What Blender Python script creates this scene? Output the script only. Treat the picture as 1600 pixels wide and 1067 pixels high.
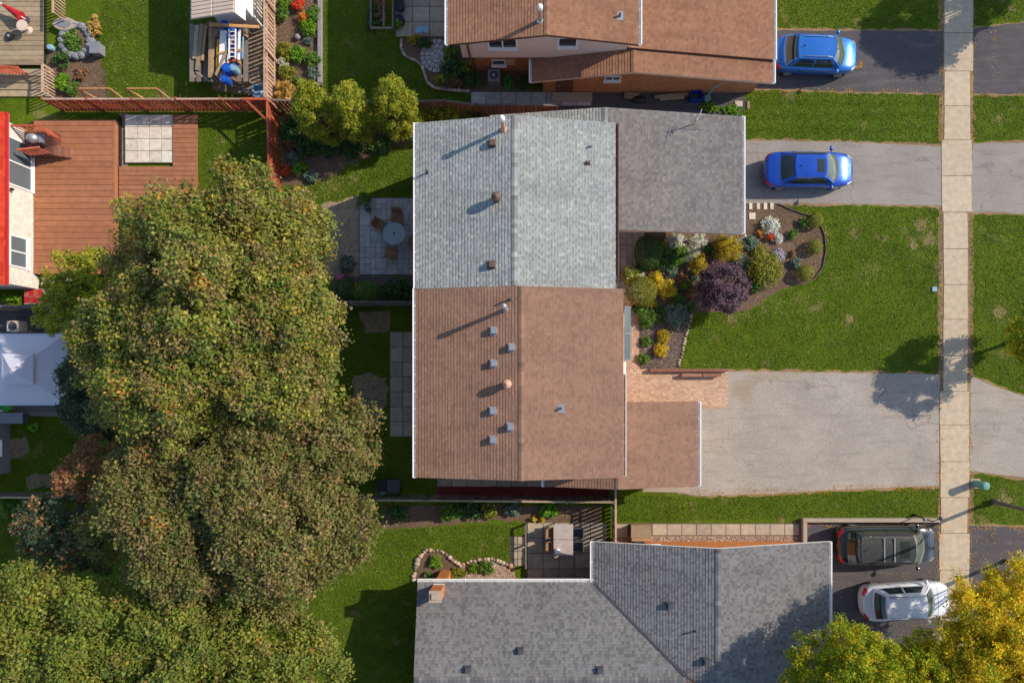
import bpy, bmesh, math, random
import numpy as np
from mathutils import Vector, Matrix

random.seed(7); rng = np.random.default_rng(7)
for o in list(bpy.data.objects): bpy.data.objects.remove(o)
scene = bpy.context.scene
COL = scene.collection
R = math.radians

# ------------------------------------------------------------------ camera, sky, sun, exposure
CAM_H = 36.0
NX, NY = 845.0, 595.0            # plan position below the drone (30 plan units = 1 m)
def W(px, py, z=0.0): return Vector(((px-800)/30.0, (533.5-py)/30.0, z))
cam_data = bpy.data.cameras.new('camera'); cam = bpy.data.objects.new('camera', cam_data); COL.objects.link(cam)
cam.location = W(NX, NY, CAM_H); cam.rotation_euler = (0, 0, 0)
cam_data.sensor_width = 36; cam_data.lens = 36*1080/1600.0
cam_data.shift_x = -(NX-800)/1600.0; cam_data.shift_y = (NY-533.5)/1600.0
cam_data.clip_end = 2000; scene.camera = cam

SUN_EL = R(34.5); SDX, SDY = 0.932, 0.363            # the sun stands to the right and a little to the top
world = bpy.data.worlds.new('World'); scene.world = world; world.use_nodes = True
wn = world.node_tree.nodes; wl = world.node_tree.links
sky = wn.new('ShaderNodeTexSky'); sky.sky_type = 'NISHITA'; sky.sun_disc = False
sky.sun_elevation = SUN_EL; sky.sun_rotation = math.atan2(SDX, SDY)
sky.air_density = 1.0; sky.dust_density = 0.6; sky.ozone_density = 1.2
bg = wn['Background']; bg.inputs['Strength'].default_value = 0.15; wl.new(sky.outputs[0], bg.inputs[0])
sun_data = bpy.data.lights.new('sun', 'SUN'); sun_data.energy = 3.9; sun_data.angle = R(0.5); sun_data.color = (1.0, 0.9, 0.76)
sun = bpy.data.objects.new('sun', sun_data); COL.objects.link(sun); sun.location = (20, 10, 40)
sd = Vector((SDX*math.cos(SUN_EL), SDY*math.cos(SUN_EL), math.sin(SUN_EL)))
sun.rotation_euler = sd.to_track_quat('Z', 'Y').to_euler()
scene.render.engine = 'CYCLES'
vs = scene.view_settings; vs.view_transform = 'Standard'; vs.look = 'None'; vs.exposure = 0.41; vs.gamma = 1; vs.use_curve_mapping = False

# ------------------------------------------------------------------ coordinates: plan pixels (30 to the metre)
def K(z): return 1 - z/CAM_H
def P(px, py, z=0.0):            # a point at height z that the drone sees in direction (px, py)
    k = K(z); return W(NX+(px-NX)*k, NY+(py-NY)*k, z)
def plan(px, py, z):
    k = K(z); return (NX+(px-NX)*k, NY+(py-NY)*k)

# ------------------------------------------------------------------ colours and materials
def lin(c): c /= 255.0; return c/12.92 if c <= 0.04045 else ((c+0.055)/1.055)**2.4
def A(r, g, b, k=1.15): return (lin(r)/k, lin(g)/k, lin(b)/k, 1)
def mul(c, f): return (min(c[0]*f, 1), min(c[1]*f, 1), min(c[2]*f, 1), 1)
MATS = {}
class N:                          # tiny node helper
    def __init__(s, name):
        s.m = bpy.data.materials.new(name); s.m.use_nodes = True
        s.t = s.m.node_tree; s.b = s.t.nodes['Principled BSDF']; s.out = s.t.nodes['Material Output']
    def n(s, typ, **kw):
        x = s.t.nodes.new(typ)
        for k, v in kw.items():
            if k.startswith('i_'): x.inputs[k[2:]].default_value = v
            else: setattr(x, k, v)
        return x
    def l(s, a, b): s.t.links.new(a, b)
    def math(s, op, a, b=None, c=None):
        x = s.n('ShaderNodeMath', operation=op)
        for i, q in enumerate((a, b, c)):
            if q is None: continue
            if isinstance(q, (int, float)): x.inputs[i].default_value = q
            else: s.l(q, x.inputs[i])
        return x.outputs[0]
    def mix(s, f, a, b, mode='MIX'):
        x = s.n('ShaderNodeMix', data_type='RGBA', blend_type=mode)
        for sock, q in ((x.inputs[0], f), (x.inputs[6], a), (x.inputs[7], b)):
            if isinstance(q, (int, float, tuple)): sock.default_value = q
            else: s.l(q, sock)
        return x.outputs[2]
    def ramp(s, f, stops, interp='LINEAR'):
        x = s.n('ShaderNodeValToRGB'); e = x.color_ramp; e.interpolation = interp
        while len(e.elements) < len(stops): e.elements.new(0.5)
        for el, (p, c) in zip(e.elements, stops): el.position = p; el.color = c
        s.l(f, x.inputs[0]); return x.outputs[0]
    def noise(s, scale, detail=4, rough=0.55, vec=None, dim='3D'):
        x = s.n('ShaderNodeTexNoise', noise_dimensions=dim); x.inputs['Scale'].default_value = scale
        x.inputs['Detail'].default_value = detail; x.inputs['Roughness'].default_value = rough
        s.l(vec if vec is not None else s.pos(), x.inputs['Vector']); return x.outputs['Fac']
    def pos(s):
        if not hasattr(s, '_p'): s._p = s.n('ShaderNodeNewGeometry').outputs['Position']
        return s._p
    def bump(s, h, strength=0.3, dist=0.02):
        x = s.n('ShaderNodeBump'); x.inputs['Strength'].default_value = strength; x.inputs['Distance'].default_value = dist
        s.l(h, x.inputs['Height']); s.l(x.outputs[0], s.b.inputs['Normal'])
    def col(s, c): s.l(c, s.b.inputs['Base Color'])
    def done(s, rough=0.8, metal=0.0, spec=0.3):
        s.b.inputs['Roughness'].default_value = rough; s.b.inputs['Metallic'].default_value = metal
        s.b.inputs['Specular IOR Level'].default_value = spec; return s.m

def plain(name, c, rough=0.7, metal=0.0, var=0.25, scale=3.0, fine=60.0, spec=0.3, bump=0.15, coat=0.0):
    if name in MATS: return MATS[name]
    s = N(name)
    a = s.noise(scale, 5, 0.6); b = s.noise(fine, 2, 0.6)
    f = s.math('ADD', s.math('MULTIPLY', a, 0.7), s.math('MULTIPLY', b, 0.3))
    s.col(s.ramp(f, [(0.25, mul(c, 1-var)), (0.5, c), (0.75, mul(c, 1+var))]))
    if bump: s.bump(b, bump, 0.01)
    s.b.inputs['Coat Weight'].default_value = coat
    MATS[name] = s.done(rough, metal, spec); return MATS[name]

def piece_mat(name, cols, rough=0.85, fine=25.0, fvar=0.25, bump=0.25):
    """colour differs from object to object (slabs, boards, bricks)"""
    s = N(name); r = s.n('ShaderNodeObjectInfo').outputs['Random']
    n = len(cols); c = s.ramp(r, [((i+0.5)/n, q) for i, q in enumerate(cols)])
    a = s.noise(fine, 4, 0.65); g = s.noise(3.5, 3, 0.5)
    c = s.mix(1.0, c, s.ramp(a, [(0.3, (1-fvar,)*3+(1,)), (0.7, (1+fvar,)*3+(1,))]), 'MULTIPLY')
    c = s.mix(1.0, c, s.ramp(g, [(0.3, (0.85, 0.85, 0.86, 1)), (0.7, (1.12, 1.1, 1.06, 1))]), 'MULTIPLY')
    s.col(c); s.bump(a, bump, 0.01); MATS[name] = s.done(rough); return MATS[name]

def attr_mat(name, rough=0.6, trans=0.3, spec=0.25):
    s = N(name); a = s.n('ShaderNodeAttribute', attribute_name='Col')
    s.l(a.outputs['Color'], s.b.inputs['Base Color']); m = s.done(rough, 0, spec)
    if trans:
        t = s.n('ShaderNodeBsdfTranslucent'); s.l(a.outputs['Color'], t.inputs['Color'])
        x = s.n('ShaderNodeMixShader'); x.inputs[0].default_value = trans
        s.l(s.b.outputs[0], x.inputs[1]); s.l(t.outputs[0], x.inputs[2]); s.l(x.outputs[0], s.out.inputs['Surface'])
    MATS[name] = m; return m

def shingle(name, cols, tab=0.30, e=0.14, weather=0.18, band=0.0):
    s = N(name); uv = s.n('ShaderNodeUVMap'); sp = s.n('ShaderNodeSeparateXYZ'); s.l(uv.outputs[0], sp.inputs[0])
    row = s.math('FLOOR', s.math('DIVIDE', sp.outputs[1], e))
    w1 = s.n('ShaderNodeTexWhiteNoise', noise_dimensions='1D'); s.l(row, w1.inputs['W'])
    u = s.math('ADD', s.math('DIVIDE', sp.outputs[0], tab), s.math('MULTIPLY', w1.outputs['Value'], 9.0))
    cell = s.math('FLOOR', u)
    cv = s.n('ShaderNodeCombineXYZ'); s.l(cell, cv.inputs[0]); s.l(row, cv.inputs[1])
    w2 = s.n('ShaderNodeTexWhiteNoise', noise_dimensions='2D'); s.l(cv.outputs[0], w2.inputs['Vector'])
    n = len(cols); c = s.ramp(w2.outputs['Value'], [(i/n, q) for i, q in enumerate(cols)], 'CONSTANT')
    # thin joint between neighbouring tabs
    fr = s.math('FRACT', u); jt = s.math('LESS_THAN', fr, 0.05)
    c = s.mix(s.math('MULTIPLY', jt, 0.45), c, mul(cols[0], 0.35))
    if band:                          # the darker lower strip that laminated tabs have
        w3 = s.n('ShaderNodeTexWhiteNoise', noise_dimensions='3D'); cv3 = s.n('ShaderNodeCombineXYZ')
        s.l(cell, cv3.inputs[0]); s.l(row, cv3.inputs[1]); cv3.inputs[2].default_value = 4.2; s.l(cv3.outputs[0], w3.inputs['Vector'])
        fv = s.math('FRACT', s.math('DIVIDE', sp.outputs[1], e))
        alt = s.math('GREATER_THAN', s.math('FRACT', s.math('ADD', s.math('MULTIPLY', cell, 0.5), s.math('MULTIPLY', s.math('LESS_THAN', w3.outputs['Value'], 0.18), 0.5))), 0.25)
        on = s.math('MULTIPLY', alt, s.math('LESS_THAN', fv, 0.42))
        c = s.mix(s.math('MULTIPLY', on, band), c, mul(cols[0], 0.35))
    big = s.noise(0.55, 5, 0.6); fine = s.noise(38, 3, 0.7)
    c = s.mix(1.0, c, s.ramp(big, [(0.3, (1-weather,)*3+(1,)), (0.7, (1+weather,)*3+(1,))]), 'MULTIPLY')
    mp = s.n('ShaderNodeMapping'); mp.inputs['Scale'].default_value = (1.5, 0.22, 1); s.l(uv.outputs[0], mp.inputs[0])     # run-off streaks down the slope
    stk = s.noise(1.0, 5, 0.65, mp.outputs[0]); c = s.mix(1.0, c, s.ramp(stk, [(0.32, (0.86, 0.86, 0.85, 1)), (0.5, (1, 1, 1, 1)), (0.7, (1.09, 1.08, 1.07, 1))]), 'MULTIPLY')
    c = s.mix(1.0, c, s.ramp(fine, [(0.3, (0.8, 0.8, 0.82, 1)), (0.7, (1.2, 1.2, 1.18, 1))]), 'MULTIPLY')
    s.col(c); s.bump(fine, 0.35, 0.008); MATS[name] = s.done(0.92, 0, 0.15); return MATS[name]

def grass_mat():
    s = N('grass_ground')
    a = s.noise(0.35, 5, 0.6); b = s.noise(9, 4, 0.7); d = s.noise(0.8, 6, 0.62); st = s.noise(2.2, 4, 0.6)
    c = s.ramp(s.math('ADD', s.math('MULTIPLY', b, 0.6), s.math('MULTIPLY', a, 0.4)),
               [(0.3, A(54, 72, 12)), (0.48, A(82, 102, 18)), (0.62, A(98, 116, 26)), (0.75, A(112, 122, 44))])
    dry = s.ramp(d, [(0.60, (0, 0, 0, 1)), (0.70, (1, 1, 1, 1))])
    c = s.mix(s.math('MULTIPLY', dry, 0.75), c, A(150, 132, 88))
    c = s.mix(1.0, c, s.ramp(st, [(0.3, (0.78, 0.82, 0.8, 1)), (0.7, (1.2, 1.14, 1.1, 1))]), 'MULTIPLY')
    s.col(c); s.bump(b, 0.8, 0.05); return s.done(0.9, 0, 0.1)
M_GRASS = grass_mat()

def ground_mat(name, c, spots, fine=26, big=0.5, var=0.2, speck=0.3, streak=False, stain=None):
    s = N(name); a = s.noise(fine, 3, 0.75); b = s.noise(big, 6, 0.62); g = s.noise(3.1, 5, 0.6)
    if streak:
        mp = s.n('ShaderNodeMapping'); mp.inputs['Scale'].default_value = (0.5, 3.2, 1); s.l(s.pos(), mp.inputs[0])
        g = s.noise(1.0, 6, 0.65, mp.outputs[0])
    col = s.ramp(b, [(0.3, mul(c, 1-var)), (0.55, c), (0.75, mul(c, 1+var))])
    col = s.mix(1.0, col, s.ramp(a, [(0.28, (1-speck,)*3+(1,)), (0.5, (1, 1, 1, 1)), (0.74, (1+speck,)*3+(1,))]), 'MULTIPLY')
    col = s.mix(s.ramp(g, [(0.52, (0, 0, 0, 1)), (0.72, (0.75, 0.75, 0.75, 1))]), col, spots)
    if streak:                      # hairline cracks
        vo = s.n('ShaderNodeTexVoronoi', feature='DISTANCE_TO_EDGE'); vo.inputs['Scale'].default_value = 0.22; wv = s.n('ShaderNodeTexNoise'); wv.inputs['Scale'].default_value = 1.4; wv.inputs['Detail'].default_value = 6
        vm = s.n('ShaderNodeVectorMath', operation='MULTIPLY_ADD'); s.l(wv.outputs['Color'], vm.inputs[0]); vm.inputs[1].default_value = (1.6, 1.6, 0); s.l(s.pos(), vm.inputs[2]); s.l(s.pos(), wv.inputs['Vector']); s.l(vm.outputs[0], vo.inputs['Vector'])
        col = s.mix(s.math('MULTIPLY', s.math('LESS_THAN', vo.outputs['Distance'], 0.0035), 0.4), col, mul(spots, 0.5))
    if stain:                       # old oil and rust marks: the place's own wear
        w = s.noise(0.23, 3, 0.5)
        col = s.mix(s.ramp(w, [(0.62, (0, 0, 0, 1)), (0.72, (0.6, 0.6, 0.6, 1))]), col, stain)
    s.col(col); s.bump(a, 0.35, 0.01); MATS[name] = s.done(0.93, 0, 0.15); return MATS[name]

M_PALE = ground_mat('pale_asphalt', A(172, 161, 149), A(142, 133, 124), streak=True, stain=A(160, 136, 98), var=0.14, fine=15, speck=0.34)
M_MID = ground_mat('weathered_asphalt', A(158, 149, 141), A(128, 121, 116), streak=True, var=0.13)
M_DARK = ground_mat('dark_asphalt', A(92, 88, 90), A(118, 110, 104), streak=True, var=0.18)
M_SOIL = ground_mat('soil', A(118, 96, 78), A(92, 72, 58), fine=18, var=0.25, speck=0.45)
M_DIRT = ground_mat('bare_dirt', A(168, 144, 122), A(100, 108, 58), fine=14, var=0.25, speck=0.4)
M_MULCH = ground_mat('bark_mulch', A(112, 96, 92), A(70, 60, 58), fine=16, var=0.25, speck=0.6)
M_REDMULCH = ground_mat('red_mulch', A(118, 52, 46), A(90, 38, 34), fine=16, var=0.2, speck=0.5)
M_FRINGE = ground_mat('dry_fringe', A(156, 126, 92), A(120, 116, 58), fine=20, var=0.25, speck=0.5)
M_STRAWG = ground_mat('worn_turf', A(132, 124, 76), A(92, 106, 36), fine=12, big=2.0, var=0.25, speck=0.5)
M_GRAVEL = ground_mat('gravel', A(168, 146, 124), A(120, 104, 92), fine=15, var=0.15, speck=0.6)
M_SLABBASE = plain('joint_sand', A(104, 92, 78), 0.95, fine=30)
M_SIDEWALK = piece_mat('sidewalk_concrete', [A(196, 177, 151), A(201, 182, 156), A(192, 173, 148), A(199, 180, 155)], fine=30, fvar=0.11, bump=0.15)
M_SLAB = piece_mat('patio_concrete', [A(178, 162, 142), A(190, 174, 152), A(166, 152, 134)], fine=18, fvar=0.16)
M_SLATE = piece_mat('slate_paver', [A(176, 172, 166), A(190, 187, 181), A(162, 158, 153), A(184, 182, 178)], fine=20, fvar=0.15)
M_WHITETILE = piece_mat('white_tile', [A(226, 212, 194), A(214, 200, 182), A(232, 222, 206)], fine=5, fvar=0.12)
M_DECK = piece_mat('composite_board', [A(170, 112, 79), A(176, 118, 86), A(163, 106, 75), A(173, 114, 81), A(168, 111, 81)], fine=30, fvar=0.10, bump=0.15)
M_OLDWOOD = piece_mat('weathered_plank', [A(168, 148, 118), A(150, 132, 106), A(180, 160, 130)], fine=24, fvar=0.2)
M_GREYWOOD = piece_mat('grey_plank', [A(120, 110, 104), A(104, 96, 92), A(132, 122, 114)], fine=24, fvar=0.2)
M_REDWOOD = piece_mat('red_fence_board', [A(186, 92, 66), A(170, 80, 58), A(196, 106, 78), A(160, 72, 52)], fine=24, fvar=0.2)
M_PINKWOOD = piece_mat('faded_fence_board', [A(198, 164, 142), A(184, 150, 130), A(206, 176, 154), A(172, 138, 118)], fine=24, fvar=0.18)
M_BROWNWOOD = piece_mat('brown_fence_board', [A(150, 104, 84), A(138, 94, 76), A(160, 116, 94)], fine=24, fvar=0.2)
M_TIMBER = piece_mat('new_timber', [A(214, 162, 104), A(200, 146, 90), A(190, 150, 110), A(168, 138, 106)], fine=20, fvar=0.15)
M_STONE = piece_mat('field_stone', [A(196, 172, 150), A(160, 140, 126), A(210, 190, 176), A(140, 120, 112), A(190, 150, 126)], fine=14, fvar=0.2)
M_LEAF = attr_mat('leaf', 0.55, 0.4)
M_PETAL = attr_mat('petal', 0.6, 0.2)
M_BLADE = attr_mat('grass_blade', 0.7, 0.25, 0.15)
M_FALLEN = attr_mat('fallen_leaf', 0.8, 0.0, 0.1)
M_BRICKATTR = attr_mat('paver_brick', 0.9, 0.0, 0.12)
M_BARK = plain('bark', A(96, 80, 66), 0.95, var=0.4, scale=6, fine=40, bump=0.6)
M_WHITE = plain('white_trim', A(244, 240, 236, 1.1), 0.5, var=0.06, fine=12)
M_CREAM = plain('cream_trim', A(222, 198, 176), 0.6, var=0.1)
M_SIDING = plain('beige_siding', A(240, 220, 206), 0.6, var=0.08, fine=20)
M_BROWNTRIM = plain('brown_trim', A(112, 72, 60), 0.6, var=0.15)
M_GLASS = plain('window_glass', (0.03, 0.04, 0.045, 1), 0.06, var=0.1, spec=0.6, bump=0)
M_SKYGLASS = plain('porch_glass', (0.10, 0.13, 0.15, 1), 0.08, var=0.1, spec=0.7, bump=0)
M_METAL = plain('galvanised', A(196, 196, 196), 0.42, 0.75, var=0.12)
M_VENT = plain('brown_vent', A(104, 84, 76), 0.6, var=0.12)
M_COPPER = plain('tan_vent', A(206, 156, 130), 0.5, var=0.12)
M_BLACK = plain('black_plastic', A(44, 44, 48), 0.55, var=0.2)
M_DGREY = plain('dark_grey', A(78, 78, 84), 0.6, var=0.15)
M_GREY = plain('mid_grey', A(136, 136, 140), 0.6, var=0.12)
M_RUBBER = plain('tyre_rubber', A(38, 38, 40), 0.85, var=0.2)
M_BLUE = plain('blue_plastic', A(32, 92, 190), 0.45, var=0.15)
M_LBLUE = plain('pale_blue_plastic', A(140, 180, 200), 0.4, var=0.12)
M_YELLOW = plain('yellow_paint', A(224, 166, 36), 0.5, var=0.12)
M_RED = plain('red_fabric', A(196, 34, 46), 0.7, var=0.15)
M_ORANGE = plain('orange_brick', A(196, 120, 58), 0.85, var=0.2, scale=9, fine=30)
M_CONC = plain('cast_concrete', A(176, 158, 140), 0.9, var=0.14, scale=2)
M_TEAL = plain('green_utility_paint', A(112, 158, 150), 0.55, var=0.15)
M_GREENP = plain('green_plastic', A(62, 150, 44), 0.45, var=0.15)
M_WICKER = plain('wicker', A(150, 112, 86), 0.8, var=0.3, fine=90, bump=0.5)
M_TABLEGLASS = plain('table_glass', A(150, 160, 160), 0.12, var=0.1, spec=0.6, bump=0)
M_CANOPY = plain('canopy_fabric', A(206, 203, 214), 0.85, var=0.05, scale=2)
M_POLE = plain('lamp_pole', A(126, 112, 108), 0.6, 0.2, var=0.15)
M_WHITEBRICK_ = None

def brick_mat(name, c1, c2, mortar, scale=1.0, bw=0.22, bh=0.075):
    s = N(name)
    g = s.n('ShaderNodeNewGeometry'); sp = s.n('ShaderNodeSeparateXYZ'); s.l(g.outputs['Position'], sp.inputs[0])
    cv = s.n('ShaderNodeCombineXYZ'); s.l(s.math('ADD', sp.outputs[0], sp.outputs[1]), cv.inputs[0]); s.l(sp.outputs[2], cv.inputs[1])
    b = s.n('ShaderNodeTexBrick'); s.l(cv.outputs[0], b.inputs['Vector']); b.inputs['Scale'].default_value = scale
    b.inputs['Color1'].default_value = c1; b.inputs['Color2'].default_value = c2; b.inputs['Mortar'].default_value = mortar
    b.inputs['Brick Width'].default_value = bw; b.inputs['Row Height'].default_value = bh; b.inputs['Mortar Size'].default_value = 0.008
    n = s.noise(7, 4, 0.6)
    c = s.mix(1.0, b.outputs['Color'], s.ramp(n, [(0.3, (0.8, 0.8, 0.8, 1)), (0.7, (1.2, 1.2, 1.2, 1))]), 'MULTIPLY')
    s.col(c); s.bump(b.outputs['Fac'], -0.4, 0.01); MATS[name] = s.done(0.9, 0, 0.15); return MATS[name]
M_BRICK = brick_mat('brown_brick', A(206, 134, 84), A(188, 116, 72), A(170, 146, 122))
M_ORBRICK = brick_mat('orange_brick_wall', A(214, 128, 58), A(200, 112, 50), A(190, 150, 110))
M_WHBRICK = brick_mat('white_painted_brick', A(232, 224, 212), A(222, 214, 202), A(196, 188, 176))
M_BUFF = brick_mat('buff_brick', A(190, 140, 104), A(172, 122, 90), A(170, 150, 130))

g_ = [A(160, 162, 158), A(166, 167, 162), A(154, 156, 154), A(162, 164, 160), A(176, 177, 170), A(158, 160, 159), A(164, 165, 160)]
SH_GREY = shingle('pale_grey_shingle', g_, 0.15, weather=0.08, band=0.48)
SH_CHAR = shingle('charcoal_shingle', [A(126, 121, 118), A(132, 127, 124), A(120, 116, 114), A(138, 132, 128)], 0.15, weather=0.13, band=0.25)
SH_BROWN = shingle('brown_shingle', [A(151, 117, 97), A(156, 121, 101), A(145, 112, 93), A(153, 119, 100)], 0.17, weather=0.08, band=0.2)
SH_RUST = shingle('rust_brown_shingle', [A(155, 113, 88), A(161, 118, 92), A(148, 106, 83), A(155, 114, 90)], 0.17, weather=0.08, band=0.18)
SH_SLATE = shingle('slate_grey_shingle', [A(126, 124, 122), A(130, 128, 126), A(108, 106, 106), A(131, 129, 129), A(124, 122, 122), A(114, 112, 112)], 0.13, weather=0.08, band=0.22)
SH_RED = shingle('red_shingle', [A(208, 68, 46), A(196, 60, 40), A(216, 76, 52)], 0.3, weather=0.06)

# ------------------------------------------------------------------ mesh builder
class MB:
    def __init__(s): s.v = []; s.f = []; s.uv = []
    def add(s, vs, fs, uvs=None):
        o = len(s.v); s.v += [tuple(q) for q in vs]; s.f += [tuple(o+i for i in f) for f in fs]
        if uvs: s.uv += uvs
        return s
    def box(s, x0, x1, y0, y1, z0, z1):
        v = [(x, y, z) for z in (z0, z1) for y in (y0, y1) for x in (x0, x1)]
        return s.add(v, [(0, 2, 3, 1), (4, 5, 7, 6), (0, 1, 5, 4), (2, 6, 7, 3), (0, 4, 6, 2), (1, 3, 7, 5)])
    def pbox(s, px0, px1, py0, py1, z0, z1):      # plan pixels
        a = W(px0, py1); b = W(px1, py0); return s.box(a.x, b.x, a.y, b.y, z0, z1)
    def prism(s, pts, z0, z1):                    # pts: list of (x, y) world, counter-clockwise or not
        n = len(pts); area = sum(pts[i][0]*pts[(i+1) % n][1]-pts[(i+1) % n][0]*pts[i][1] for i in range(n))
        if area < 0: pts = pts[::-1]
        v = [(p[0], p[1], z0) for p in pts]+[(p[0], p[1], z1) for p in pts]
        return s.add(v, [tuple(range(n))[::-1], tuple(range(n, 2*n))]+[(i, (i+1) % n, n+(i+1) % n, n+i) for i in range(n)])
    def bar(s, a, b, w, h, up=(0, 0, 1)):         # rectangular beam from a to b
        a = Vector(a); b = Vector(b); d = (b-a).normalized(); u = Vector(up)
        if abs(d.dot(u)) > 0.98: u = Vector((1, 0, 0))
        r = d.cross(u).normalized(); t = r.cross(d)
        v = [p+r*(i*w/2)+t*(j*h/2) for p in (a, b) for i, j in ((-1, -1), (1, -1), (1, 1), (-1, 1))]
        return s.add(v, [(0, 1, 2, 3), (7, 6, 5, 4), (0, 4, 5, 1), (1, 5, 6, 2), (2, 6, 7, 3), (3, 7, 4, 0)])
    def cyl(s, a, b, r0, r1=None, n=12, cap=True):
        r1 = r0 if r1 is None else r1; a = Vector(a); b = Vector(b); d = (b-a).normalized()
        u = Vector((1, 0, 0)) if abs(d.z) > 0.9 else Vector((0, 0, 1)); x = d.cross(u).normalized(); y = d.cross(x)
        v = [p+x*(math.cos(2*math.pi*i/n)*r)+y*(math.sin(2*math.pi*i/n)*r) for p, r in ((a, r0), (b, r1)) for i in range(n)]
        f = [(i, n+i, n+(i+1) % n, (i+1) % n) for i in range(n)]
        if cap: f += [tuple(range(n)), tuple(range(n, 2*n))[::-1]]
        return s.add(v, f)
    def tube(s, pts, r, n=8):
        for i in range(len(pts)-1):
            ra = r[i] if isinstance(r, (list, tuple)) else r; rb = r[i+1] if isinstance(r, (list, tuple)) else r
            s.cyl(pts[i], pts[i+1], ra, rb, n)
        return s
    def lathe(s, c, prof, n=20):
        c = Vector(c); v = []; f = []; m = len(prof)
        for r, z in prof: v += [(c.x+r*math.cos(2*math.pi*i/n), c.y+r*math.sin(2*math.pi*i/n), c.z+z) for i in range(n)]
        for j in range(m-1): f += [(j*n+i, j*n+(i+1) % n, (j+1)*n+(i+1) % n, (j+1)*n+i) for i in range(n)]
        f += [tuple(range(n))[::-1], tuple((m-1)*n+i for i in range(n))]
        return s.add(v, f)
    def blob(s, c, r, nu=10, nv=6, jit=0.0):
        v = []; f = []
        for j in range(nv+1):
            t = math.pi*j/nv
            for i in range(nu):
                q = 1+random.uniform(-jit, jit); a = 2*math.pi*i/nu
                v.append((c[0]+r[0]*q*math.sin(t)*math.cos(a), c[1]+r[1]*q*math.sin(t)*math.sin(a), c[2]+r[2]*q*math.cos(t)))
        for j in range(nv): f += [(j*nu+i, (j+1)*nu+i, (j+1)*nu+(i+1) % nu, j*nu+(i+1) % nu) for i in range(nu)]
        return s.add(v, f)
    def patch(s, fn, nu, nv):
        v = [fn(i/nu, j/nv) for j in range(nv+1) for i in range(nu+1)]
        return s.add(v, [(j*(nu+1)+i, j*(nu+1)+i+1, (j+1)*(nu+1)+i+1, (j+1)*(nu+1)+i) for j in range(nv) for i in range(nu)])
    def build(s, name, mat, parent=None, local=False, smooth=False, org=None, kind=None, bevel=0):
        off = Vector((0, 0, 0))
        if parent is not None and not local:
            q = parent
            while q is not None: off += q.location; q = q.parent
        elif org is not None: off = Vector(org)
        me = bpy.data.meshes.new(name)
        me.from_pydata([(a-off.x, b-off.y, c-off.z) for a, b, c in s.v], [], s.f); me.validate(); me.update()
        if s.uv and len(s.uv) == len(me.vertices):
            ul = me.uv_layers.new(name='UVMap')
            for lp in me.loops: ul.data[lp.index].uv = s.uv[lp.vertex_index]
        me.materials.append(mat)
        if smooth:
            for p in me.polygons: p.use_smooth = True
        o = bpy.data.objects.new(name, me); COL.objects.link(o)
        if parent is not None: o.parent = parent
        elif org is not None: o.location = off
        if kind: o['kind'] = kind
        if bevel:
            b = o.modifiers.new('bevel', 'BEVEL'); b.width = bevel; b.segments = 2; b.limit_method = 'ANGLE'
        return o

def tag(o, label, cat, group=None):
    o['label'] = label; o['category'] = cat
    if group: o['group'] = group
    return o
def thing(name, label, cat, loc=(0, 0, 0), rot=0.0, group=None):
    o = bpy.data.objects.new(name, None); COL.objects.link(o); o.empty_display_size = 0.3
    o.location = loc; o.rotation_euler = (0, 0, rot); return tag(o, label, cat, group)
def share(src, name, parent, loc, rotz=0.0, rot=None, scale=None):
    """another piece with the same mesh"""
    o = src.copy(); o.name = name; COL.objects.link(o); o.parent = parent; o.location = loc
    o.rotation_euler = rot if rot else (0, 0, rotz)
    if scale: o.scale = scale
    return o
def struct(o): o['kind'] = 'structure'; return o

def densify(pts, step, jit):
    out = []
    n = len(pts)
    for i in range(n):
        a = Vector(pts[i]); b = Vector(pts[(i+1) % n]); L = (b-a).length; k = max(1, int(L/step))
        nr = Vector((-(b-a).y, (b-a).x)); nr = nr/nr.length if nr.length else nr
        for j in range(k):
            q = a.lerp(b, j/k); out.append(q+nr*random.uniform(-jit, jit) if j else q)
    return out
def sheet(name, pts, z, mat, jit=0.0, step=6, kind='structure'):
    if jit: pts = [(p.x, p.y) for p in densify(pts, step, jit)]
    bm = bmesh.new(); bm.faces.new([bm.verts.new(W(x, y, z)) for x, y in pts])
    bmesh.ops.triangulate(bm, faces=bm.faces[:]); bmesh.ops.recalc_face_normals(bm, faces=bm.faces[:])
    me = bpy.data.meshes.new(name); bm.to_mesh(me); bm.free()
    if me.polygons and me.polygons[0].normal.z < 0: me.flip_normals()
    me.materials.append(mat); o = bpy.data.objects.new(name, me); COL.objects.link(o); o['kind'] = kind; return o
def rect(x0, x1, y0, y1): return [(x0, y0), (x1, y0), (x1, y1), (x0, y1)]

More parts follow.
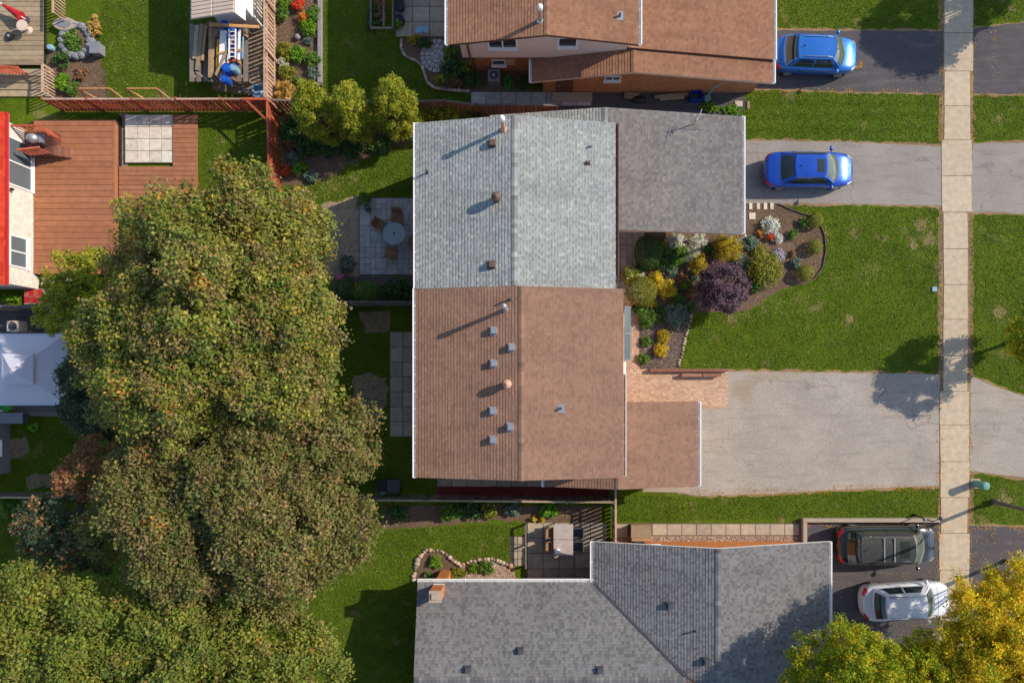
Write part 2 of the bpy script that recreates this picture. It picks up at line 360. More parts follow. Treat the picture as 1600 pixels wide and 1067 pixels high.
# ------------------------------------------------------------------ foliage
def quads(name, c, nrm, size, col, mat, parent=None, org=None, aspect=0.62, kind=None, roll=None, curl=0.18):
    """many leaf faces; c (n,3) centres, nrm (n,3), size (n,), col (n,3)"""
    n = len(c); nrm = nrm/(np.linalg.norm(nrm, axis=1, keepdims=True)+1e-9)
    t = rng.normal(size=(n, 3)); t -= nrm*(t*nrm).sum(1, keepdims=True); t /= np.linalg.norm(t, axis=1, keepdims=True)+1e-9
    b = np.cross(nrm, t); s = size[:, None]
    v = np.empty((n, 4, 3))
    v[:, 0] = c-t*s; v[:, 1] = c+b*s*aspect-nrm*s*curl; v[:, 2] = c+t*s; v[:, 3] = c-b*s*aspect-nrm*s*curl
    off = np.zeros(3)
    if parent is not None:
        q = parent
        while q is not None: off += np.array(q.location); q = q.parent
    elif org is not None: off = np.array(org, dtype=float)
    v = (v.reshape(-1, 3)-off).astype(np.float32)
    me = bpy.data.meshes.new(name); me.vertices.add(4*n); me.vertices.foreach_set('co', v.ravel())
    me.loops.add(4*n); me.loops.foreach_set('vertex_index', np.arange(4*n, dtype=np.int32))
    me.polygons.add(n); me.polygons.foreach_set('loop_start', np.arange(0, 4*n, 4, dtype=np.int32))
    me.polygons.foreach_set('loop_total', np.full(n, 4, dtype=np.int32))
    at = me.color_attributes.new('Col', 'FLOAT_COLOR', 'POINT')
    cc = np.ones((n, 4, 4), dtype=np.float32); cc[:, :, :3] = col[:, None, :]; at.data.foreach_set('color', cc.ravel())
    me.update(calc_edges=True); me.materials.append(mat)
    o = bpy.data.objects.new(name, me); COL.objects.link(o)
    if parent is not None: o.parent = parent
    elif org is not None: o.location = org
    if kind: o['kind'] = kind
    return o

PAL = {k: np.minimum(np.array([A(*c)[:3] for c in v])*1.55, 0.85) for k, v in {
 'maple': [(114, 126, 44), (92, 113, 39), (72, 95, 37), (133, 136, 50), (145, 117, 73), (123, 103, 65), (159, 146, 55), (97, 115, 52), (139, 126, 86)],
 'maple2': [(110, 107, 50), (93, 103, 44), (127, 103, 66), (142, 118, 82), (86, 101, 42), (114, 92, 68), (101, 110, 58), (133, 123, 68), (97, 107, 48)],
 'maple3': [(118, 128, 45), (101, 118, 43), (82, 101, 41), (135, 134, 51), (135, 112, 66), (99, 110, 54), (120, 121, 45)],
 'flame': [(176, 132, 48), (180, 112, 48), (170, 144, 54), (160, 104, 64)],
 'shade': [(70, 86, 62), (58, 74, 56), (84, 98, 74), (64, 78, 50)],
 'locust': [(129, 148, 27), (104, 129, 27), (153, 160, 31), (88, 115, 27), (185, 174, 33), (120, 141, 31)],
 'locustgold': [(231, 181, 28), (211, 168, 32), (183, 157, 34), (239, 192, 44), (162, 146, 34)],
 'cedar': [(131, 140, 36), (108, 123, 34), (153, 153, 44), (88, 105, 32), (168, 157, 50)],
 'green': [(79, 113, 39), (98, 129, 46), (63, 95, 37), (118, 143, 57)],
 'dark': [(56, 88, 41), (72, 106, 48), (47, 74, 37), (86, 115, 55)],
 'olive': [(113, 120, 41), (132, 134, 48), (95, 104, 37), (152, 146, 55)],
 'lime': [(110, 150, 34), (90, 134, 32), (128, 160, 44), (76, 112, 30)],
 'yellow': [(216, 178, 36), (198, 164, 34), (228, 194, 60), (176, 150, 40), (150, 140, 40)],
 'gold': [(176, 150, 36), (152, 136, 34), (190, 162, 46), (128, 120, 34)],
 'purple': [(104, 76, 88), (86, 62, 72), (122, 98, 110), (74, 56, 62), (136, 116, 124), (94, 80, 78)],
 'blue': [(108, 124, 106), (90, 108, 92), (130, 144, 126), (76, 96, 78)],
 'white': [(232, 226, 214), (216, 206, 186), (120, 130, 70), (236, 232, 226), (150, 150, 90)],
 'lav': [(170, 160, 180), (146, 136, 160), (120, 124, 100), (190, 182, 196)],
 'red': [(216, 40, 34), (226, 70, 40), (196, 30, 40), (96, 110, 40)],
 'orange': [(226, 120, 50), (214, 92, 50), (110, 118, 44), (230, 150, 60)],
 'pink': [(214, 100, 150), (196, 70, 120), (90, 110, 50), (222, 140, 170)],
 'rust': [(142, 94, 66), (124, 82, 60), (110, 104, 56), (160, 116, 84)],
 'strawgrass': [(190, 150, 84), (170, 134, 74), (204, 168, 104), (140, 128, 60)],
 'variegated': [(150, 158, 70), (96, 120, 44), (190, 186, 110), (70, 98, 40)],
 'fall': [(206, 134, 50), (190, 112, 44), (216, 160, 60), (160, 100, 52), (222, 176, 80)],
}.items()}

def leafcols(pal, n, bias=None):
    p = PAL[pal]; i = rng.integers(0, len(p), n); c = p[i]*rng.uniform(0.75, 1.25, (n, 1))
    if bias is not None: c = c*0.55+bias*0.45
    return c
def clump_leaves(cl, per, size, pal, up=0.35, flat=0.5, bias=True, low=-0.25, pal2=None, p2=0.0):
    """cl (m,4): clump centres and radii -> leaf arrays"""
    m = len(cl); n = m*per; idx = np.repeat(np.arange(m), per)
    d = rng.normal(size=(n, 3)); d /= np.linalg.norm(d, axis=1, keepdims=True)
    d[:, 2] = np.where(d[:, 2] < low, -d[:, 2], d[:, 2])
    r = cl[idx, 3]*rng.uniform(0.35, 1.1, n)
    c = cl[idx, :3]+d*r[:, None]*np.array([1, 1, 0.85])
    nr = d*(1-flat)+np.array([0, 0, up])+rng.normal(size=(n, 3))*flat
    s = size*rng.uniform(0.6, 1.35, n)
    b = None
    if bias: p = PAL[pal]; b = (p[rng.integers(0, len(p), m)]*rng.uniform(0.8, 1.2, (m, 1)))[idx]
    col = leafcols(pal, n, b)
    if pal2 and p2 > 0:
        k = (rng.random(m) < p2)[idx] & (rng.random(n) < 0.5); k |= rng.random(n) < p2*0.35; col[k] = leafcols(pal2, int(k.sum()))
    return c, nr, s, col
def lobes_clumps(lobes, n, cr, low=-0.2, inner=0.72, bough=0):
    """clump centres over the skin of several ellipsoids (x,y,z,rx,ry,rz)"""
    if bough:                                     # boughs first, then the clumps gathered on each of them
        bc = lobes_clumps(lobes, max(8, n//9), bough, low, inner); k = rng.integers(0, len(bc), n)
        d = rng.normal(size=(n, 3)); d /= np.linalg.norm(d, axis=1, keepdims=True); d[:, 2] = np.where(d[:, 2] < -0.1, -d[:, 2], d[:, 2])
        p = bc[k, :3]+d*bc[k, 3:4]*rng.uniform(0.45, 1.0, (n, 1))*np.array([1, 1, 0.7])
        base = lobes_clumps(lobes, int(n*0.6), cr, low, 0.55)    # the even mass below the boughs
        return np.concatenate([base, np.column_stack([p, cr*rng.uniform(0.7, 1.35, n)])])
    L = np.array(lobes); wgt = L[:, 3]*L[:, 4]; i = rng.choice(len(L), n*2, p=wgt/wgt.sum())
    d = rng.normal(size=(n*2, 3)); d /= np.linalg.norm(d, axis=1, keepdims=True); d[:, 2] = np.where(d[:, 2] < low, -d[:, 2], d[:, 2])
    q = rng.uniform(inner, 1.0, n*2)+np.where(rng.random(n*2) < 0.12, rng.uniform(0, 0.14, n*2), 0)
    p = L[i, :3]+d*L[i, 3:]*q[:, None]
    keep = np.ones(n*2, bool)
    for k in range(len(L)):                       # drop those buried deep in another lobe
        e = (((p-L[k, :3])/L[k, 3:])**2).sum(1); keep &= ~((e < 0.45) & (i != k))
    p = p[keep][:n]; r = cr*rng.uniform(0.7, 1.35, len(p))
    return np.column_stack([p, r])

def tree(name, label, base, lobes, nclump, cr, per, leaf, pal, trunk_r, limbs=9, pal2=None, p2=0.0, cat='tree', flat=0.5, inner=0.72, low=-0.2, fork=0.3, group=None, aspect=0.62, bough=0):
    b = Vector(base); t = thing(name, label, cat, b, group=group)
    L = np.array(lobes); cz = float(L[:, 2].mean()); m = MB(); ctr = Vector((L[:, 0].mean(), L[:, 1].mean(), cz))
    fk = b.lerp(Vector((ctr.x, ctr.y, ctr.z)), 0.0); fk = Vector((b.x*0.8+ctr.x*0.2, b.y*0.8+ctr.y*0.2, b.z+(cz-b.z)*fork))
    m.tube([b-Vector((0, 0, 0.05)), b+Vector((0, 0, 0.25)), fk], [trunk_r*1.35, trunk_r, trunk_r*0.85], 10)
    for k in range(limbs):
        l = L[k % len(L)]; d = Vector(rng.normal(size=3)); d.z = abs(d.z)*0.6; d.normalize()
        tip = Vector((l[0]+d.x*l[3]*0.62, l[1]+d.y*l[4]*0.62, l[2]+d.z*l[5]*0.6)); mid = fk.lerp(tip, 0.5)+Vector((0, 0, 0.25*abs(tip.z-fk.z)*0.4))
        r = trunk_r*0.5; m.tube([fk, mid, tip], [r, r*0.6, r*0.18], 6)
        for _ in range(3):
            e = Vector(rng.normal(size=3))*l[3]*0.16; e.z = abs(e.z); m.cyl(mid.lerp(tip, random.random()), mid.lerp(tip, 0.7)+e, r*0.3, r*0.08, 5)
    m.build('trunk', M_BARK, t)
    cl = lobes_clumps(lobes, nclump, cr, low, inner, bough)
    c, nr, s, col = clump_leaves(cl, per, leaf, pal, flat=flat, pal2=pal2, p2=p2)
    quads('crown', c, nr, s, col, M_LEAF, t, aspect=aspect)
    return t

def shrub(name, label, px, py, rpx, h, pal, leaf=0.055, n=None, cat='shrub', group=None, shape='mound', pal2=None, p2=0.0, flat=0.45, ry=None, stem=True):
    """a shrub that the drone sees at (px,py) with radius rpx; h its height"""
    q = P(px, py, h*0.6); r = rpx/30.0*K(h*0.6); ryy = r if ry is None else ry/30.0*K(h*0.6)
    base = Vector((q.x, q.y, 0)); t = thing(name, label, cat, base, group=group)
    if n is None: n = int(min(9000, 260+2.4*(r*ryy*math.pi)/(leaf*leaf)))
    if shape == 'ball':                            # clipped: leaves in a tight even skin
        d = rng.normal(size=(n, 3)); d /= np.linalg.norm(d, axis=1, keepdims=True); d[:, 2] = np.where(d[:, 2] < -0.5, -d[:, 2], d[:, 2])
        c = np.array([q.x, q.y, h*0.5])+d*np.array([r, ryy, h*0.5])*rng.uniform(0.88, 1.0, (n, 1))
        nr = d+rng.normal(size=(n, 3))*flat; s = leaf*rng.uniform(0.6, 1.3, n); col = leafcols(pal, n)
    elif shape == 'blades':                        # arching grass
        d = rng.normal(size=(n, 3)); d[:, 2] = np.abs(d[:, 2])*0.8+0.25; d /= np.linalg.norm(d, axis=1, keepdims=True)
        c = np.array([q.x, q.y, 0.05])+d*np.array([r, ryy, h])*rng.uniform(0.3, 1.0, (n, 1))
        nr = rng.normal(size=(n, 3))+np.array([0, 0, 1.0]); s = leaf*rng.uniform(0.8, 1.6, n); col = leafcols(pal, n)
    else:
        m = max(6, int(n/26)); d = rng.normal(size=(m, 3)); d /= np.linalg.norm(d, axis=1, keepdims=True); d[:, 2] = np.abs(d[:, 2])
        rr = rng.uniform(0.45, 0.92, (m, 1)); cc = np.array([q.x, q.y, h*0.25])+d*np.array([r, ryy, h*0.7])*rr
        cl = np.column_stack([cc, np.full(m, min(r, ryy)*0.30)*rng.uniform(0.6, 1.3, m)])
        c, nr, s, col = clump_leaves(cl, max(6, n//m), leaf, pal, flat=flat, pal2=pal2, p2=p2); c[:, 2] = np.maximum(c[:, 2], 0.02)
    quads('foliage', c, nr, s, col, M_LEAF if pal not in ('white', 'red', 'pink', 'orange', 'lav') else M_PETAL, t)
    if stem:
        mb = MB()
        for k in range(4):
            a = k*1.6+random.random(); mb.cyl(base, (q.x+math.cos(a)*r*0.5, q.y+math.sin(a)*ryy*0.5, h*0.6), 0.02*max(h, 0.5), 0.008, 5)
        mb.build('stem', M_BARK, t)
    return t

# ================================================================== THE GROUND
g = sheet('ground', rect(-3800, 5400, -3600, 4600), 0.0, M_GRASS)
road = sheet('road', rect(1700, 1960, -2500, 3500), 0.004, M_MID)
m = MB(); m.pbox(1692, 1700, -2500, 3500, 0, 0.13); struct(m.build('kerb', M_CONC))

def driveway(name, pts, mat, fr=3.0):
    cx = sum(p[0] for p in pts)/len(pts); cy = sum(p[1] for p in pts)/len(pts)
    out = [(x+(fr if x > cx else -fr)*0.4, y+(fr if y > cy else -fr)) for x, y in pts]
    sheet('dry_ground_edge', out, 0.004, M_FRINGE, 2.8, 9)
    return sheet(name, pts, 0.010, mat, 1.0, 7)
driveway('driveway', [(1180, 48), (1473, 49), (1473, 146), (1330, 143), (1180, 139)], M_DARK)
driveway('driveway', [(1521, 46), (1575, 38), (1700, 30), (1700, 156), (1600, 147), (1521, 147)], M_DARK)
driveway('driveway', [(940, 222), (1163, 220), (1300, 222), (1472, 229), (1471, 322), (1360, 319), (1210, 318), (1162, 318), (1150, 350), (1060, 356), (940, 356)], M_MID)
driveway('driveway', [(1519, 225), (1600, 223), (1700, 222), (1700, 340), (1600, 334), (1518, 331)], M_MID)
driveway('driveway', [(1060, 583), (1137, 580), (1300, 582), (1468, 585), (1467, 759), (1330, 764), (1200, 771), (1092, 774), (1060, 770)], M_PALE)
driveway('driveway', [(1516, 588), (1560, 606), (1600, 619), (1700, 640), (1700, 752), (1600, 746), (1515, 735)], M_PALE)
driveway('driveway', [(1240, 816), (1467, 816), (1467, 1010), (1250, 1010)], M_DARK, 2)
driveway('driveway', [(1514, 821), (1600, 823), (1700, 826), (1700, 960), (1514, 960)], M_DARK, 3)

# sidewalk: one base, a slab of its own between every two joints
sw = sheet('sidewalk', rect(1466, 1521, -400, 1500), 0.006, M_FRINGE, 2.0, 6)
js = [-120, -62, -5, 52, 112, 166, 219, 275, 332, 389, 445, 499, 556, 611, 664, 721, 777, 833, 890, 947, 1004, 1061, 1118, 1175]
for a, b in zip(js[:-1], js[1:]):
    y = (a+b)/2
    l = 1475 if y < 200 else 1471 if y < 335 else 1474 if y < 600 else 1468.5 if y < 770 else 1470 if y < 830 else 1467.5
    r = 1520 if y < 120 else 1515.5 if y < 215 else 1518 if y < 330 else 1511.5 if y < 600 else 1514 if y < 770 else 1511 if y < 830 else 1514.5
    j = lambda: random.uniform(-0.8, 0.8)
    p = [W(l+j(), a+0.45), W(r+j(), a+0.45+j()*0.4), W(r+j(), b-0.45), W(l+j(), b-0.45+j()*0.4)]
    m = MB(); m.prism([(q.x, q.y) for q in p], -0.05, 0.028+random.uniform(-0.004, 0.006)); m.build('slab', M_SIDEWALK, sw, bevel=0.008)

# beds of soil, mulch and bare ground
BED = [(962, 357), (1140, 357), (1140, 350), (1163, 350), (1163, 319), (1214, 318), (1226, 322), (1248, 333), (1268, 337), (1281, 350), (1288, 366), (1290, 392),
       (1285, 418), (1272, 436), (1252, 446), (1236, 446), (1215, 456), (1190, 470), (1172, 484), (1140, 490), (1092, 486), (1079, 497), (1072, 520), (1064, 552), (1058, 577),
       (1000, 577), (999, 480), (975, 470), (962, 440)]
sheet('soil_bed', BED, 0.012, M_SOIL, 1.2, 6)
sheet('mulch_bed', [(1000, 500), (1078, 500), (1071, 524), (1063, 552), (1057, 577), (1000, 577)], 0.018, M_MULCH, 1.0, 5)
sheet('soil_bed', [(433, -40), (497, -40), (497, 135), (520, 150), (520, 172), (434, 172)], 0.006, M_SOIL, 1.5, 6)
sheet('soil_bed', [(438, 176), (655, 176), (655, 215), (600, 240), (560, 250), (520, 275), (470, 290), (440, 290)], 0.006, M_SOIL, 3, 8)
sheet('bare_ground', [(500, 322), (560, 305), (566, 330), (560, 440), (520, 440), (505, 400)], 0.006, M_DIRT, 4, 8)
sheet('bare_ground', [(552, 588), (575, 582), (604, 590), (606, 630), (592, 662), (560, 650), (550, 620)], 0.006, M_DIRT, 4, 8)
sheet('bare_ground', [(560, 486), (610, 486), (608, 516), (570, 520)], 0.006, M_DIRT, 4, 8)
sheet('soil_bed', [(520, 432), (662, 432), (662, 478), (520, 478)], 0.008, M_MULCH, 1.5, 6)
sheet('soil_bed', [(596, 790), (940, 789), (940, 815), (822, 815), (780, 812), (700, 820), (640, 824), (596, 826)], 0.006, M_SOIL, 2.5, 7)
sheet('mulch_bed', [(683, 755), (950, 757), (950, 781), (683, 779)], 0.008, M_REDMULCH, 1.4, 6)
sheet('bare_ground', [(40, 745), (80, 738), (86, 762), (45, 766)], 0.006, M_DIRT, 4, 8)
sheet('bare_ground', [(8, 690), (40, 680), (46, 706), (16, 716)], 0.006, M_DIRT, 4, 8)
sheet('soil_bed', [(648, 905), (650, 878), (664, 862), (690, 858), (706, 868), (722, 880), (745, 874), (775, 872), (800, 882), (806, 905)], 0.008, M_SOIL, 1.2, 5)
sheet('gravel_bed', [(722, 882), (748, 878), (775, 876), (803, 884), (806, 905), (722, 905)], 0.014, M_GRAVEL, 1.0, 5)
sheet('gravel_bed', [(962, 832), (1252, 832), (1252, 858), (962, 858)], 0.008, M_GRAVEL, 1.2, 6)
sheet('soil_bed', [(628, 62), (720, 50), (770, 60), (830, 108), (832, 146), (735, 147), (690, 142), (668, 130), (662, 110), (650, 98), (632, 90)], 0.008, M_SOIL, 1.2, 6)
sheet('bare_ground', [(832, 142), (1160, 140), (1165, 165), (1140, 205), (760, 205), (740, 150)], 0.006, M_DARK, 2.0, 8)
sheet('soil_bed', [(72, 82), (150, 60), (165, 120), (170, 160), (78, 160)], 0.008, M_SOIL, 3, 7)
sheet('bare_ground', [(320, 40), (412, 0), (412, 150), (330, 140)], 0.006, M_DIRT, 5, 9)
sheet('path', [(1004, 757), (1079, 759), (1079, 769.5), (1004, 768)], 0.014, M_CONC)
sheet('bare_ground', rect(186, 200, 178, 262), 0.006, M_GRAVEL)
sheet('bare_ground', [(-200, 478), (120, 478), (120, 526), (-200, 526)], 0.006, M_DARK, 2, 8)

for x, y, r in ((1438, 352, 12), (1452, 374, 13), (1427, 383, 8), (1327, 498, 8), (1562, 488, 11), (1560, 186, 7), (1143, 500, 8), (1572, 782, 11), (1475, 178, 5), (1580, 12, 8)):
    sheet('worn_turf', [(x+r*random.uniform(0.45, 1.25)*math.cos(k*0.45)*0.9, y+r*random.uniform(0.45, 1.25)*math.sin(k*0.45)) for k in range(14)], 0.005, M_STRAWG)
# ------------------------------------------------------------------ paved places, slab by slab
def slabs(parent, x0, x1, y0, y1, nx, ny, mat, h=0.03, gap=1.0, jit=0.5, name='slab', stag=0):
    w = (x1-x0)/nx; d = (y1-y0)/ny; src = None
    for j in range(ny):
        for i in range(nx):
            q = W(x0+(i+0.5)*w+(stag*w if j % 2 else 0), y0+(j+0.5)*d); a = (w-gap)/60; b = (d-gap)/60
            off = parent.location
            if src is None:
                m = MB(); m.box(-a, a, -b, b, -0.03, h); src = m.build(name, mat, parent, local=True, bevel=0.006); o = src
            else: o = share(src, name, parent, (0, 0, 0))
            o.location = (q.x-off.x, q.y-off.y, random.uniform(-0.005, 0.005)); o.rotation_euler = (random.uniform(-1, 1)*0.006, random.uniform(-1, 1)*0.006, random.uniform(-1, 1)*0.006*jit)
def rand_paving(parent, x0, x1, y0, y1, u, mat, h=0.03):
    """slabs of three sizes fitted on a grid of u"""
    nx = int((x1-x0)/u); ny = int((y1-y0)/u); used = set()
    for j in range(ny):
        for i in range(nx):
            if (i, j) in used: continue
            opts = [(2, 2), (2, 1), (1, 2), (1, 1)]; random.shuffle(opts)
            for a, b in opts:
                cells = [(i+p, j+q) for p in range(a) for q in range(b)]
                if all(c not in used and c[0] < nx and c[1] < ny for c in cells): break
            used.update(cells)
            m = MB(); m.pbox(x0+i*u+0.3, x0+(i+a)*u-0.3, y0+j*u+0.3, y0+(j+b)*u-0.3, -0.03, h+random.uniform(-0.004, 0.004)); m.build('paver', mat, parent)
pa = sheet('patio', rect(561, 665, 309, 434), 0.012, M_SLABBASE); rand_paving(pa, 562, 664, 310, 434, 8.5, M_SLATE)
pa = sheet('patio', rect(609, 690, 518, 682), 0.012, M_SLABBASE); slabs(pa, 609.5, 690, 518.5, 682, 4, 7, M_SLAB)
pa = sheet('path', rect(682, 962, 728, 760), 0.012, M_SLABBASE); slabs(pa, 683, 962, 737, 760, 12, 1, M_SLAB)
pa = sheet('patio', rect(822, 948, 815, 912), 0.012, M_SLABBASE); slabs(pa, 824, 947, 816, 912, 5, 4, M_SLAB)
pa = sheet('path', rect(796, 822, 837, 884), 0.012, M_SLABBASE); slabs(pa, 797, 820, 838, 884, 2, 4, M_SLAB)
pa = sheet('path', rect(961, 1250, 817, 837), 0.013, M_SLABBASE); slabs(pa, 962, 981, 818, 839, 1, 1, M_SLAB); slabs(pa, 1019, 1249, 818, 836, 10, 1, M_SLAB)
pa = sheet('path', rect(930, 1008, 362, 470), 0.012, M_SLABBASE); rand_paving(pa, 931, 1007, 363, 469, 9.5, M_SLATE)
pa = sheet('patio', [(616, -60), (725, -60), (725, 58), (640, 60), (616, 48)], 0.012, M_SLABBASE); slabs(pa, 618, 725, -60, 58, 4, 5, M_SLAB)
pa = sheet('path', rect(735, 925, 143, 166), 0.014, M_SLABBASE); slabs(pa, 736, 924, 144, 166, 8, 1, M_GREYSLAB if 'M_GREYSLAB' in globals() else M_SLATE)
# round stone circle in the shady bed
st = thing('paving_circle', 'round circle of grey paving stones in the shady corner bed', 'paving', W(683, 88))
for r0, r1, n in ((0, 4, 1), (5, 11, 8), (12, 19, 14), (20, 26, 20)):
    for k in range(n):
        a0 = 2*math.pi*k/n+0.03; a1 = 2*math.pi*(k+1)/n-0.03; m = MB()
        if n == 1: m.cyl(W(683, 88, 0), W(683, 88, 0.05), 0.14, n=14)
        else:
            pts = [W(683+r*math.cos(a), 88+r*math.sin(a)) for r, a in ((r0, a0), (r1, a0), (r1, (a0+a1)/2), (r1, a1), (r0, a1))]
            m.prism([(q.x, q.y) for q in pts], 0, 0.045+random.uniform(-0.004, 0.004))
        m.build('paver', M_SLATE, st)

# brick walk: small bricks, joined, each with its own colour
def brick_field(name, areas, mat, parent, w=5.4, d=3.4):
    C = []; V = []; F = []
    cols = [A(212, 178, 150), A(208, 172, 144), A(216, 183, 155), A(203, 166, 139), A(211, 174, 148)]
    for x0, x1, y0, y1, turn in areas:
        ww, dd = (d, w) if turn else (w, d); nx = int((x1-x0)/ww); ny = int((y1-y0)/dd)
        for j in range(ny):
            for i in range(nx):
                sx = (ww/2 if (j % 2 and not turn) else 0); sy = (dd/2 if (i % 2 and turn) else 0)
                a = W(x0+i*ww+0.18+sx, y0+(j+1)*dd-0.18+sy); b = W(x0+(i+1)*ww-0.18+sx, y0+j*dd+0.18+sy)
                z = 0.035+random.uniform(-0.004, 0.004); o = len(V)
                V += [(a.x, a.y, z), (b.x, a.y, z), (b.x, b.y, z), (a.x, b.y, z), (a.x, a.y, 0), (b.x, a.y, 0), (b.x, b.y, 0), (a.x, b.y, 0)]
                F += [(o, o+1, o+2, o+3), (o+4, o+5, o+1, o), (o+5, o+6, o+2, o+1), (o+6, o+7, o+3, o+2), (o+7, o+4, o, o+3)]
                c = mul(random.choice(cols), random.uniform(0.85, 1.12)); C += [c]*8
    me = bpy.data.meshes.new(name); me.from_pydata(V, [], F); at = me.color_attributes.new('Col', 'FLOAT_COLOR', 'POINT')
    at.data.foreach_set('color', np.array(C, dtype=np.float32).ravel()); me.materials.append(mat)
    o = bpy.data.objects.new(name, me); COL.objects.link(o); o.parent = parent; o['kind'] = 'stuff'; return o
bw = sheet('path', [(945, 460), (999, 460), (999, 575), (1137, 577), (1137, 638), (945, 638)], 0.014, plain('tan_joint', A(188, 152, 124), 0.95, fine=30))
brick_field('bricks', [(946, 1137, 577, 637, False), (946, 998, 462, 576, True)], M_BRICKATTR, bw)

# ================================================================== HOUSES
def slope(parent, E0, E1, R0, R1, mat, trim, e=0.14, t=0.019, thick=0.15, deck=True, name='roof'):
    """one roof plane: a deck with fascia, and on it courses of shingles lapped like saw teeth"""
    E0, E1, R0, R1 = map(Vector, (E0, E1, R0, R1)); nrm = (E1-E0).cross(R0-E0).normalized()
    if nrm.z < 0: nrm = -nrm
    ud = (E1-E0).normalized(); up = (R0-E0)-ud*(R0-E0).dot(ud)
    V = up.length; n = max(2, int(round(V/e))); off = random.randint(0, 400)
    m = MB()
    for c in ((E0, E1, R1, R0),): m.add([q-nrm*0.004 for q in c]+[q-Vector((0, 0, thick)) for q in c], [(0, 1, 2, 3), (7, 6, 5, 4), (0, 4, 5, 1), (1, 5, 6, 2), (2, 6, 7, 3), (3, 7, 4, 0)])
    ro = m.build(name, trim, parent)
    m = MB()
    ns = max(1, int((E1-E0).length/1.1)); jv = [[random.uniform(-0.05, 0.05) for _ in range(ns+1)] for _ in range(n+1)]
    for i in range(n):
        for k in range(ns):
            v = []; uv = []; pts = []
            for vi, ki in ((i, k), (i, k+1), (i+1, k+1), (i+1, k)):
                f = (vi+(jv[vi][ki] if 0 < vi < n else 0))/n; pts.append(E0.lerp(R0, f).lerp(E1.lerp(R1, f), ki/ns))
            lift = random.uniform(0.8, 1.2)*t
            v = [pts[0]+nrm*lift, pts[1]+nrm*lift, pts[2]+nrm*0.003, pts[3]+nrm*0.003, pts[0]-nrm*0.002, pts[1]-nrm*0.002]
            us = [(p-E0).dot(ud)+off for p in pts]; o1 = (i+0.1+off)*e; o2 = (i+0.9+off)*e
            uv = [(us[0], o1), (us[1], o1), (us[2], o2), (us[3], o2), (us[0], o1), (us[1], o1)]
            m.add(v, [(0, 1, 2, 3), (4, 5, 1, 0), (4, 0, 3), (5, 2, 1)], uv)
    m.build('shingles', mat, ro, kind='stuff'); return ro
def ridge_cap(parent, a, b, mat, w=0.13, drop=0.035, e=0.2):
    a = Vector(a); b = Vector(b); d = (b-a).normalized(); s = d.cross(Vector((0, 0, 1))).normalized(); L = (b-a).length; n = max(2, int(L/e)); m = MB()
    for i in range(n):
        p = a+d*(L*i/n); q = a+d*(L*(i+1)/n+0.02); z0 = Vector((0, 0, 0.045)); z1 = Vector((0, 0, 0.032))
        v = [p-s*w+z0-Vector((0, 0, drop)), p+z0, p+s*w+z0-Vector((0, 0, drop)), q-s*w+z1-Vector((0, 0, drop)), q+z1, q+s*w+z1-Vector((0, 0, drop)), p-s*w-Vector((0, 0, drop)), p+s*w-Vector((0, 0, drop))]
        uv = [(i*0.31+0.1, 0.05)]*8
        m.add(v, [(0, 1, 4, 3), (1, 2, 5, 4), (6, 7, 2, 1, 0)], uv)
    o = m.build('ridge_cap', mat, parent, kind='stuff'); return o
def gutter(parent, a, b, mat=None, out=(1, 0, 0), w=0.12, straps=True):
    mat = mat or M_WHITE; a = Vector(a); b = Vector(b); o = Vector(out); m = MB()
    m.bar(a+o*0.01-Vector((0, 0, 0.05)), b+o*0.01-Vector((0, 0, 0.05)), 0.012, 0.11); m.bar(a+o*(w), b+o*(w), 0.05, 0.12)
    m.bar(a+o*w/2-Vector((0, 0, 0.10)), b+o*w/2-Vector((0, 0, 0.10)), w, 0.012)
    if straps:
        L = (b-a).length; n = int(L/0.75)
        for i in range(n+1):
            p = a.lerp(b, i/max(n, 1)); m.bar(p-o*0.03+Vector((0, 0, 0.03)), p+o*w+Vector((0, 0, 0.03)), 0.03, 0.012)
    return m.build('gutter', mat, parent)
def wall_box(parent, x0, x1, y0, y1, z0, z1, mat, name='wall'):
    m = MB(); m.pbox(x0, x1, y0, y1, z0, z1); return m.build(name, mat, parent)
def gable_wall(parent, y0, y1, xa, xr, xb, za, zr, zb, z0, mat, name='wall'):
    """pentagon wall between plan rows y0 and y1"""
    prof = [(xa, z0), (xb, z0), (xb, zb), (xr, zr), (xa, za)]
    v = [W(x, y0, z) for x, z in prof]+[W(x, y1, z) for x, z in prof]
    m = MB(); m.add(v, [(0, 1, 2, 3, 4), (9, 8, 7, 6, 5)]+[(i, 5+i, 5+(i+1) % 5, (i+1) % 5) for i in range(5)]); return m.build(name, mat, parent)
def window(parent, c, r, n, w, h, bars=1, frame=0.07, glass=None, fm=None):
    c = Vector(c); r = Vector(r); n = Vector(n); u = Vector((0, 0, 1)); m = MB()
    for s in (-1, 1):
        m.bar(c+r*s*(w/2)-u*(h/2+frame/2)+n*0.02, c+r*s*(w/2)+u*(h/2+frame/2)+n*0.02, 0.07, frame, up=r)
        m.bar(c-r*(w/2-frame/2)+u*s*h/2+n*0.02, c+r*(w/2-frame/2)+u*s*h/2+n*0.02, 0.066, frame)
    for k in range(bars): x = -w/2+w*(k+1)/(bars+1); m.bar(c+r*x-u*(h/2-frame/2)+n*0.02, c+r*x+u*(h/2-frame/2)+n*0.02, 0.06, 0.06, up=r)
    f = m.build('window', fm or M_WHITE, parent)
    m = MB(); m.bar(c-r*(w/2-0.03)+n*0.012, c+r*(w/2-0.03)+n*0.012, 0.01, h-0.05); m.build('pane', glass or M_GLASS, f)
    m = MB(); m.bar(c-r*(w/2+0.08)-u*(h/2+0.07)+n*0.06, c+r*(w/2+0.08)-u*(h/2+0.07)+n*0.06, 0.16, 0.04); m.build('sill', fm or M_WHITE, f)
    return f
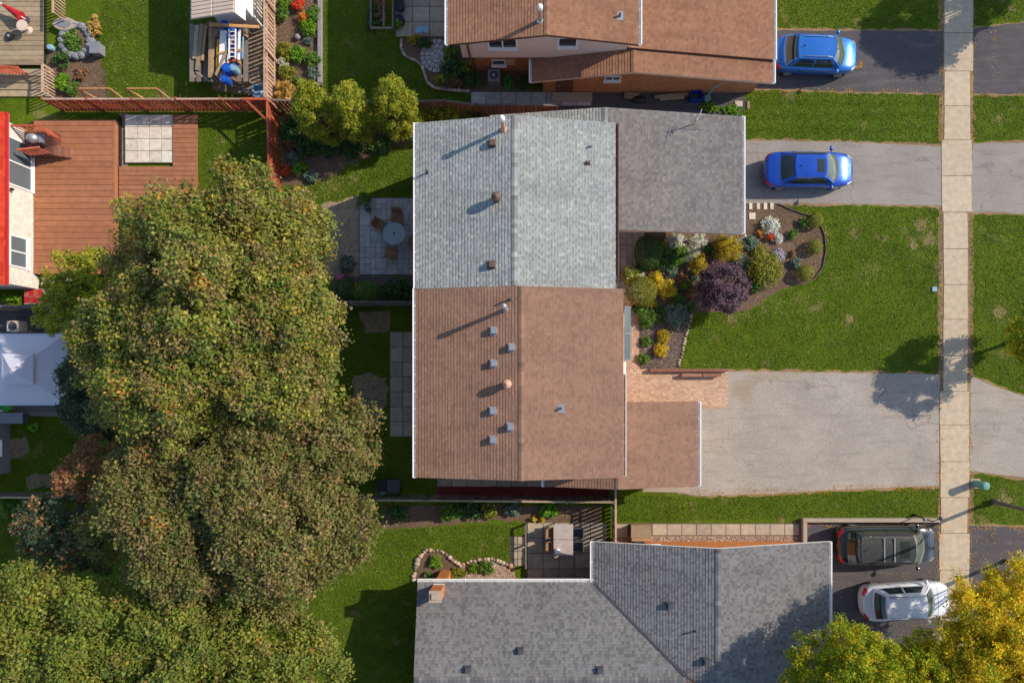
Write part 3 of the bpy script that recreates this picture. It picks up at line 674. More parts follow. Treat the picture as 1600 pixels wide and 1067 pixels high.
def flue(parent, x, y, z0, h, r=0.09, cap=M_METAL, pipe=M_METAL):
    m = MB(); m.lathe(W(x, y, z0-0.1), [(r*1.7, 0), (r*1.7, 0.12), (r, 0.2), (r, h*0.86)], 14); o = m.build('flue', pipe, parent, smooth=False)
    m = MB(); m.lathe(W(x, y, z0-0.1), [(r*1.05, h*0.84), (r*1.32, h*0.86), (r*1.32, h*0.97), (r*1.1, h*1.01), (r*0.5, h*1.04)], 14); m.build('flue_cap', cap, o)
def box_vent(parent, x, y, z0, s=0.3, mat=M_METAL, h=0.24):
    q = W(x, y, z0); m = MB(); a = s/2; b = s/2*0.86
    v = [(q.x-a, q.y-a, z0-0.12), (q.x+a, q.y-a, z0-0.12), (q.x+a, q.y+a, z0-0.12), (q.x-a, q.y+a, z0-0.12),
         (q.x-a, q.y-a, z0+h*0.75), (q.x+a, q.y-a, z0+h*0.75), (q.x+a, q.y+a, z0+h*0.75), (q.x-a, q.y+a, z0+h*0.75),
         (q.x-b, q.y-b, z0+h), (q.x+b, q.y-b, z0+h), (q.x+b, q.y+b, z0+h), (q.x-b, q.y+b, z0+h)]
    m.add(v, [(0, 1, 5, 4), (1, 2, 6, 5), (2, 3, 7, 6), (3, 0, 4, 7), (4, 5, 9, 8), (5, 6, 10, 9), (6, 7, 11, 10), (7, 4, 8, 11), (8, 9, 10, 11)])
    o = m.build('roof_vent', mat, parent); m = MB(); m.box(q.x-a*1.35, q.x+a*1.35, q.y-a*1.35, q.y+a*1.35, z0-0.12, z0+0.035); m.build('flashing', mat, o)
def mushroom(parent, x, y, z0, mat, r=0.21, h=0.5):
    m = MB(); m.lathe(W(x, y, z0-0.1), [(r*0.8, 0), (r*0.75, h*0.6), (r*1.0, h*0.64), (r*1.0, h*0.86), (r*0.8, h*0.98), (r*0.3, h*1.06)], 20); o = m.build('turbine_vent', mat, parent)
    m = MB(); m.lathe(W(x, y, z0-0.1), [(r*0.32, h*1.0), (r*0.32, h*1.1), (r*0.1, h*1.13)], 12); m.build('vent_knob', mat, o)
def pipe(parent, x, y, z0, h=0.3, r=0.045, mat=M_DGREY):
    m = MB(); m.lathe(W(x, y, z0-0.06), [(r*2.0, 0), (r*2.0, 0.05), (r, 0.12), (r, h)], 12); m.build('vent_pipe', mat, parent)
def zs(x, xa, za, xb, zb): return za+(zb-za)*(x-xa)/(xb-xa)

# ---- the pale grey semi with its charcoal garage roof
GH = thing('semi_detached_house', 'two-storey house with pale grey shingle roof and charcoal garage roof', 'house', W(812, 360))
ZE, ZR = 5.2, 6.13
gable_wall(GH, 258, 472, 690, 811, 934, 5.22, 6.06, 5.22, 0, M_BRICK)
slope(GH, W(679, 250.5, ZE), W(679, 472, ZE), W(811, 250.5, ZR), W(811, 472, ZR), SH_GREY, M_WHITE)
slope(GH, W(945, 250.5, ZE), W(945, 472, ZE), W(811.2, 250.5, ZR), W(811.2, 472, ZR), SH_GREY, M_WHITE)
ridge_cap(GH, W(811, 251, ZR), W(811, 471, ZR), SH_GREY)
gutter(GH, W(679, 250.5, ZE-0.03), W(679, 472, ZE-0.03), M_WHITE, (-1, 0, 0)); gutter(GH, W(945, 250.5, ZE-0.03), W(945, 455, ZE-0.03), M_BROWNTRIM, (1, 0, 0))
gx = lambda x: zs(x, 679, ZE, 811, ZR); hx = lambda x: zs(x, 945, ZE, 811, ZR)
def at(px, py, fz):               # plan position of what is seen at (px,py) on a roof whose height is fz(plan x)
    z = 5.6
    for _ in range(6): x, y = plan(px, py, z); z = fz(x)
    return x, y, z
x, y, z = at(787, 203, gx); flue(GH, x, y, z, 1.5, 0.09, M_WHITE, M_COPPER)
x, y, z = at(776, 312, gx); mushroom(GH, x, y, z, M_VENT, 0.21, 0.72)
for px, py in ((770, 225), (769, 414)): x, y, z = at(px, py, gx); box_vent(GH, x, y, z, 0.28, M_VENT)
x, y, z = at(668, 270, gx); pipe(GH, x, y, z, 0.45, 0.05, M_DGREY)
x, y, z = at(924, 229, hx); pipe(GH, x, y, z, 0.3, 0.05, M_METAL)
x, y, z = at(919, 255, hx); box_vent(GH, x, y, z, 0.14, M_VENT, 0.16)
# garage
gable_wall(GH, 220, 257.8, 790, 930, 948, 2.62, 3.6, 3.5, 0, M_BUFF)
for y in (218, 376): m = MB(); m.bar(W(950, y, 2.42), W(1131, y, 2.42), 0.12, 0.2); m.build('carport_beam', M_CREAM, GH)
m = MB(); m.bar(W(1130, 219, 2.42), W(1130, 375, 2.42), 0.12, 0.2); m.build('carport_beam', M_CREAM, GH)
for x, y in ((1130, 219), (1130, 376), (1040, 219)): m = MB(); m.bar(W(x, y, 0), W(x, y, 2.32), 0.13, 0.13); m.build('carport_post', M_WHITE, GH)
slope(GH, W(772, 212, 2.72), W(772, 257, 2.72), W(934.7, 212, 3.71), W(934.7, 257, 3.71), SH_GREY, M_CREAM)
slope(GH, W(1137, 212, 2.6), W(1137, 382.5, 2.6), W(935, 212, 3.71), W(935, 382.5, 3.71), SH_CHAR, M_CREAM, t=0.018)
ridge_cap(GH, W(935, 212.5, 3.71), W(935, 249, 3.71), SH_GREY)
gutter(GH, W(1137, 212, 2.58), W(1137, 382, 2.58), M_WHITE, (1, 0, 0))
m = MB(); m.bar(W(1143, 384, 0.1), W(1143, 384, 2.5), 0.08, 0.06); m.build('downspout', M_WHITE, GH)
for cy in (280, 440): window(GH, W(690, cy, 3.9), (0, 1, 0), (-1, 0, 0), 1.5, 1.2); window(GH, W(934, cy, 4.1), (0, 1, 0), (1, 0, 0), 1.5, 1.1)
window(GH, W(690, 400, 1.15), (0, 1, 0), (-1, 0, 0), 1.9, 2.0)
m = MB(); m.pbox(934.2, 936, 405, 435, 0.1, 2.15); fd = m.build('front_door', M_BROWNTRIM, GH); m = MB(); q = W(937, 409, 1.05); m.blob(q, (0.04, 0.04, 0.04)); m.build('handle', M_METAL, fd)

# ---- the brown semi
BH = thing('semi_detached_house', 'two-storey house with brown shingle roof and row of square silver vents', 'house', W(816, 600))
ZB = 6.2
gable_wall(BH, 473, 717, 690, 820, 944, 5.22, 6.1, 5.25, 0, M_BUFF)
slope(BH, W(678, 472.3, 5.2), W(678, 724, 5.2), W(820, 472.3, ZB), W(820, 724, ZB), SH_BROWN, M_BROWNTRIM)
slope(BH, W(955, 472.3, 5.25), W(955, 724, 5.25), W(820.2, 472.3, ZB), W(820.2, 724, ZB), SH_BROWN, M_WHITE)
ridge_cap(BH, W(820, 472.6, ZB), W(820, 723.6, ZB), SH_BROWN)
gutter(BH, W(678, 472, 5.17), W(678, 724, 5.17), M_WHITE, (-1, 0, 0)); gutter(BH, W(955, 586, 5.22), W(955, 722, 5.22), M_CREAM, (1, 0, 0))
bx = lambda x: zs(x, 678, 5.2, 820, ZB); cx_ = lambda x: zs(x, 955, 5.25, 820, ZB)
x, y, z = at(790, 484, bx); flue(BH, x, y, z, 1.65, 0.09, M_METAL, M_METAL)
x, y, z = at(797, 468, bx); pipe(BH, x, y, z, 0.42, 0.05, M_DGREY)
x, y, z = at(793, 600, bx); mushroom(BH, x, y, z, M_COPPER, 0.2, 0.72)
for px, py in ((772, 517), (800, 543), (772, 568), (771, 642), (798, 667), (771, 687)): x, y, z = at(px, py, bx); box_vent(BH, x, y, z, 0.27, M_METAL)
x, y, z = at(876, 638, cx_); pipe(BH, x, y, z, 0.32, 0.05, M_DGREY); m = MB(); q = W(x, y, z); m.box(q.x-0.09, q.x+0.16, q.y-0.2, q.y+0.2, z-0.1, z+0.035); m.build('flashing', M_METAL, BH)
gable_wall(BH, 632, 741, 862, 954, 1065, 2.62, 3.45, 2.58, 0, M_BUFF)
slope(BH, W(850, 700, 2.6), W(850, 748, 2.6), W(954, 700, 3.55), W(954, 748, 3.55), SH_BROWN, M_BROWNTRIM)
slope(BH, W(1073, 624.7, 2.6), W(1073, 748, 2.6), W(954.2, 624.7, 3.55), W(954.2, 748, 3.55), SH_BROWN, M_BROWNTRIM)
ridge_cap(BH, W(954, 724, 3.55), W(954, 747, 3.55), SH_BROWN)
gutter(BH, W(1073, 625, 2.58), W(1073, 747, 2.58), M_WHITE, (1, 0, 0)); gutter(BH, W(850, 724, 2.57), W(850, 748, 2.57), M_WHITE, (-1, 0, 0))
m = MB(); m.pbox(1065.2, 1067, 640, 732, 0.05, 2.2); gd = m.build('garage_door', M_WHITE, BH)
for k in range(3): m = MB(); m.pbox(1067, 1067.5, 642, 730, 0.12+k*0.7, 0.68+k*0.7); m.build('door_panel', M_CREAM, gd)
# lean-to glass canopy over the front windows
cp = [W(*plan(975, 480, 3.6), 3.75), W(*plan(986, 480, 3.6), 3.45), W(*plan(986, 563, 3.6), 3.45), W(*plan(975, 563, 3.6), 3.75)]
m = MB(); m.add(cp+[c-Vector((0, 0, 0.03)) for c in cp], [(0, 1, 2, 3), (7, 6, 5, 4), (0, 4, 5, 1), (1, 5, 6, 2), (2, 6, 7, 3), (3, 7, 4, 0)]); cn = m.build('porch_canopy', M_SKYGLASS, BH)
for i in (0, 1, 2): a = cp[0].lerp(cp[3], i/2); b = cp[1].lerp(cp[2], i/2); m = MB(); m.bar(a+Vector((0, 0, 0.03)), b+Vector((0, 0, 0.03)), 0.05, 0.04); m.build('rafter', M_GREY, cn)
a = plan(976, 565, 3.0); b = plan(976, 624, 3.0); m = MB(); m.bar(W(*a, 3.0), W(*b, 3.0), 0.12, 0.08); m.build('awning_rail', M_WHITE, BH)
for cy in (520, 650): window(BH, W(690, cy, 3.9), (0, 1, 0), (-1, 0, 0), 1.5, 1.2); window(BH, W(944, cy-20, 4.2), (0, 1, 0), (1, 0, 0), 1.5, 1.0)
window(BH, W(690, 585, 1.15), (0, 1, 0), (-1, 0, 0), 1.9, 2.0); window(BH, W(944, 520, 1.5), (0, 1, 0), (1, 0, 0), 2.0, 1.3)

# ---- the house at the top with rust-brown roofs on three levels
TH = thing('house', 'rust-brown roofed house with beige siding above brown brick beside dark driveway', 'house', W(900, 40))
wall_box(TH, 739, 966, -200, 111, 0, 2.6, M_BRICK)
gable_wall(TH, -200, 127, 732, 853, 966, 4.95, 5.78, 4.95, 2.62, M_SIDING)      # upper floor jettied over the brick
m = MB()
for k in range(57):
    x = 733+k*4.1; z1 = min(zs(x, 732, 4.95, 853, 5.78), zs(x, 966, 4.95, 853, 5.78)); m.bar(W(x, 127.2, 2.64), W(x, 127.2, z1), 0.022, 0.02, up=(1, 0, 0))
m.build('siding_ribs', M_SIDING, TH, kind='stuff')
slope(TH, W(720, -260, 5.0), W(720, 143, 5.0), W(853, -260, 5.87), W(853, 143, 5.87), SH_RUST, M_BROWNTRIM)
slope(TH, W(977, -260, 5.0), W(977, 143, 5.0), W(853.2, -260, 5.87), W(853.2, 143, 5.87), SH_RUST, M_BROWNTRIM)
ridge_cap(TH, W(853, -259, 5.87), W(853, 142.5, 5.87), SH_RUST)
gutter(TH, W(720, -260, 4.97), W(720, 143, 4.97), M_WHITE, (-1, 0, 0)); gutter(TH, W(977, -260, 4.97), W(977, 143, 4.97), M_WHITE, (1, 0, 0))
tx = lambda x: zs(x, 720, 5.0, 853, 5.87); ux = lambda x: zs(x, 977, 5.0, 853, 5.87)
x, y, z = at(844, 33, tx); flue(TH, x, y, z, 1.3, 0.09, M_WHITE, M_METAL)
x, y, z = at(968, 26, ux); pipe(TH, x, y, z, 0.32, 0.05, M_DGREY); m = MB(); q = W(x, y, z); m.box(q.x-0.09, q.x+0.16, q.y-0.2, q.y+0.2, z-0.1, z+0.035); m.build('flashing', M_METAL, TH)
m = MB(); m.bar(W(743, 128.6, 2.5), W(743, 128.6, 4.9), 0.09, 0.07); m.bar(W(743, 128.6, 2.5), W(743, 112.4, 2.2), 0.09, 0.07); m.bar(W(743, 112.4, 0.1), W(743, 112.4, 2.25), 0.09, 0.07); m.build('downspout', M_BROWNTRIM, TH)
window(TH, W(792, 127.9, 4.22), (1, 0, 0), (0, -1, 0), 1.3, 1.0, 1); window(TH, W(882, 127.9, 4.25), (1, 0, 0), (0, -1, 0), 0.85, 0.8, 0)
window(TH, W(781, 111, 0.98), (1, 0, 0), (0, -1, 0), 0.62, 0.5, 0)
m = MB(); m.pbox(790.5, 806, 111, 112, 0.72, 1.25); m.build('wall_panel', M_CREAM, TH)
# one-storey part
gable_wall(TH, 112, 145, 848, 976, 1175, 2.42, 3.44, 2.28, 0, M_BRICK)
wall_box(TH, 966.3, 1175, -200, 112, 0, 2.3, M_BRICK)
slope(TH, W(832, 126, 2.42), W(832, 160, 2.42), W(976, 126, 3.51), W(976, 160, 3.51), SH_RUST, M_CREAM)
slope(TH, W(1184, 128.5, 2.3), W(1184, 160, 2.3), W(976.2, 128.5, 3.51), W(976.2, 160, 3.51), SH_RUST, M_CREAM)
slope(TH, W(1184, -220, 2.47), W(1184, 128, 2.47), W(967, -220, 3.7), W(967, 128, 3.7), SH_RUST, M_BROWNTRIM)
ridge_cap(TH, W(976, 129, 3.51), W(976, 159.5, 3.51), SH_RUST)
gutter(TH, W(1184, -220, 2.44), W(1184, 128, 2.44), M_WHITE, (1, 0, 0)); gutter(TH, W(1184, 128, 2.28), W(1184, 160, 2.28), M_WHITE, (1, 0, 0)); gutter(TH, W(832, 127, 2.40), W(832, 160, 2.40), M_WHITE, (-1, 0, 0))
window(TH, W(952, 145, 1.75), (1, 0, 0), (0, -1, 0), 0.75, 0.42, 1)
m = MB(); m.pbox(869, 894, 145, 146.2, 0.15, 2.15); fd = m.build('side_door', M_BROWNTRIM, TH); m = MB(); q = W(872, 147.5, 1.05); m.blob(q, (0.04, 0.04, 0.04)); m.build('handle', M_METAL, fd)
m = MB(); m.pbox(862, 925, 146.5, 160, 0, 0.16); m.build('door_step', M_CONC, TH)
m = MB(); m.pbox(1175.2, 1177, 10, 105, 0.05, 2.2); gd = m.build('garage_door', M_WHITE, TH)
for k in range(3): m = MB(); m.pbox(1177, 1177.5, 12, 103, 0.12+k*0.7, 0.68+k*0.7); m.build('door_panel', M_CREAM, gd)

# ---- the bungalow at the bottom
BU = thing('bungalow', 'bungalow with slate grey shingle roof, white gutters and orange brick walls', 'house', W(960, 980))
ZBE = 2.5
wall_box(BU, 678, 930, 912, 1131, 0, 2.46, M_ORBRICK)
gable_wall(BU, 845.5, 1320, 934, 1092, 1252, 2.56, 3.82, 2.56, 0, M_ORBRICK)
# main part, north slope up to the valley, then the far slope
slope(BU, W(666, 887, ZBE), W(922, 887, ZBE), W(666, 1015, 3.58), W(1052, 1015, 3.58), SH_SLATE, M_WHITE, t=0.018)
slope(BU, W(666, 1143, ZBE), W(922, 1143, ZBE), W(666, 1015.2, 3.58), W(1052, 1015.2, 3.58), SH_SLATE, M_WHITE, t=0.018)
gable = [(912, 0), (1131, 0), (1131, 2.55), (1015, 3.5), (912, 2.6)]
v = [W(678, y, z) for y, z in gable]+[W(684, y, z) for y, z in gable]; m = MB(); m.add(v, [(0, 1, 2, 3, 4), (9, 8, 7, 6, 5)]+[(i, 5+i, 5+(i+1) % 5, (i+1) % 5) for i in range(5)]); m.build('wall', M_ORBRICK, BU)
# wing with its ridge running down the picture; its west slope above and below the main roof
vr = zs(3.58, 2.5, 921, 3.9, 1092)
slope(BU, W(921, 828.6, ZBE), W(921, 887, ZBE), W(1092, 828.6, 3.9), W(1092, 887, 3.9), SH_SLATE, M_WHITE, t=0.021)
def tri_slope(parent, yA, yB, sgn):
    # courses run along the wing; each starts where the valley crosses it
    E0 = W(921, yA, ZBE); E1 = W(921, yA+sgn*0.5, ZBE); R0 = W(1092, yA, 3.9); R1 = W(1092, yB, 3.9)
    return slope(parent, E0, E1, R0, R1, SH_SLATE, M_WHITE, t=0.021, name='roof')
tri_slope(BU, 887.2, 1047, 1)
slope(BU, W(1052, 1015, 3.575), W(1052, 1016, 3.575), W(1092, 1047, 3.9), W(1092, 1330, 3.9), SH_SLATE, M_WHITE, t=0.021)
slope(BU, W(1264, 828.6, ZBE), W(1264, 1330, ZBE), W(1092.2, 828.6, 3.9), W(1092.2, 1330, 3.9), SH_SLATE, M_WHITE, t=0.018)
ridge_cap(BU, W(1092, 829, 3.9), W(1092, 1329, 3.9), SH_SLATE); ridge_cap(BU, W(667, 1015, 3.58), W(1050, 1015, 3.58), SH_SLATE)
m = MB(); va = W(923, 888.5, 2.53); vb = W(1053, 1014, 3.6); m.bar(va+Vector((0, 0, 0.02)), vb+Vector((0, 0, 0.02)), 0.11, 0.03); m.build('valley_flashing', M_DGREY, BU)
gutter(BU, W(666, 887, ZBE-0.02), W(921, 887, ZBE-0.02), M_WHITE, (0, 1, 0)); gutter(BU, W(921, 828.6, ZBE-0.02), W(921, 887, ZBE-0.02), M_WHITE, (-1, 0, 0)); gutter(BU, W(1264, 828.6, ZBE-0.02), W(1264, 1330, ZBE-0.02), M_WHITE, (1, 0, 0))
m = MB(); m.pbox(689, 705, 890, 905, 0, 3.62); ch = m.build('chimney', M_ORBRICK, BU)
m = MB(); m.pbox(688.2, 705.8, 889.2, 905.8, 3.62, 3.7); m.build('chimney_cap', M_CONC, ch)
m = MB(); m.pbox(692, 701, 893, 901, 3.7, 3.78); m.build('flue_tile', M_CONC, ch)
m = MB(); m.pbox(688.7, 705.3, 889.6, 890, 2.38, 2.62); m.build('flashing', M_WHITE, ch)
fy = lambda y: zs(y, 887, ZBE, 1015, 3.58); wx = lambda x: zs(x, 921, ZBE, 1092, 3.9)
for px, py in ((731, 1045), (813, 1016), (937, 1046)):
    z = 3.0
    for _ in range(6): x, y = plan(px, py, z); z = fy(y)
    box_vent(BU, x, y, z, 0.26, M_DGREY, 0.2)
for px, py in ((1047, 945), (1104, 1032)): x, y, z = at(px, py, wx); box_vent(BU, x, y, z, 0.28, M_DGREY)
x, y, z = at(1086, 985, wx); pipe(BU, x, y, z, 0.35, 0.045, M_DGREY)
m = MB(); m.pbox(1252.2, 1254, 880, 990, 0.05, 2.2); gd = m.build('garage_door', M_WHITE, BU)
window(BU, W(800, 912, 1.5), (1, 0, 0), (0, 1, 0), 1.6, 1.1); window(BU, W(1010, 845.5, 1.6), (1, 0, 0), (0, 1, 0), 0.9, 0.7)

# ---- the white brick house with a red roof at the left edge
LH = thing('house', 'white painted brick house with bright red roof at left edge by deck', 'house', W(-60, 330))
wall_box(LH, -260, 61, 214, 452, 0, 2.55, M_WHBRICK)
slope(LH, W(71, 206, 2.6), W(71, 456, 2.6), W(-60, 206, 3.7), W(-60, 456, 3.7), SH_RED, M_WHITE)
slope(LH, W(-190, 206, 2.6), W(-190, 456, 2.6), W(-60.2, 206, 3.7), W(-60.2, 456, 3.7), SH_RED, M_WHITE)
m = MB(); m.bar(W(71.5, 206, 2.58), W(71.5, 456, 2.58), 0.03, 0.16); m.build('fascia', M_RED, LH)
window(LH, W(61, 270, 1.45), (0, 1, 0), (1, 0, 0), 2.3, 1.75, 1, glass=M_SKYGLASS); window(LH, W(61, 402, 1.45), (0, 1, 0), (1, 0, 0), 1.5, 1.1, 1, glass=M_SKYGLASS)
m = MB(); m.bar(W(63.5, 313, 2.1), W(63.5, 313, 2.3), 0.08, 0.12); m.blob(W(66, 313, 2.05), (0.08, 0.08, 0.11)); m.build('wall_lamp', M_BLACK, LH)

# ================================================================== FENCES
def fence(label, pts, h, mat, bw=0.14, gap=0.05, cap=None, lean=0.0, side=1, name='board_fence', post=2.4, capw=0.09):
    a0 = W(*pts[0]); t = thing(name, label, 'fence', a0); src = None; ps = None; acc = 0
    for (ax, ay), (bx_, by) in zip(pts[:-1], pts[1:]):
        a = W(ax, ay)-a0; b = W(bx_, by)-a0; d = b-a; L = d.length; d.normalize(); rz = math.atan2(d.y, d.x); nrm = Vector((-d.y, d.x, 0))*side
        n = int(L/(bw+gap))
        for i in range(n):
            q = a+d*((i+0.5)*L/n)+nrm*0.035
            if src is None: m = MB(); m.box(-bw/2, bw/2, -0.01, 0.01, 0.05, h); src = o = m.build('board', mat, t, local=True)
            else: o = share(src, 'board', t, (0, 0, 0))
            o.location = q; o.rotation_euler = (random.uniform(-0.02, 0.02), random.uniform(-0.015, 0.015), rz+random.uniform(-0.06, 0.06)); o.scale = (1, 1, random.uniform(0.985, 1.01))
        for z in (0.35, h-0.3):
            m = MB(); m.bar(a+Vector((0, 0, z)), b+Vector((0, 0, z)), 0.04, 0.09); m.build('rail', mat, t, local=True)
        k = max(1, int(round(L/post)))
        for i in range(k+1):
            q = a+d*(L*i/k)-nrm*0.03
            if ps is None: m = MB(); m.box(-0.05, 0.05, -0.05, 0.05, 0, h+0.06); ps = o = m.build('post', mat, t, local=True)
            else: o = share(ps, 'post', t, (0, 0, 0))
            o.location = q; o.rotation_euler = (0, 0, rz)
        for i in range(k):
            m = MB(); j = random.uniform(-0.01, 0.01); m.bar(a+d*(L*i/k+0.01)+Vector((0, 0, h+0.02+j)), a+d*(L*(i+1)/k-0.01)+Vector((0, 0, h+0.02-j)), capw, 0.035); m.build('cap_rail', cap or mat, t, local=True)
    return t
fence('long red board fence with pale cap behind the brown deck', [(100, 174), (432, 174)], 1.55, M_REDWOOD, cap=M_PINKWOOD, side=-1)
fence('faded pinkish board fence beside the flower bed at the top', [(433, -120), (433, 172)], 1.65, M_PINKWOOD, side=-1, gap=0.07)
fence('red board fence running down from the timber brace toward the maple', [(437, 178), (440, 300)], 1.65, M_REDWOOD, side=-1, gap=0.06)
fence('brown board fence passing behind the three cedars to the grey house', [(444, 176), (560, 178), (650, 178), (700, 177), (748, 183), (872, 184)], 1.6, M_BROWNWOOD, cap=M_GREYWOOD, side=-1, gap=0.06)
fence('short dark board fence between the two back yards at the party wall', [(500, 477), (668, 477)], 1.55, M_GREYWOOD, side=-1, gap=0.06)
fence('grey board fence below the brown roofed house with pale cap', [(520, 772), (600, 773), (955, 776)], 1.6, M_GREYWOOD, cap=M_OLDWOOD, side=1, gap=0.06)
fence('short fence running from the garage corner to the bungalow wall', [(957, 749), (957, 842)], 1.55, M_GREYWOOD, cap=M_PINKWOOD, side=-1, gap=0.06)
fence('weathered low fence in shade at the left edge below the gazebo', [(-120, 769), (260, 771)], 1.4, M_GREYWOOD, cap=M_OLDWOOD, side=1)
fence('dark fence with pale top between red house and gazebo yard', [(-120, 484), (120, 482)], 1.3, M_GREYWOOD, side=-1)
t = thing('fence_brace', 'orange diagonal timber brace across the red fence corner', 'timber', W(420, 178))
m = MB(); m.bar(W(405, 176, 1.62), W(437, 207, 1.62), 0.1, 0.06); m.build('brace', M_REDWOOD, t); m = MB(); m.bar(W(400, 175, 1.66), W(437, 175, 1.66), 0.12, 0.05); m.build('beam', M_REDWOOD, t)

# ================================================================== DECKS
def deck(label, x0, x1, y0, y1, n, z, mat, hole=None, trim=None):
    t = thing('deck', label, 'deck', W((x0+x1)/2, (y0+y1)/2)); d = (y1-y0)/n; srcs = {}
    for i in range(n):
        ya = y0+i*d; yb = ya+d
        spans = [(x0, x1)]
        if hole and yb > hole[2] and ya < hole[3]: spans = [(x0, hole[0]), (hole[1], x1)]
        for a, b in spans:
            if b-a < 2: continue
            m = MB(); m.pbox(a, b, ya+0.28, yb-0.28, z-0.035, z+random.uniform(-0.002, 0.002)); m.build('plank', mat, t)
    m = MB(); m.pbox(x0+1, x1-1, y0+1, y1-1, 0.02, z-0.045) if not hole else m.pbox(x0+1, hole[0]-1, y0+1, y1-1, 0.02, z-0.045)
    m.build('deck_frame', M_BLACK, t)
    if trim: m = MB(); m.pbox(trim-1.6, trim+1.6, y0, y1, z-0.3, z+0.012); m.build('trim_board', mat, t)
    return t
deck('large orange-brown composite deck beside the white brick house', 62, 186, 192, 430, 26, 0.42, M_DECK, trim=186)
deck('lower composite deck wrapped round the white tiled square', 190, 312, 182, 342, 22, 0.22, M_DECK, hole=(190, 273.5, 182, 257))
t = thing('tile_square', 'square of pale worn patio tiles set into the deck', 'paving', W(240, 228))
slabs(t, 198, 273, 181, 256, 4, 4, M_WHITETILE, h=0.16, gap=0.9)
tt = deck('weathered tan plank deck in the top left corner', -80, 74, -120, 106, 30, 0.3, M_OLDWOOD)
deck('dark plank deck in shade under the fabric gazebo', 30, 190, 520, 650, 16, 0.3, M_GREYWOOD)
# landing with red rails at the white house
t = thing('landing', 'small landing with red railing at the white house door', 'landing', W(85, 235))
m = MB(); m.pbox(62, 104, 216, 252, 0.42, 1.05); m.build('platform', M_BROWNTRIM, t)
for (xa, ya), (xb, yb) in (((62, 218), (104, 218)), ((104, 218), (120, 232)), ((70, 254), (104, 250))):
    m = MB(); m.bar(W(xa, ya, 1.95), W(xb, yb, 1.95), 0.1, 0.06); m.build('handrail', M_REDWOOD, t)
    for k in range(6): f = (k+0.5)/6; m = MB(); m.bar(W(xa+(xb-xa)*f, ya+(yb-ya)*f, 1.05), W(xa+(xb-xa)*f, ya+(yb-ya)*f, 1.92), 0.04, 0.04); m.build('baluster', M_REDWOOD, t)
for k in range(3): m = MB(); m.pbox(104+k*6, 110+k*6, 236, 252, 0.42, 0.9-k*0.16); m.build('step', M_BROWNWOOD, t)
t = thing('barbecue', 'silver domed barbecue standing on the landing by the white house', 'barbecue', W(88, 234, 1.05))
m = MB(); m.box(-0.28, 0.28, -0.22, 0.22, 0.1, 0.62); m.build('cabinet', M_DGREY, t, local=True)
m = MB(); m.blob((0, 0, 0.64), (0.3, 0.25, 0.24), 14, 8); m.build('lid', M_METAL, t, local=True, smooth=True)
m = MB(); m.box(0.3, 0.55, -0.2, 0.2, 0.58, 0.62); m.build('side_shelf', M_GREY, t, local=True)

# ================================================================== VEHICLES
def lerp_tab(tab, x):
    if x <= tab[0][0]: return tab[0][1]
    for (a, va), (b, vb) in zip(tab[:-1], tab[1:]):
        if x <= b: f = (x-a)/(b-a); f = f*f*(3-2*f); return va+(vb-va)*f
    return tab[-1][1]
def car_paint(name, c, rough=0.28, metal=0.35):
    s = N(name); n = s.noise(1.2, 3, 0.5); d = s.noise(14, 4, 0.6)
    s.col(s.ramp(n, [(0.3, mul(c, 0.92)), (0.7, mul(c, 1.08))])); s.b.inputs['Coat Weight'].default_value = 1.0; s.b.inputs['Coat Roughness'].default_value = 0.08
    s.l(s.ramp(d, [(0.3, (rough*0.8,)*3+(1,)), (0.7, (rough*1.3,)*3+(1,))]), s.b.inputs['Roughness'])
    s.b.inputs['Metallic'].default_value = metal; return s.m
M_CARGLASS = plain('car_glass', (0.025, 0.035, 0.032, 1), 0.05, var=0.25, scale=2.5, spec=0.7, bump=0)
M_WSGLASS = plain('windscreen_glass', (0.085, 0.11, 0.095, 1), 0.06, var=0.35, scale=3, spec=0.8, bump=0)
M_TAIL = plain('tail_light', A(200, 24, 34), 0.2, var=0.15, spec=0.6, bump=0)
M_HEAD = plain('head_light', A(226, 226, 232), 0.12, 0.2, var=0.1, spec=0.7, bump=0)
M_CHROME = plain('chrome', A(210, 212, 216), 0.15, 0.95, var=0.05, bump=0)
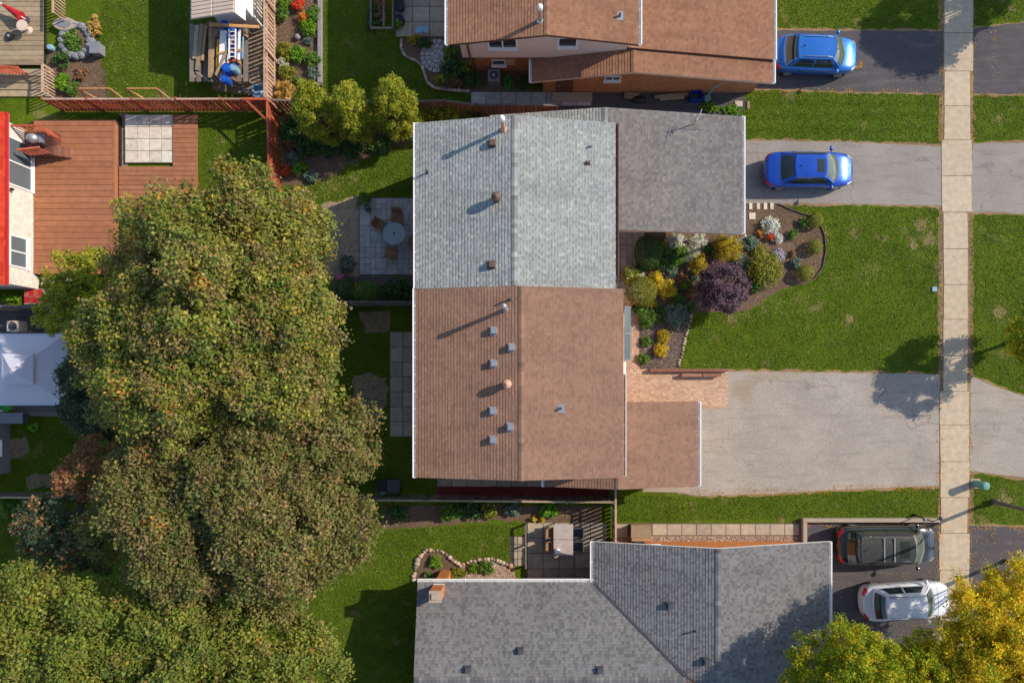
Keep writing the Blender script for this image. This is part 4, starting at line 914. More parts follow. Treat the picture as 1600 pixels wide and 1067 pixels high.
def car(name, label, px, py, rot, L, Wd, top, prof, f0, f1, r1, r0, zb, wb, wt, paint, roof_paint=None, tail='corner', sunroof=None, rails=False, bars=(), bow=0.16, hood_w=0.93, rear_w=0.97):
    t = thing(name, label, 'car', W(px, py), rot); hl = L/2; hw = Wd/2
    def half(x):
        u = x/hl; e = 6.5 if u < 0 else 4.2
        taper = (1-(1-hood_w)*max(0, u)**2)*(1-(1-rear_w)*max(0, -u)**2)
        return hw*taper*max(0.0, 1-abs(u)**(e*2.2))**(1/2.6)
    def ztop(x): return lerp_tab(prof, x)
    sec = [(0, 0), (0.35, 0.0), (0.68, 0.012), (0.86, 0.04), (0.955, 0.10), (0.995, 0.22), (1.0, 0.42), (0.985, 0.62), (0.95, 0.95), (0.86, 1.0)]
    def body_pt(x, k, off=0.0):       # k runs along the section, -9..9
        s = -1 if k < 0 else 1; a = abs(k); i = min(int(a), 8); f = a-i
        q = (sec[i][0]+(sec[i+1][0]-sec[i][0])*f, sec[i][1]+(sec[i+1][1]-sec[i][1])*f)
        zt = ztop(x); zbot = 0.22+0.10*abs(x/hl)**6; h = half(x)
        return Vector((x, s*q[0]*(h+off), zt-(zt-zbot)*q[1]+off*(1-q[0]*0.6)))
    xs = [hl*u for u in (-1, -0.992, -0.975, -0.95, -0.9, -0.82, -0.7, -0.5, -0.3, -0.1, 0.1, 0.3, 0.42, 0.55, 0.68, 0.78, 0.86, 0.915, 0.95, 0.975, 0.992, 1)]
    m = MB(); ks = list(range(-9, 10)); nk = len(ks); v = [body_pt(x, k) for x in xs for k in ks]
    f = [(i*nk+j, i*nk+j+1, (i+1)*nk+j+1, (i+1)*nk+j) for i in range(len(xs)-1) for j in range(nk-1)]
    f += [tuple(range(nk)), tuple((len(xs)-1)*nk+j for j in range(nk))[::-1]]+[(i*nk, (i+1)*nk, (i+1)*nk+nk-1, i*nk+nk-1) for i in range(len(xs)-1)]
    m.add(v, f); body = m.build('body', paint, t, local=True, smooth=True)
    # greenhouse
    def fr(y, w, x, b): return x-b*(abs(y)/w)**2.2
    lo = lambda side, u: {'f': Vector((fr((2*u-1)*wb, wb, f0, bow*1.5), (2*u-1)*wb, zb)), 'b': Vector((r0+bow*0.7*abs(2*u-1)**2.2, (2*u-1)*wb, zb+0.02))}[side]
    hi = lambda side, u: {'f': Vector((fr((2*u-1)*wt, wt, f1, bow*0.8), (2*u-1)*wt, top-0.05)), 'b': Vector((r1+bow*0.5*abs(2*u-1)**2.2, (2*u-1)*wt, top-0.06))}[side]
    def glass(side, u, vv): a = lo(side, u); b = hi(side, u); q = a.lerp(b, vv); q.z += 0.05*math.sin(math.pi*vv); return q
    def sidep(s, u, vv):
        a = lo('b', 0.5+0.5*s).lerp(lo('f', 0.5+0.5*s), u); b = hi('b', 0.5+0.5*s).lerp(hi('f', 0.5+0.5*s), u); a.y = s*wb*(1-0.03*(2*u-1)**2); q = a.lerp(b, vv); q.y += s*0.035*math.sin(math.pi*vv); return q
    def roofp(u, vv):
        a = hi('b', vv).lerp(hi('f', vv), u); a.z = top-0.055+0.06*(1-abs(2*vv-1)**2.6)*(0.55+0.45*math.sin(math.pi*min(max(u, 0.08), 0.92))); return a
    m = MB(); m.patch(lambda u, q: glass('f', u, q), 8, 4); m.patch(lambda u, q: glass('b', u, q), 8, 4)
    for s in (-1, 1): m.patch(lambda u, q: sidep(s, u, q), 8, 4)
    m.build('pillars', paint, t, local=True, smooth=True)
    m = MB(); m.patch(roofp, 10, 10); rf = m.build('roof', roof_paint or paint, t, local=True, smooth=True)
    def pane(nm, fn, u0, u1, v0, v1, d, mat, par=t):
        m = MB(); m.patch(lambda u, q: fn(u0+(u1-u0)*u, v0+(v1-v0)*q)+Vector(d), 8, 4); return m.build(nm, mat, par, local=True, smooth=True)
    pane('windscreen', lambda u, q: glass('f', u, q), 0.06, 0.94, 0.03, 0.95, (0.006, 0, 0.008), M_WSGLASS)
    pane('rear_window', lambda u, q: glass('b', u, q), 0.08, 0.92, 0.12, 0.92, (-0.006, 0, 0.008), M_CARGLASS)
    for s in (-1, 1):
        pane('side_window', lambda u, q: sidep(s, u, q), 0.10, 0.47, 0.12, 0.9, (0, s*0.008, 0.002), M_CARGLASS)
        pane('side_window', lambda u, q: sidep(s, u, q), 0.51, 0.90, 0.12, 0.9, (0, s*0.008, 0.002), M_CARGLASS)
        m = MB(); c = Vector((f0-0.42, s*(hw+0.09), zb+0.10)); m.blob(c, (0.10, 0.12, 0.08), 10, 6); m.bar((c.x, s*(hw-0.08), zb+0.04), (c.x, s*(hw+0.06), zb+0.07), 0.06, 0.04); m.build('mirror', paint, t, local=True, smooth=True)
        for nm, x0, x1, k0, k1, mat in (('headlight', hl*0.84, hl*0.965, 3.1, 5.2, M_HEAD), ('tail_light', -hl*0.985, -hl*(0.86 if tail == 'corner' else 0.90), 3.3 if tail == 'corner' else 2.6, 5.6, M_TAIL)):
            m = MB(); m.patch(lambda u, q: body_pt(x0+(x1-x0)*u, s*(k0+(k1-k0)*q), 0.008), 8, 5); m.build(nm, mat, t, local=True, smooth=True)
        for k in range(2): m = MB(); x = -0.15 if k else -0.95; m.patch(lambda u, q: body_pt(x+0.2*u, s*(5.15+0.25*q), 0.02), 2, 2); m.build('door_handle', M_CHROME, t, local=True)
        for x in (hl*0.62, -hl*0.60):
            wl_ = thing_part('wheel', t, (x, s*(half(x)-0.14), 0.33))
            m = MB(); m.cyl((0, -0.11, 0), (0, 0.11, 0), 0.33, n=20); m.build('tyre', M_RUBBER, wl_, local=True)
            m = MB(); m.cyl((0, -0.118, 0), (0, 0.118, 0), 0.22, n=14); m.build('rim', M_METAL, wl_, local=True)
    # shut lines: the gap round the bonnet and the front door
    m = MB()
    for x in (f0+0.10,): m.patch(lambda u, q: body_pt(x+0.02*q+0.10*(1-(2*u-1)**2), -4.2+8.4*u, 0.004), 12, 1)
    for s in (-1, 1): m.patch(lambda u, q: body_pt(f0+0.08+(hl*0.9-f0)*u, s*(3.4+0.10*q), 0.004), 8, 1)
    m.build('shut_line', M_BLACK, t, local=True)
    m = MB(); m.patch(lambda u, q: body_pt(hl*0.97+0.02*q, -3.0+6*u, 0.012), 6, 2); m.build('grille', M_BLACK, t, local=True)
    if sunroof: pane('sunroof', roofp, sunroof[0], sunroof[1], 0.2, 0.8, (0, 0, 0.008), M_CARGLASS, rf)
    if rails:
        for s in (0.08, 0.92):
            m = MB(); pts = [roofp(0.06+0.88*i/6, s)+Vector((0, 0, 0.045 if 0 < i < 6 else 0.005)) for i in range(7)]; m.tube(pts, 0.022, 6); m.build('roof_rail', M_CHROME, t, local=True)
    for x in bars:
        m = MB(); a = roofp(x, 0.07)+Vector((0, 0, 0.06)); b = roofp(x, 0.93)+Vector((0, 0, 0.06)); m.bar(a, b, 0.07, 0.03); m.build('cross_bar', M_GREY, t, local=True)
    m = MB(); m.bar((r1+0.35, 0, top+0.0), (r1+0.25, 0, top+0.10), 0.03, 0.04); m.build('antenna', M_BLACK, t, local=True)
    return t
def thing_part(name, parent, loc):
    o = bpy.data.objects.new(name, None); COL.objects.link(o); o.parent = parent; o.location = loc; o.empty_display_size = 0.1; return o
BLUE1 = car_paint('metallic_blue', A(44, 122, 210), 0.22, 0.5); BLUE2 = car_paint('royal_blue', A(26, 84, 194), 0.22, 0.5)
BLACKP = car_paint('black_paint', (0.012, 0.014, 0.016, 1), 0.25, 0.1); WHITEP = car_paint('white_paint', A(232, 234, 238, 1.3), 0.3, 0.0)
suv = [(-2.14, 0.72), (-2.05, 0.98), (-1.7, 1.04), (1.2, 1.02), (1.6, 0.95), (2.0, 0.82), (2.14, 0.62)]
car('parked_car', 'bright blue compact SUV on the dark driveway at the top', 1266, 96, R(-2), 4.28, 1.80, 1.62, suv, 1.36, 0.70, -1.20, -1.75, 1.02, 0.82, 0.60, BLUE1, rails=True)
sed = [(-2.31, 0.62), (-2.2, 0.9), (-1.6, 0.99), (1.3, 0.93), (1.7, 0.86), (2.15, 0.72), (2.31, 0.55)]
car('parked_car', 'royal blue sedan with sunroof parked beside the charcoal garage', 1256, 272, R(0), 4.62, 1.80, 1.43, sed, 1.42, 0.66, -0.95, -1.66, 0.94, 0.80, 0.56, BLUE2, sunroof=(0.68, 0.92), tail='corner')
van = [(-2.56, 0.8), (-2.45, 1.05), (-2.1, 1.14), (1.5, 1.08), (1.9, 1.0), (2.4, 0.82), (2.56, 0.6)]
car('parked_car', 'black minivan with roof cross bars by the low concrete wall', 1374, 846, R(0.5), 5.12, 1.98, 1.76, van, 1.74, 0.96, -1.75, -2.2, 1.12, 0.90, 0.68, BLACKP, roof_paint=plain('van_roof', A(66, 68, 68), 0.45, 0.2, var=0.12), rails=True, bars=(0.42, 0.62), sunroof=(0.72, 0.9), tail='wide')
wsu = [(-2.3, 0.78), (-2.2, 1.02), (-1.8, 1.1), (1.2, 1.06), (1.6, 0.99), (2.1, 0.85), (2.3, 0.62)]
car('parked_car', 'white SUV half under the yellow tree beside black minivan', 1403, 931, R(3.5), 4.5, 1.84, 1.68, wsu, 1.32, 0.66, -1.42, -1.85, 1.06, 0.84, 0.62, WHITEP, rails=True, tail='wide')

# ================================================================== STREET FURNITURE
t = thing('street_lamp', 'tall grey street lamp pole beside the sidewalk at the right', 'street lamp', W(1552, 783))
m = MB(); m.lathe(W(1552, 783), [(0.16, 0), (0.16, 0.35), (0.10, 0.45), (0.085, 4), (0.065, 8.2)], 12); m.build('pole', M_POLE, t)
m = MB(); m.tube([W(1552, 783, 8.1), W(1575, 783, 8.6), W(1612, 783, 8.75)], [0.05, 0.045, 0.04], 8); m.build('arm', M_POLE, t)
m = MB(); m.blob(W(1620, 783, 8.72), (0.4, 0.14, 0.08), 12, 6); m.build('lamp_head', M_GREY, t, smooth=True)
t = thing('utility_box', 'pale green utility pedestal on the grass strip beside the sidewalk', 'utility box', W(1523, 755))
q = W(1523, 755); m = MB(); m.prism([(q.x+0.19*math.cos(a*math.pi/4+0.39), q.y+0.19*math.sin(a*math.pi/4+0.39)) for a in range(8)], 0, 0.86); m.build('housing', M_TEAL, t, bevel=0.02)
m = MB(); m.lathe(q+Vector((0, 0, 0.86)), [(0.215, 0), (0.215, 0.05), (0.15, 0.09), (0.05, 0.1)], 10); m.build('lid', M_TEAL, t)
m = MB(); m.box(q.x-0.25, q.x+0.25, q.y-0.25, q.y+0.25, 0, 0.06); m.build('plinth', M_CONC, t)
t = thing('garden_lamp', 'twin globe lamp post at the end of the low concrete wall', 'lamp', W(1428, 804))
m = MB(); m.lathe(W(1428, 804), [(0.09, 0), (0.09, 0.1), (0.035, 0.18), (0.03, 1.75)], 10); m.build('post', M_BLACK, t)
m = MB(); m.tube([W(1416, 801, 1.78), W(1428, 804, 1.7), W(1436, 800, 1.78)], 0.022, 6); m.build('arm', M_BLACK, t)
for x, y, mt in ((1414, 800, M_GREY), (1438, 799, M_DGREY)): m = MB(); m.blob(W(x, y, 1.84), (0.1, 0.1, 0.11), 12, 8); m.build('globe', mt, t, smooth=True)
t = thing('low_wall', 'low pale concrete wall between grass strip and dark driveway', 'wall', W(1355, 811))
m = MB(); m.pbox(1251, 1464, 808.5, 814, 0, 0.34); m.build('coping', M_CONC, t, bevel=0.02); m = MB(); m.pbox(1251, 1257.5, 814.2, 848, 0, 0.34); m.build('return_wall', M_CONC, t, bevel=0.02)
t = thing('valve_cover', 'small square pale valve cover in the front lawn', 'cover', W(1459.5, 452))
q = W(1459.5, 452); m = MB(); m.box(q.x-0.12, q.x+0.12, q.y-0.12, q.y+0.12, 0, 0.055); o = m.build('lid', M_LBLUE, t, bevel=0.01); m = MB(); m.cyl(q+Vector((0, 0, 0.055)), q+Vector((0, 0, 0.065)), 0.03); m.build('knob', M_GREY, o)

# antenna mast on the charcoal garage roof
t = thing('roof_antenna', 'thin television antenna mast on the charcoal garage roof', 'antenna', W(1065, 226, 2.95))
b0 = W(1064, 228, 2.9); m = MB(); m.cyl(b0, b0+Vector((0.02, 0.02, 1.3)), 0.028, 0.02, 8); m.build('mast', M_COPPER, t)
for k, (z, l) in enumerate(((1.28, 0.5), (1.14, 0.42), (1.0, 0.34))): p = b0+Vector((0.02, 0.02, z)); m = MB(); m.bar(p-Vector((0.1, l/2, 0)), p+Vector((0.1, l/2, 0)), 0.025, 0.02); m.build('element', M_METAL, t)
m = MB(); m.bar(b0+Vector((-0.25, 0, 1.2)), b0+Vector((0.25, 0.05, 1.2)), 0.03, 0.03); m.build('boom', M_METAL, t)
for dx, dy in ((-0.4, -0.1), (0.35, -0.3)): m = MB(); m.cyl(b0+Vector((dx, dy, -0.02)), b0+Vector((0, 0, 0.7)), 0.012, n=5); m.build('stay', M_METAL, t)

# ================================================================== YARD THINGS
def chair(label, px, py, rot, mat, w=0.52, group=None, arm=True, z=0):
    t = thing('garden_chair', label, 'chair', W(px, py, z), rot, group)
    m = MB(); m.box(-w/2, w/2, -w/2, w/2, 0.38, 0.44); m.build('seat', mat, t, local=True, bevel=0.02)
    m = MB(); m.add([(-w/2, -w/2, 0.42), (w/2, -w/2, 0.42), (w/2*0.92, -w/2-0.14, 0.92), (-w/2*0.92, -w/2-0.14, 0.92), (-w/2, -w/2+0.05, 0.42), (w/2, -w/2+0.05, 0.42), (w/2*0.92, -w/2-0.09, 0.93), (-w/2*0.92, -w/2-0.09, 0.93)], [(0, 1, 2, 3), (7, 6, 5, 4), (0, 4, 5, 1), (1, 5, 6, 2), (2, 6, 7, 3), (3, 7, 4, 0)]); m.build('backrest', mat, t, local=True)
    for sx in (-1, 1):
        for sy in (-1, 1): m = MB(); m.cyl((sx*(w/2-0.04), sy*(w/2-0.04), 0), (sx*(w/2-0.04), sy*(w/2-0.04), 0.4), 0.025, n=6); m.build('leg', mat, t, local=True)
        if arm: m = MB(); m.bar((sx*(w/2), -w/2, 0.62), (sx*(w/2), w/2-0.02, 0.62), 0.05, 0.035); m.build('armrest', mat, t, local=True); m = MB(); m.cyl((sx*w/2, w/2-0.04, 0.4), (sx*w/2, w/2-0.04, 0.62), 0.02, n=6); m.build('arm_post', mat, t, local=True)
    return t
# round table on the slate patio
tc = plan(616, 365, 0.72)
t = thing('garden_table', 'round glass-topped garden table on the shaded slate patio', 'table', W(*tc))
m = MB(); m.lathe(W(*tc, 0.70), [(0.55, 0), (0.58, 0.015), (0.58, 0.03), (0.05, 0.032)], 32); m.build('tabletop', M_TABLEGLASS, t)
m = MB(); m.lathe(W(*tc, 0.732), [(0.05, 0), (0.05, 0.01)], 12); m.build('parasol_hole', M_BLACK, t)
for k in range(4): a = k*math.pi/2+0.5; q = W(*tc); m = MB(); m.tube([(q.x+0.5*math.cos(a), q.y+0.5*math.sin(a), 0), (q.x+0.25*math.cos(a), q.y+0.25*math.sin(a), 0.4), (q.x+0.45*math.cos(a), q.y+0.45*math.sin(a), 0.7)], 0.02, 6); m.build('leg', M_BLACK, t)
for lab, px, py in (('wicker chair at upper left of round garden table', 594, 352), ('wicker chair at top of round garden table', 619, 338), ('wicker chair at lower left of round garden table', 610, 394), ('wicker chair at right of round garden table by house', 645, 377)):
    cxx, cyy = plan(px, py, 0.6); a = math.atan2(-(tc[1]-cyy), tc[0]-cxx); chair(lab, cxx, cyy, a-math.pi/2, M_WICKER, group='wicker chairs round the glass table')
# covered table on the bungalow patio
tc = plan(880, 843, 0.75)
t = thing('garden_table', 'rectangular grey table in two halves on bungalow patio', 'table', W(*tc))
q = W(*tc)
for s in (-1, 1): m = MB(); m.box(q.x-0.5, q.x+0.5, q.y+(0.01 if s > 0 else -0.80), q.y+(0.80 if s > 0 else -0.01), 0.70, 0.76); m.build('tabletop', M_GREYTOP if 'M_GREYTOP' in globals() else plain('grey_top', A(186, 172, 166), 0.6, var=0.25, scale=5), t, bevel=0.02)
for sx in (-0.42, 0.42):
    for sy in (-0.7, 0.7): m = MB(); m.cyl((q.x+sx, q.y+sy, 0), (q.x+sx, q.y+sy, 0.7), 0.03, n=6); m.build('leg', M_DGREY, t)
tq = thing('kettle', 'white round pot standing on the grey patio table', 'pot', W(tc[0]-9, tc[1]+17, 0.76))
m = MB(); m.lathe((0, 0, 0), [(0.1, 0), (0.15, 0.06), (0.15, 0.14), (0.09, 0.2), (0.04, 0.22)], 16); m.build('pot', M_WHITE, tq, local=True, smooth=True); m = MB(); m.tube([(0.12, 0, 0.1), (0.2, 0.02, 0.16)], 0.02, 6); m.build('spout', M_WHITE, tq, local=True)
for lab, px, py, r in (('brown chair at left upper side of grey patio table', 864, 832, -90), ('brown chair at left lower side of grey patio table', 864, 853, -90), ('dark chair at right upper side of grey patio table', 900, 832, 90), ('dark chair at right lower side of grey patio table', 900, 853, 90)):
    a, b = plan(px, py, 0.5); chair(lab, a, b, R(r), M_WICKER if r < 0 else M_DGREY, 0.5, group='chairs at the bungalow table')
t = thing('patio_screen', 'dark timber edge rail along left side of bungalow patio', 'rail', W(821, 850))
m = MB(); m.bar(W(822, 816, 0.55), W(822, 884, 0.55), 0.09, 0.08); m.build('rail', M_GREYWOOD, t)
for y in (818, 850, 882): m = MB(); m.bar(W(822, y, 0), W(822, y, 0.5), 0.08, 0.08); m.build('post', M_GREYWOOD, t)
t = thing('wooden_bin_box', 'small sunlit wooden box beside bungalow side path', 'box', W(1000, 826))
m = MB(); m.pbox(985, 1014, 818, 842, 0, 0.5); m.build('box', M_TIMBER, t, bevel=0.01); m = MB(); m.pbox(984, 1015, 817, 836, 0.5, 0.55); m.build('lid', M_OLDWOOD, t)
t = thing('hose_reel', 'dark hose reel against bungalow gable wall', 'reel', W(996, 845))
m = MB(); m.cyl(W(990, 845, 0.3), W(1004, 845, 0.3), 0.2, n=16); m.build('drum', M_BLACK, t); m = MB(); m.bar(W(990, 845, 0), W(990, 845, 0.6), 0.05, 0.05); m.bar(W(1004, 845, 0), W(1004, 845, 0.6), 0.05, 0.05); m.build('frame', M_DGREY, t)

# fabric gazebo
gz = plan(37, 577, 2.6); q = W(*gz)
t = thing('gazebo', 'pale grey fabric gazebo with two-tier square canopy in tree shade', 'gazebo', q)
hs = 1.76; hz = 2.15; ap = 0.68
def hipquad(c, h0, z0, h1, z1, mb, n=6, sag=0.05):
    cn0 = [(c.x+sx*h0, c.y+sy*h0, z0) for sx, sy in ((-1, -1), (1, -1), (1, 1), (-1, 1))]; cn1 = [(c.x+sx*h1, c.y+sy*h1, z1) for sx, sy in ((-1, -1), (1, -1), (1, 1), (-1, 1))]
    for i in range(4):
        a, b, d, e = Vector(cn0[i]), Vector(cn0[(i+1) % 4]), Vector(cn1[(i+1) % 4]), Vector(cn1[i])
        def fn(u, v, a=a, b=b, d=d, e=e):
            p = a.lerp(b, u).lerp(e.lerp(d, u), v); p.z -= sag*math.sin(math.pi*u)*(1-v*0.5)*math.sin(math.pi*min(v+0.25, 1)); return p
        mb.patch(fn, n, n)
m = MB(); hipquad(q, hs, hz, ap*0.8, 2.82, m); m.build('canopy', M_CANOPY, t)
m = MB(); hipquad(q, ap*1.08, 3.0, 0.02, 3.42, m, 5, 0.02); [m.bar((q.x-s_*ap*1.08*a_-ap*1.08*b_, q.y-s_*ap*1.08*b_-ap*1.08*a_, 2.94), (q.x-s_*ap*1.08*a_+ap*1.08*b_, q.y-s_*ap*1.08*b_+ap*1.08*a_, 2.94), 0.012, 0.12) for s_ in (-1, 1) for a_, b_ in ((1, 0), (0, 1))]; m.build('top_canopy', M_CANOPY, t)
m = MB()
for sx in (-1, 1): m.bar((q.x-hs, q.y+sx*hs, hz-0.09), (q.x+hs, q.y+sx*hs, hz-0.09), 0.012, 0.18); m.bar((q.x+sx*hs, q.y-hs, hz-0.09), (q.x+sx*hs, q.y+hs, hz-0.09), 0.012, 0.18)
m.build('valance', M_CANOPY, t)
for sx in (-1, 1):
    for sy in (-1, 1): m = MB(); m.bar((q.x+sx*(hs-0.06), q.y+sy*(hs-0.06), 0), (q.x+sx*(hs-0.06), q.y+sy*(hs-0.06), hz), 0.07, 0.07); m.build('post', M_DGREY, t)
t = thing('air_conditioner', 'pale square air conditioner in the dark side yard by gazebo', 'air conditioner', W(34, 511))
m = MB(); q = W(34, 511); m.box(q.x-0.32, q.x+0.32, q.y-0.28, q.y+0.28, 0, 0.62); m.build('housing', M_CREAM, t, bevel=0.03); m = MB(); m.lathe((q.x, q.y, 0.62), [(0.22, 0), (0.22, 0.02), (0.17, 0.025)], 18); m.build('fan_grille', M_DGREY, t)
t = thing('storage_bench', 'grey storage bench on the shaded deck below gazebo', 'bench', W(32, 652, 0.3))
m = MB(); m.box(-0.65, 0.65, -0.25, 0.25, 0, 0.42); m.build('box', M_DGREY, t, local=True, bevel=0.02); m = MB(); m.box(-0.68, 0.68, -0.28, 0.28, 0.42, 0.47); m.build('lid', M_GREY, t, local=True, bevel=0.02)
t = thing('green_chair', 'green plastic chair with white arms on the deck below gazebo', 'chair', W(26, 633, 0.3), R(90))
m = MB(); m.lathe((0, 0, 0.38), [(0.27, 0), (0.29, 0.03), (0.2, 0.04)], 16); m.build('seat', M_GREENP, t, local=True)
m = MB(); m.tube([(0.27*math.cos(a), 0.27*math.sin(a), 0.62) for a in [math.pi*k/8 for k in range(9)]], 0.03, 6); m.build('backrest', M_WHITE, t, local=True)
for k in range(4): a = k*math.pi/2+0.78; m = MB(); m.cyl((0.22*math.cos(a), 0.22*math.sin(a), 0), (0.22*math.cos(a), 0.22*math.sin(a), 0.4), 0.02, n=6); m.build('leg', M_WHITE, t, local=True)
# small shed at the far left
t = thing('garden_shed', 'small grey-white shed wall with window at lower left edge', 'shed', W(-20, 705))
wall_box(t, -90, 16, 660, 738, 0, 1.9, M_GREY); window(t, W(16, 698, 1.2), (0, 1, 0), (1, 0, 0), 0.7, 0.8, 1)
slope(t, W(20, 655, 1.95), W(20, 743, 1.95), W(-36, 655, 2.6), W(-36, 743, 2.6), SH_CHAR, M_WHITE); slope(t, W(-100, 655, 1.95), W(-100, 743, 1.95), W(-36.2, 655, 2.6), W(-36.2, 743, 2.6), SH_CHAR, M_WHITE)
t = thing('tiled_step', 'bright red tiled step at the corner of white house', 'step', W(52, 458))
m = MB(); m.pbox(42, 72, 452, 476, 0, 0.2); m.build('step', M_CONC, t)
for k in range(4):
    for j in range(2): m = MB(); m.pbox(43+k*7, 49.4+k*7, 453+j*11, 463+j*11, 0.2, 0.225); m.build('tile', M_RED if (k+j) % 2 else M_REDWOOD, t)
for lab, x, y in (('pale concrete block by deck corner, upper one', 78, 437), ('pale concrete block by deck corner, lower one', 76, 446), ('pale concrete block beyond the deck edge by maple', 114, 436)):
    m = MB(); m.pbox(x-7, x+7, y-4, y+4, 0, 0.25); tag(m.build('concrete_block', M_CONC, org=W(x, y), bevel=0.02), lab, 'block', 'concrete blocks by the deck')

# bins by the fence
for lab, x, y, mt, s in (('dark grey wheeled bin beside fence below brown house', 620, 755, M_DGREY, 0.3), ('smaller black bin beside fence next to maple edge', 604, 755, M_BLACK, 0.24)):
    t = thing('wheelie_bin', lab, 'bin', W(x, y)); q = W(x, y)
    m = MB(); m.add([(q.x+sx*s*k, q.y+sy*s*k, z) for k, z in ((0.8, 0.08), (1, 0.9)) for sx, sy in ((-1, -1), (1, -1), (1, 1), (-1, 1))], [(3, 2, 1, 0), (0, 1, 5, 4), (1, 2, 6, 5), (2, 3, 7, 6), (3, 0, 4, 7), (4, 5, 6, 7)]); m.build('bin_body', mt, t, bevel=0.02)
    m = MB(); m.box(q.x-s*1.08, q.x+s*1.08, q.y-s*1.1, q.y+s*1.08, 0.9, 0.96); m.build('lid', mt, t, bevel=0.02)
    for sx in (-1, 1): m = MB(); m.cyl((q.x+sx*s*0.7, q.y-s, 0.1), (q.x+sx*s*0.85, q.y-s, 0.1), 0.1, n=12); m.build('wheel', M_RUBBER, t)
t = thing('pail', 'small pale blue pail beside the bins', 'pail', W(600, 770)); m = MB(); m.lathe(W(600, 770), [(0.1, 0), (0.13, 0.26), (0.13, 0.28), (0.11, 0.27)], 14); m.build('pail_body', M_LBLUE, t)
m = MB(); m.tube([(W(600, 770).x+0.13*math.cos(a), W(600, 770).y, 0.28+0.12*math.sin(a)) for a in [math.pi*k/6 for k in range(7)]], 0.008, 5); m.build('handle', M_METAL, t)

# metal shed and the heap beside it
t = thing('garden_shed', 'resin garden shed with ribbed tan roof and white side wall', 'shed', W(372, -20))
wall_box(t, 352, 410, -110, 46, 0, 2.45, M_WHITE)
zr_, ze_ = 2.4, 2.0
xr0 = plan(338, 0, zr_)[0]; 
y1s = plan(300, 27, 2.8)[1]
for nm, xa, za, xb, zb_ in (('roof', plan(298, 0, 2.6)[0], 2.6, plan(367, 0, 3.2)[0], 3.2), ('roof', plan(367, 0, 3.2)[0]+0.2, 3.2, plan(383, 0, 2.5)[0], 2.5)):
    a, b, c, d = W(xa, -120, za), W(xa, y1s, za), W(xb, y1s, zb_), W(xb, -120, zb_)
    m = MB(); m.add([a, b, c, d]+[q-Vector((0, 0, 0.06)) for q in (a, b, c, d)], [(0, 1, 2, 3), (7, 6, 5, 4), (0, 4, 5, 1), (1, 5, 6, 2), (2, 6, 7, 3), (3, 7, 4, 0)]); rf = m.build(nm, M_CREAM if zb_ > 2.7 else M_WHITE, t)
    if zb_ > 2.7:
        L = (b-a).length
        for k in range(int(L/0.19)):
            p0 = b.lerp(a, (k+0.5)*0.19/L); p1 = c.lerp(d, (k+0.5)*0.19/L)
            for f0_, f1_ in ((0.03, 0.48), (0.52, 0.97)): m = MB(); m.bar(p0.lerp(p1, f0_)+Vector((0, 0, 0.015)), p0.lerp(p1, f1_)+Vector((0, 0, 0.015)), 0.15, 0.04); m.build('roof_panel', M_CREAM, rf)
def plank(label, p, q, w, h, mat, name='plank', group=None, cat='plank'):
    m = MB(); m.bar(p, q, w, h); return tag(m.build(name, mat, org=((Vector(p)+Vector(q))/2)), label, cat, group)
HEAP = [('long grey plank lying outermost at left of the heap', (308, 40, 0.3), (304, 92, 0.3), 0.2, 0.05, M_OLDWOOD), ('second grey plank from left beside the heap', (316, 38, 0.35), (308, 110, 0.3), 0.2, 0.05, M_OLDWOOD),
 ('tan plank third from left beside the heap', (322, 40, 0.32), (316, 95, 0.32), 0.14, 0.05, M_TIMBER), ('long timber beam along left side of the blue heap', (330, 38, 0.5), (328, 122, 0.5), 0.16, 0.1, M_TIMBER),
 ('pale timber beam inside the long beam of the heap', (335, 45, 0.45), (331, 120, 0.45), 0.12, 0.1, M_OLDWOOD), ('timber beam across the top end of the heap', (328, 39, 0.75), (405, 43, 0.75), 0.14, 0.1, M_TIMBER),
 ('grey board lying slanting over the heap', (368, 52, 0.8), (337, 118, 0.7), 0.1, 0.06, M_OLDWOOD), ('short orange board at top right of the heap', (372, 42, 0.6), (388, 58, 0.4), 0.12, 0.06, M_TIMBER),
 ('orange board at lower right of the heap', (372, 96, 0.5), (385, 110, 0.3), 0.12, 0.08, M_TIMBER), ('short brown board at lower end of the heap', (356, 118, 0.3), (370, 126, 0.3), 0.14, 0.05, M_BROWNWOOD),
 ('yellow plank standing in the left of the heap', (342, 62, 0.55), (340, 112, 0.5), 0.16, 0.06, M_YELLOW), ('thin board sticking out from lower left of the heap', (306, 112, 0.2), (328, 128, 0.2), 0.08, 0.05, M_OLDWOOD),
 ('grey board leaning by the fence corner near the pale blue tub', (372, 134, 0.3), (398, 154, 0.5), 0.2, 0.05, M_GREYWOOD), ('narrow board leaning beside the grey board by fence corner', (378, 136, 0.3), (402, 154, 0.5), 0.1, 0.05, M_OLDWOOD),
 ('grey board standing along the faded fence', (418, 98, 0.3), (424, 132, 0.3), 0.12, 0.05, M_GREYWOOD)]
RK = 0.75
def H(x, y, z): return P(x, y, z+RK) if x < 371 and y < 134 or y < 100 and x < 406 else W(x, y, z)
t = thing('lumber_rack', 'low timber rack carrying the heap of boards beside the shed', 'rack', P(340, 80, 0))
for x in (300, 340, 382):
    for y in (42, 120): a = P(x, y, RK); m = MB(); m.bar((a.x, a.y, 0), (a.x, a.y, RK+0.1), 0.1, 0.1); m.build('leg', M_OLDWOOD, t)
for y in (42, 80, 120): m = MB(); m.bar(P(297, y, RK+0.14), P(388, y, RK+0.14), 0.12, 0.08); m.build('bearer', M_OLDWOOD, t)
for k in range(9): m = MB(); m.bar(P(300+k*10.5, 38, RK+0.2), P(300+k*10.5, 128, RK+0.2), 0.24, 0.03); m.build('slat', M_GREYWOOD, t)
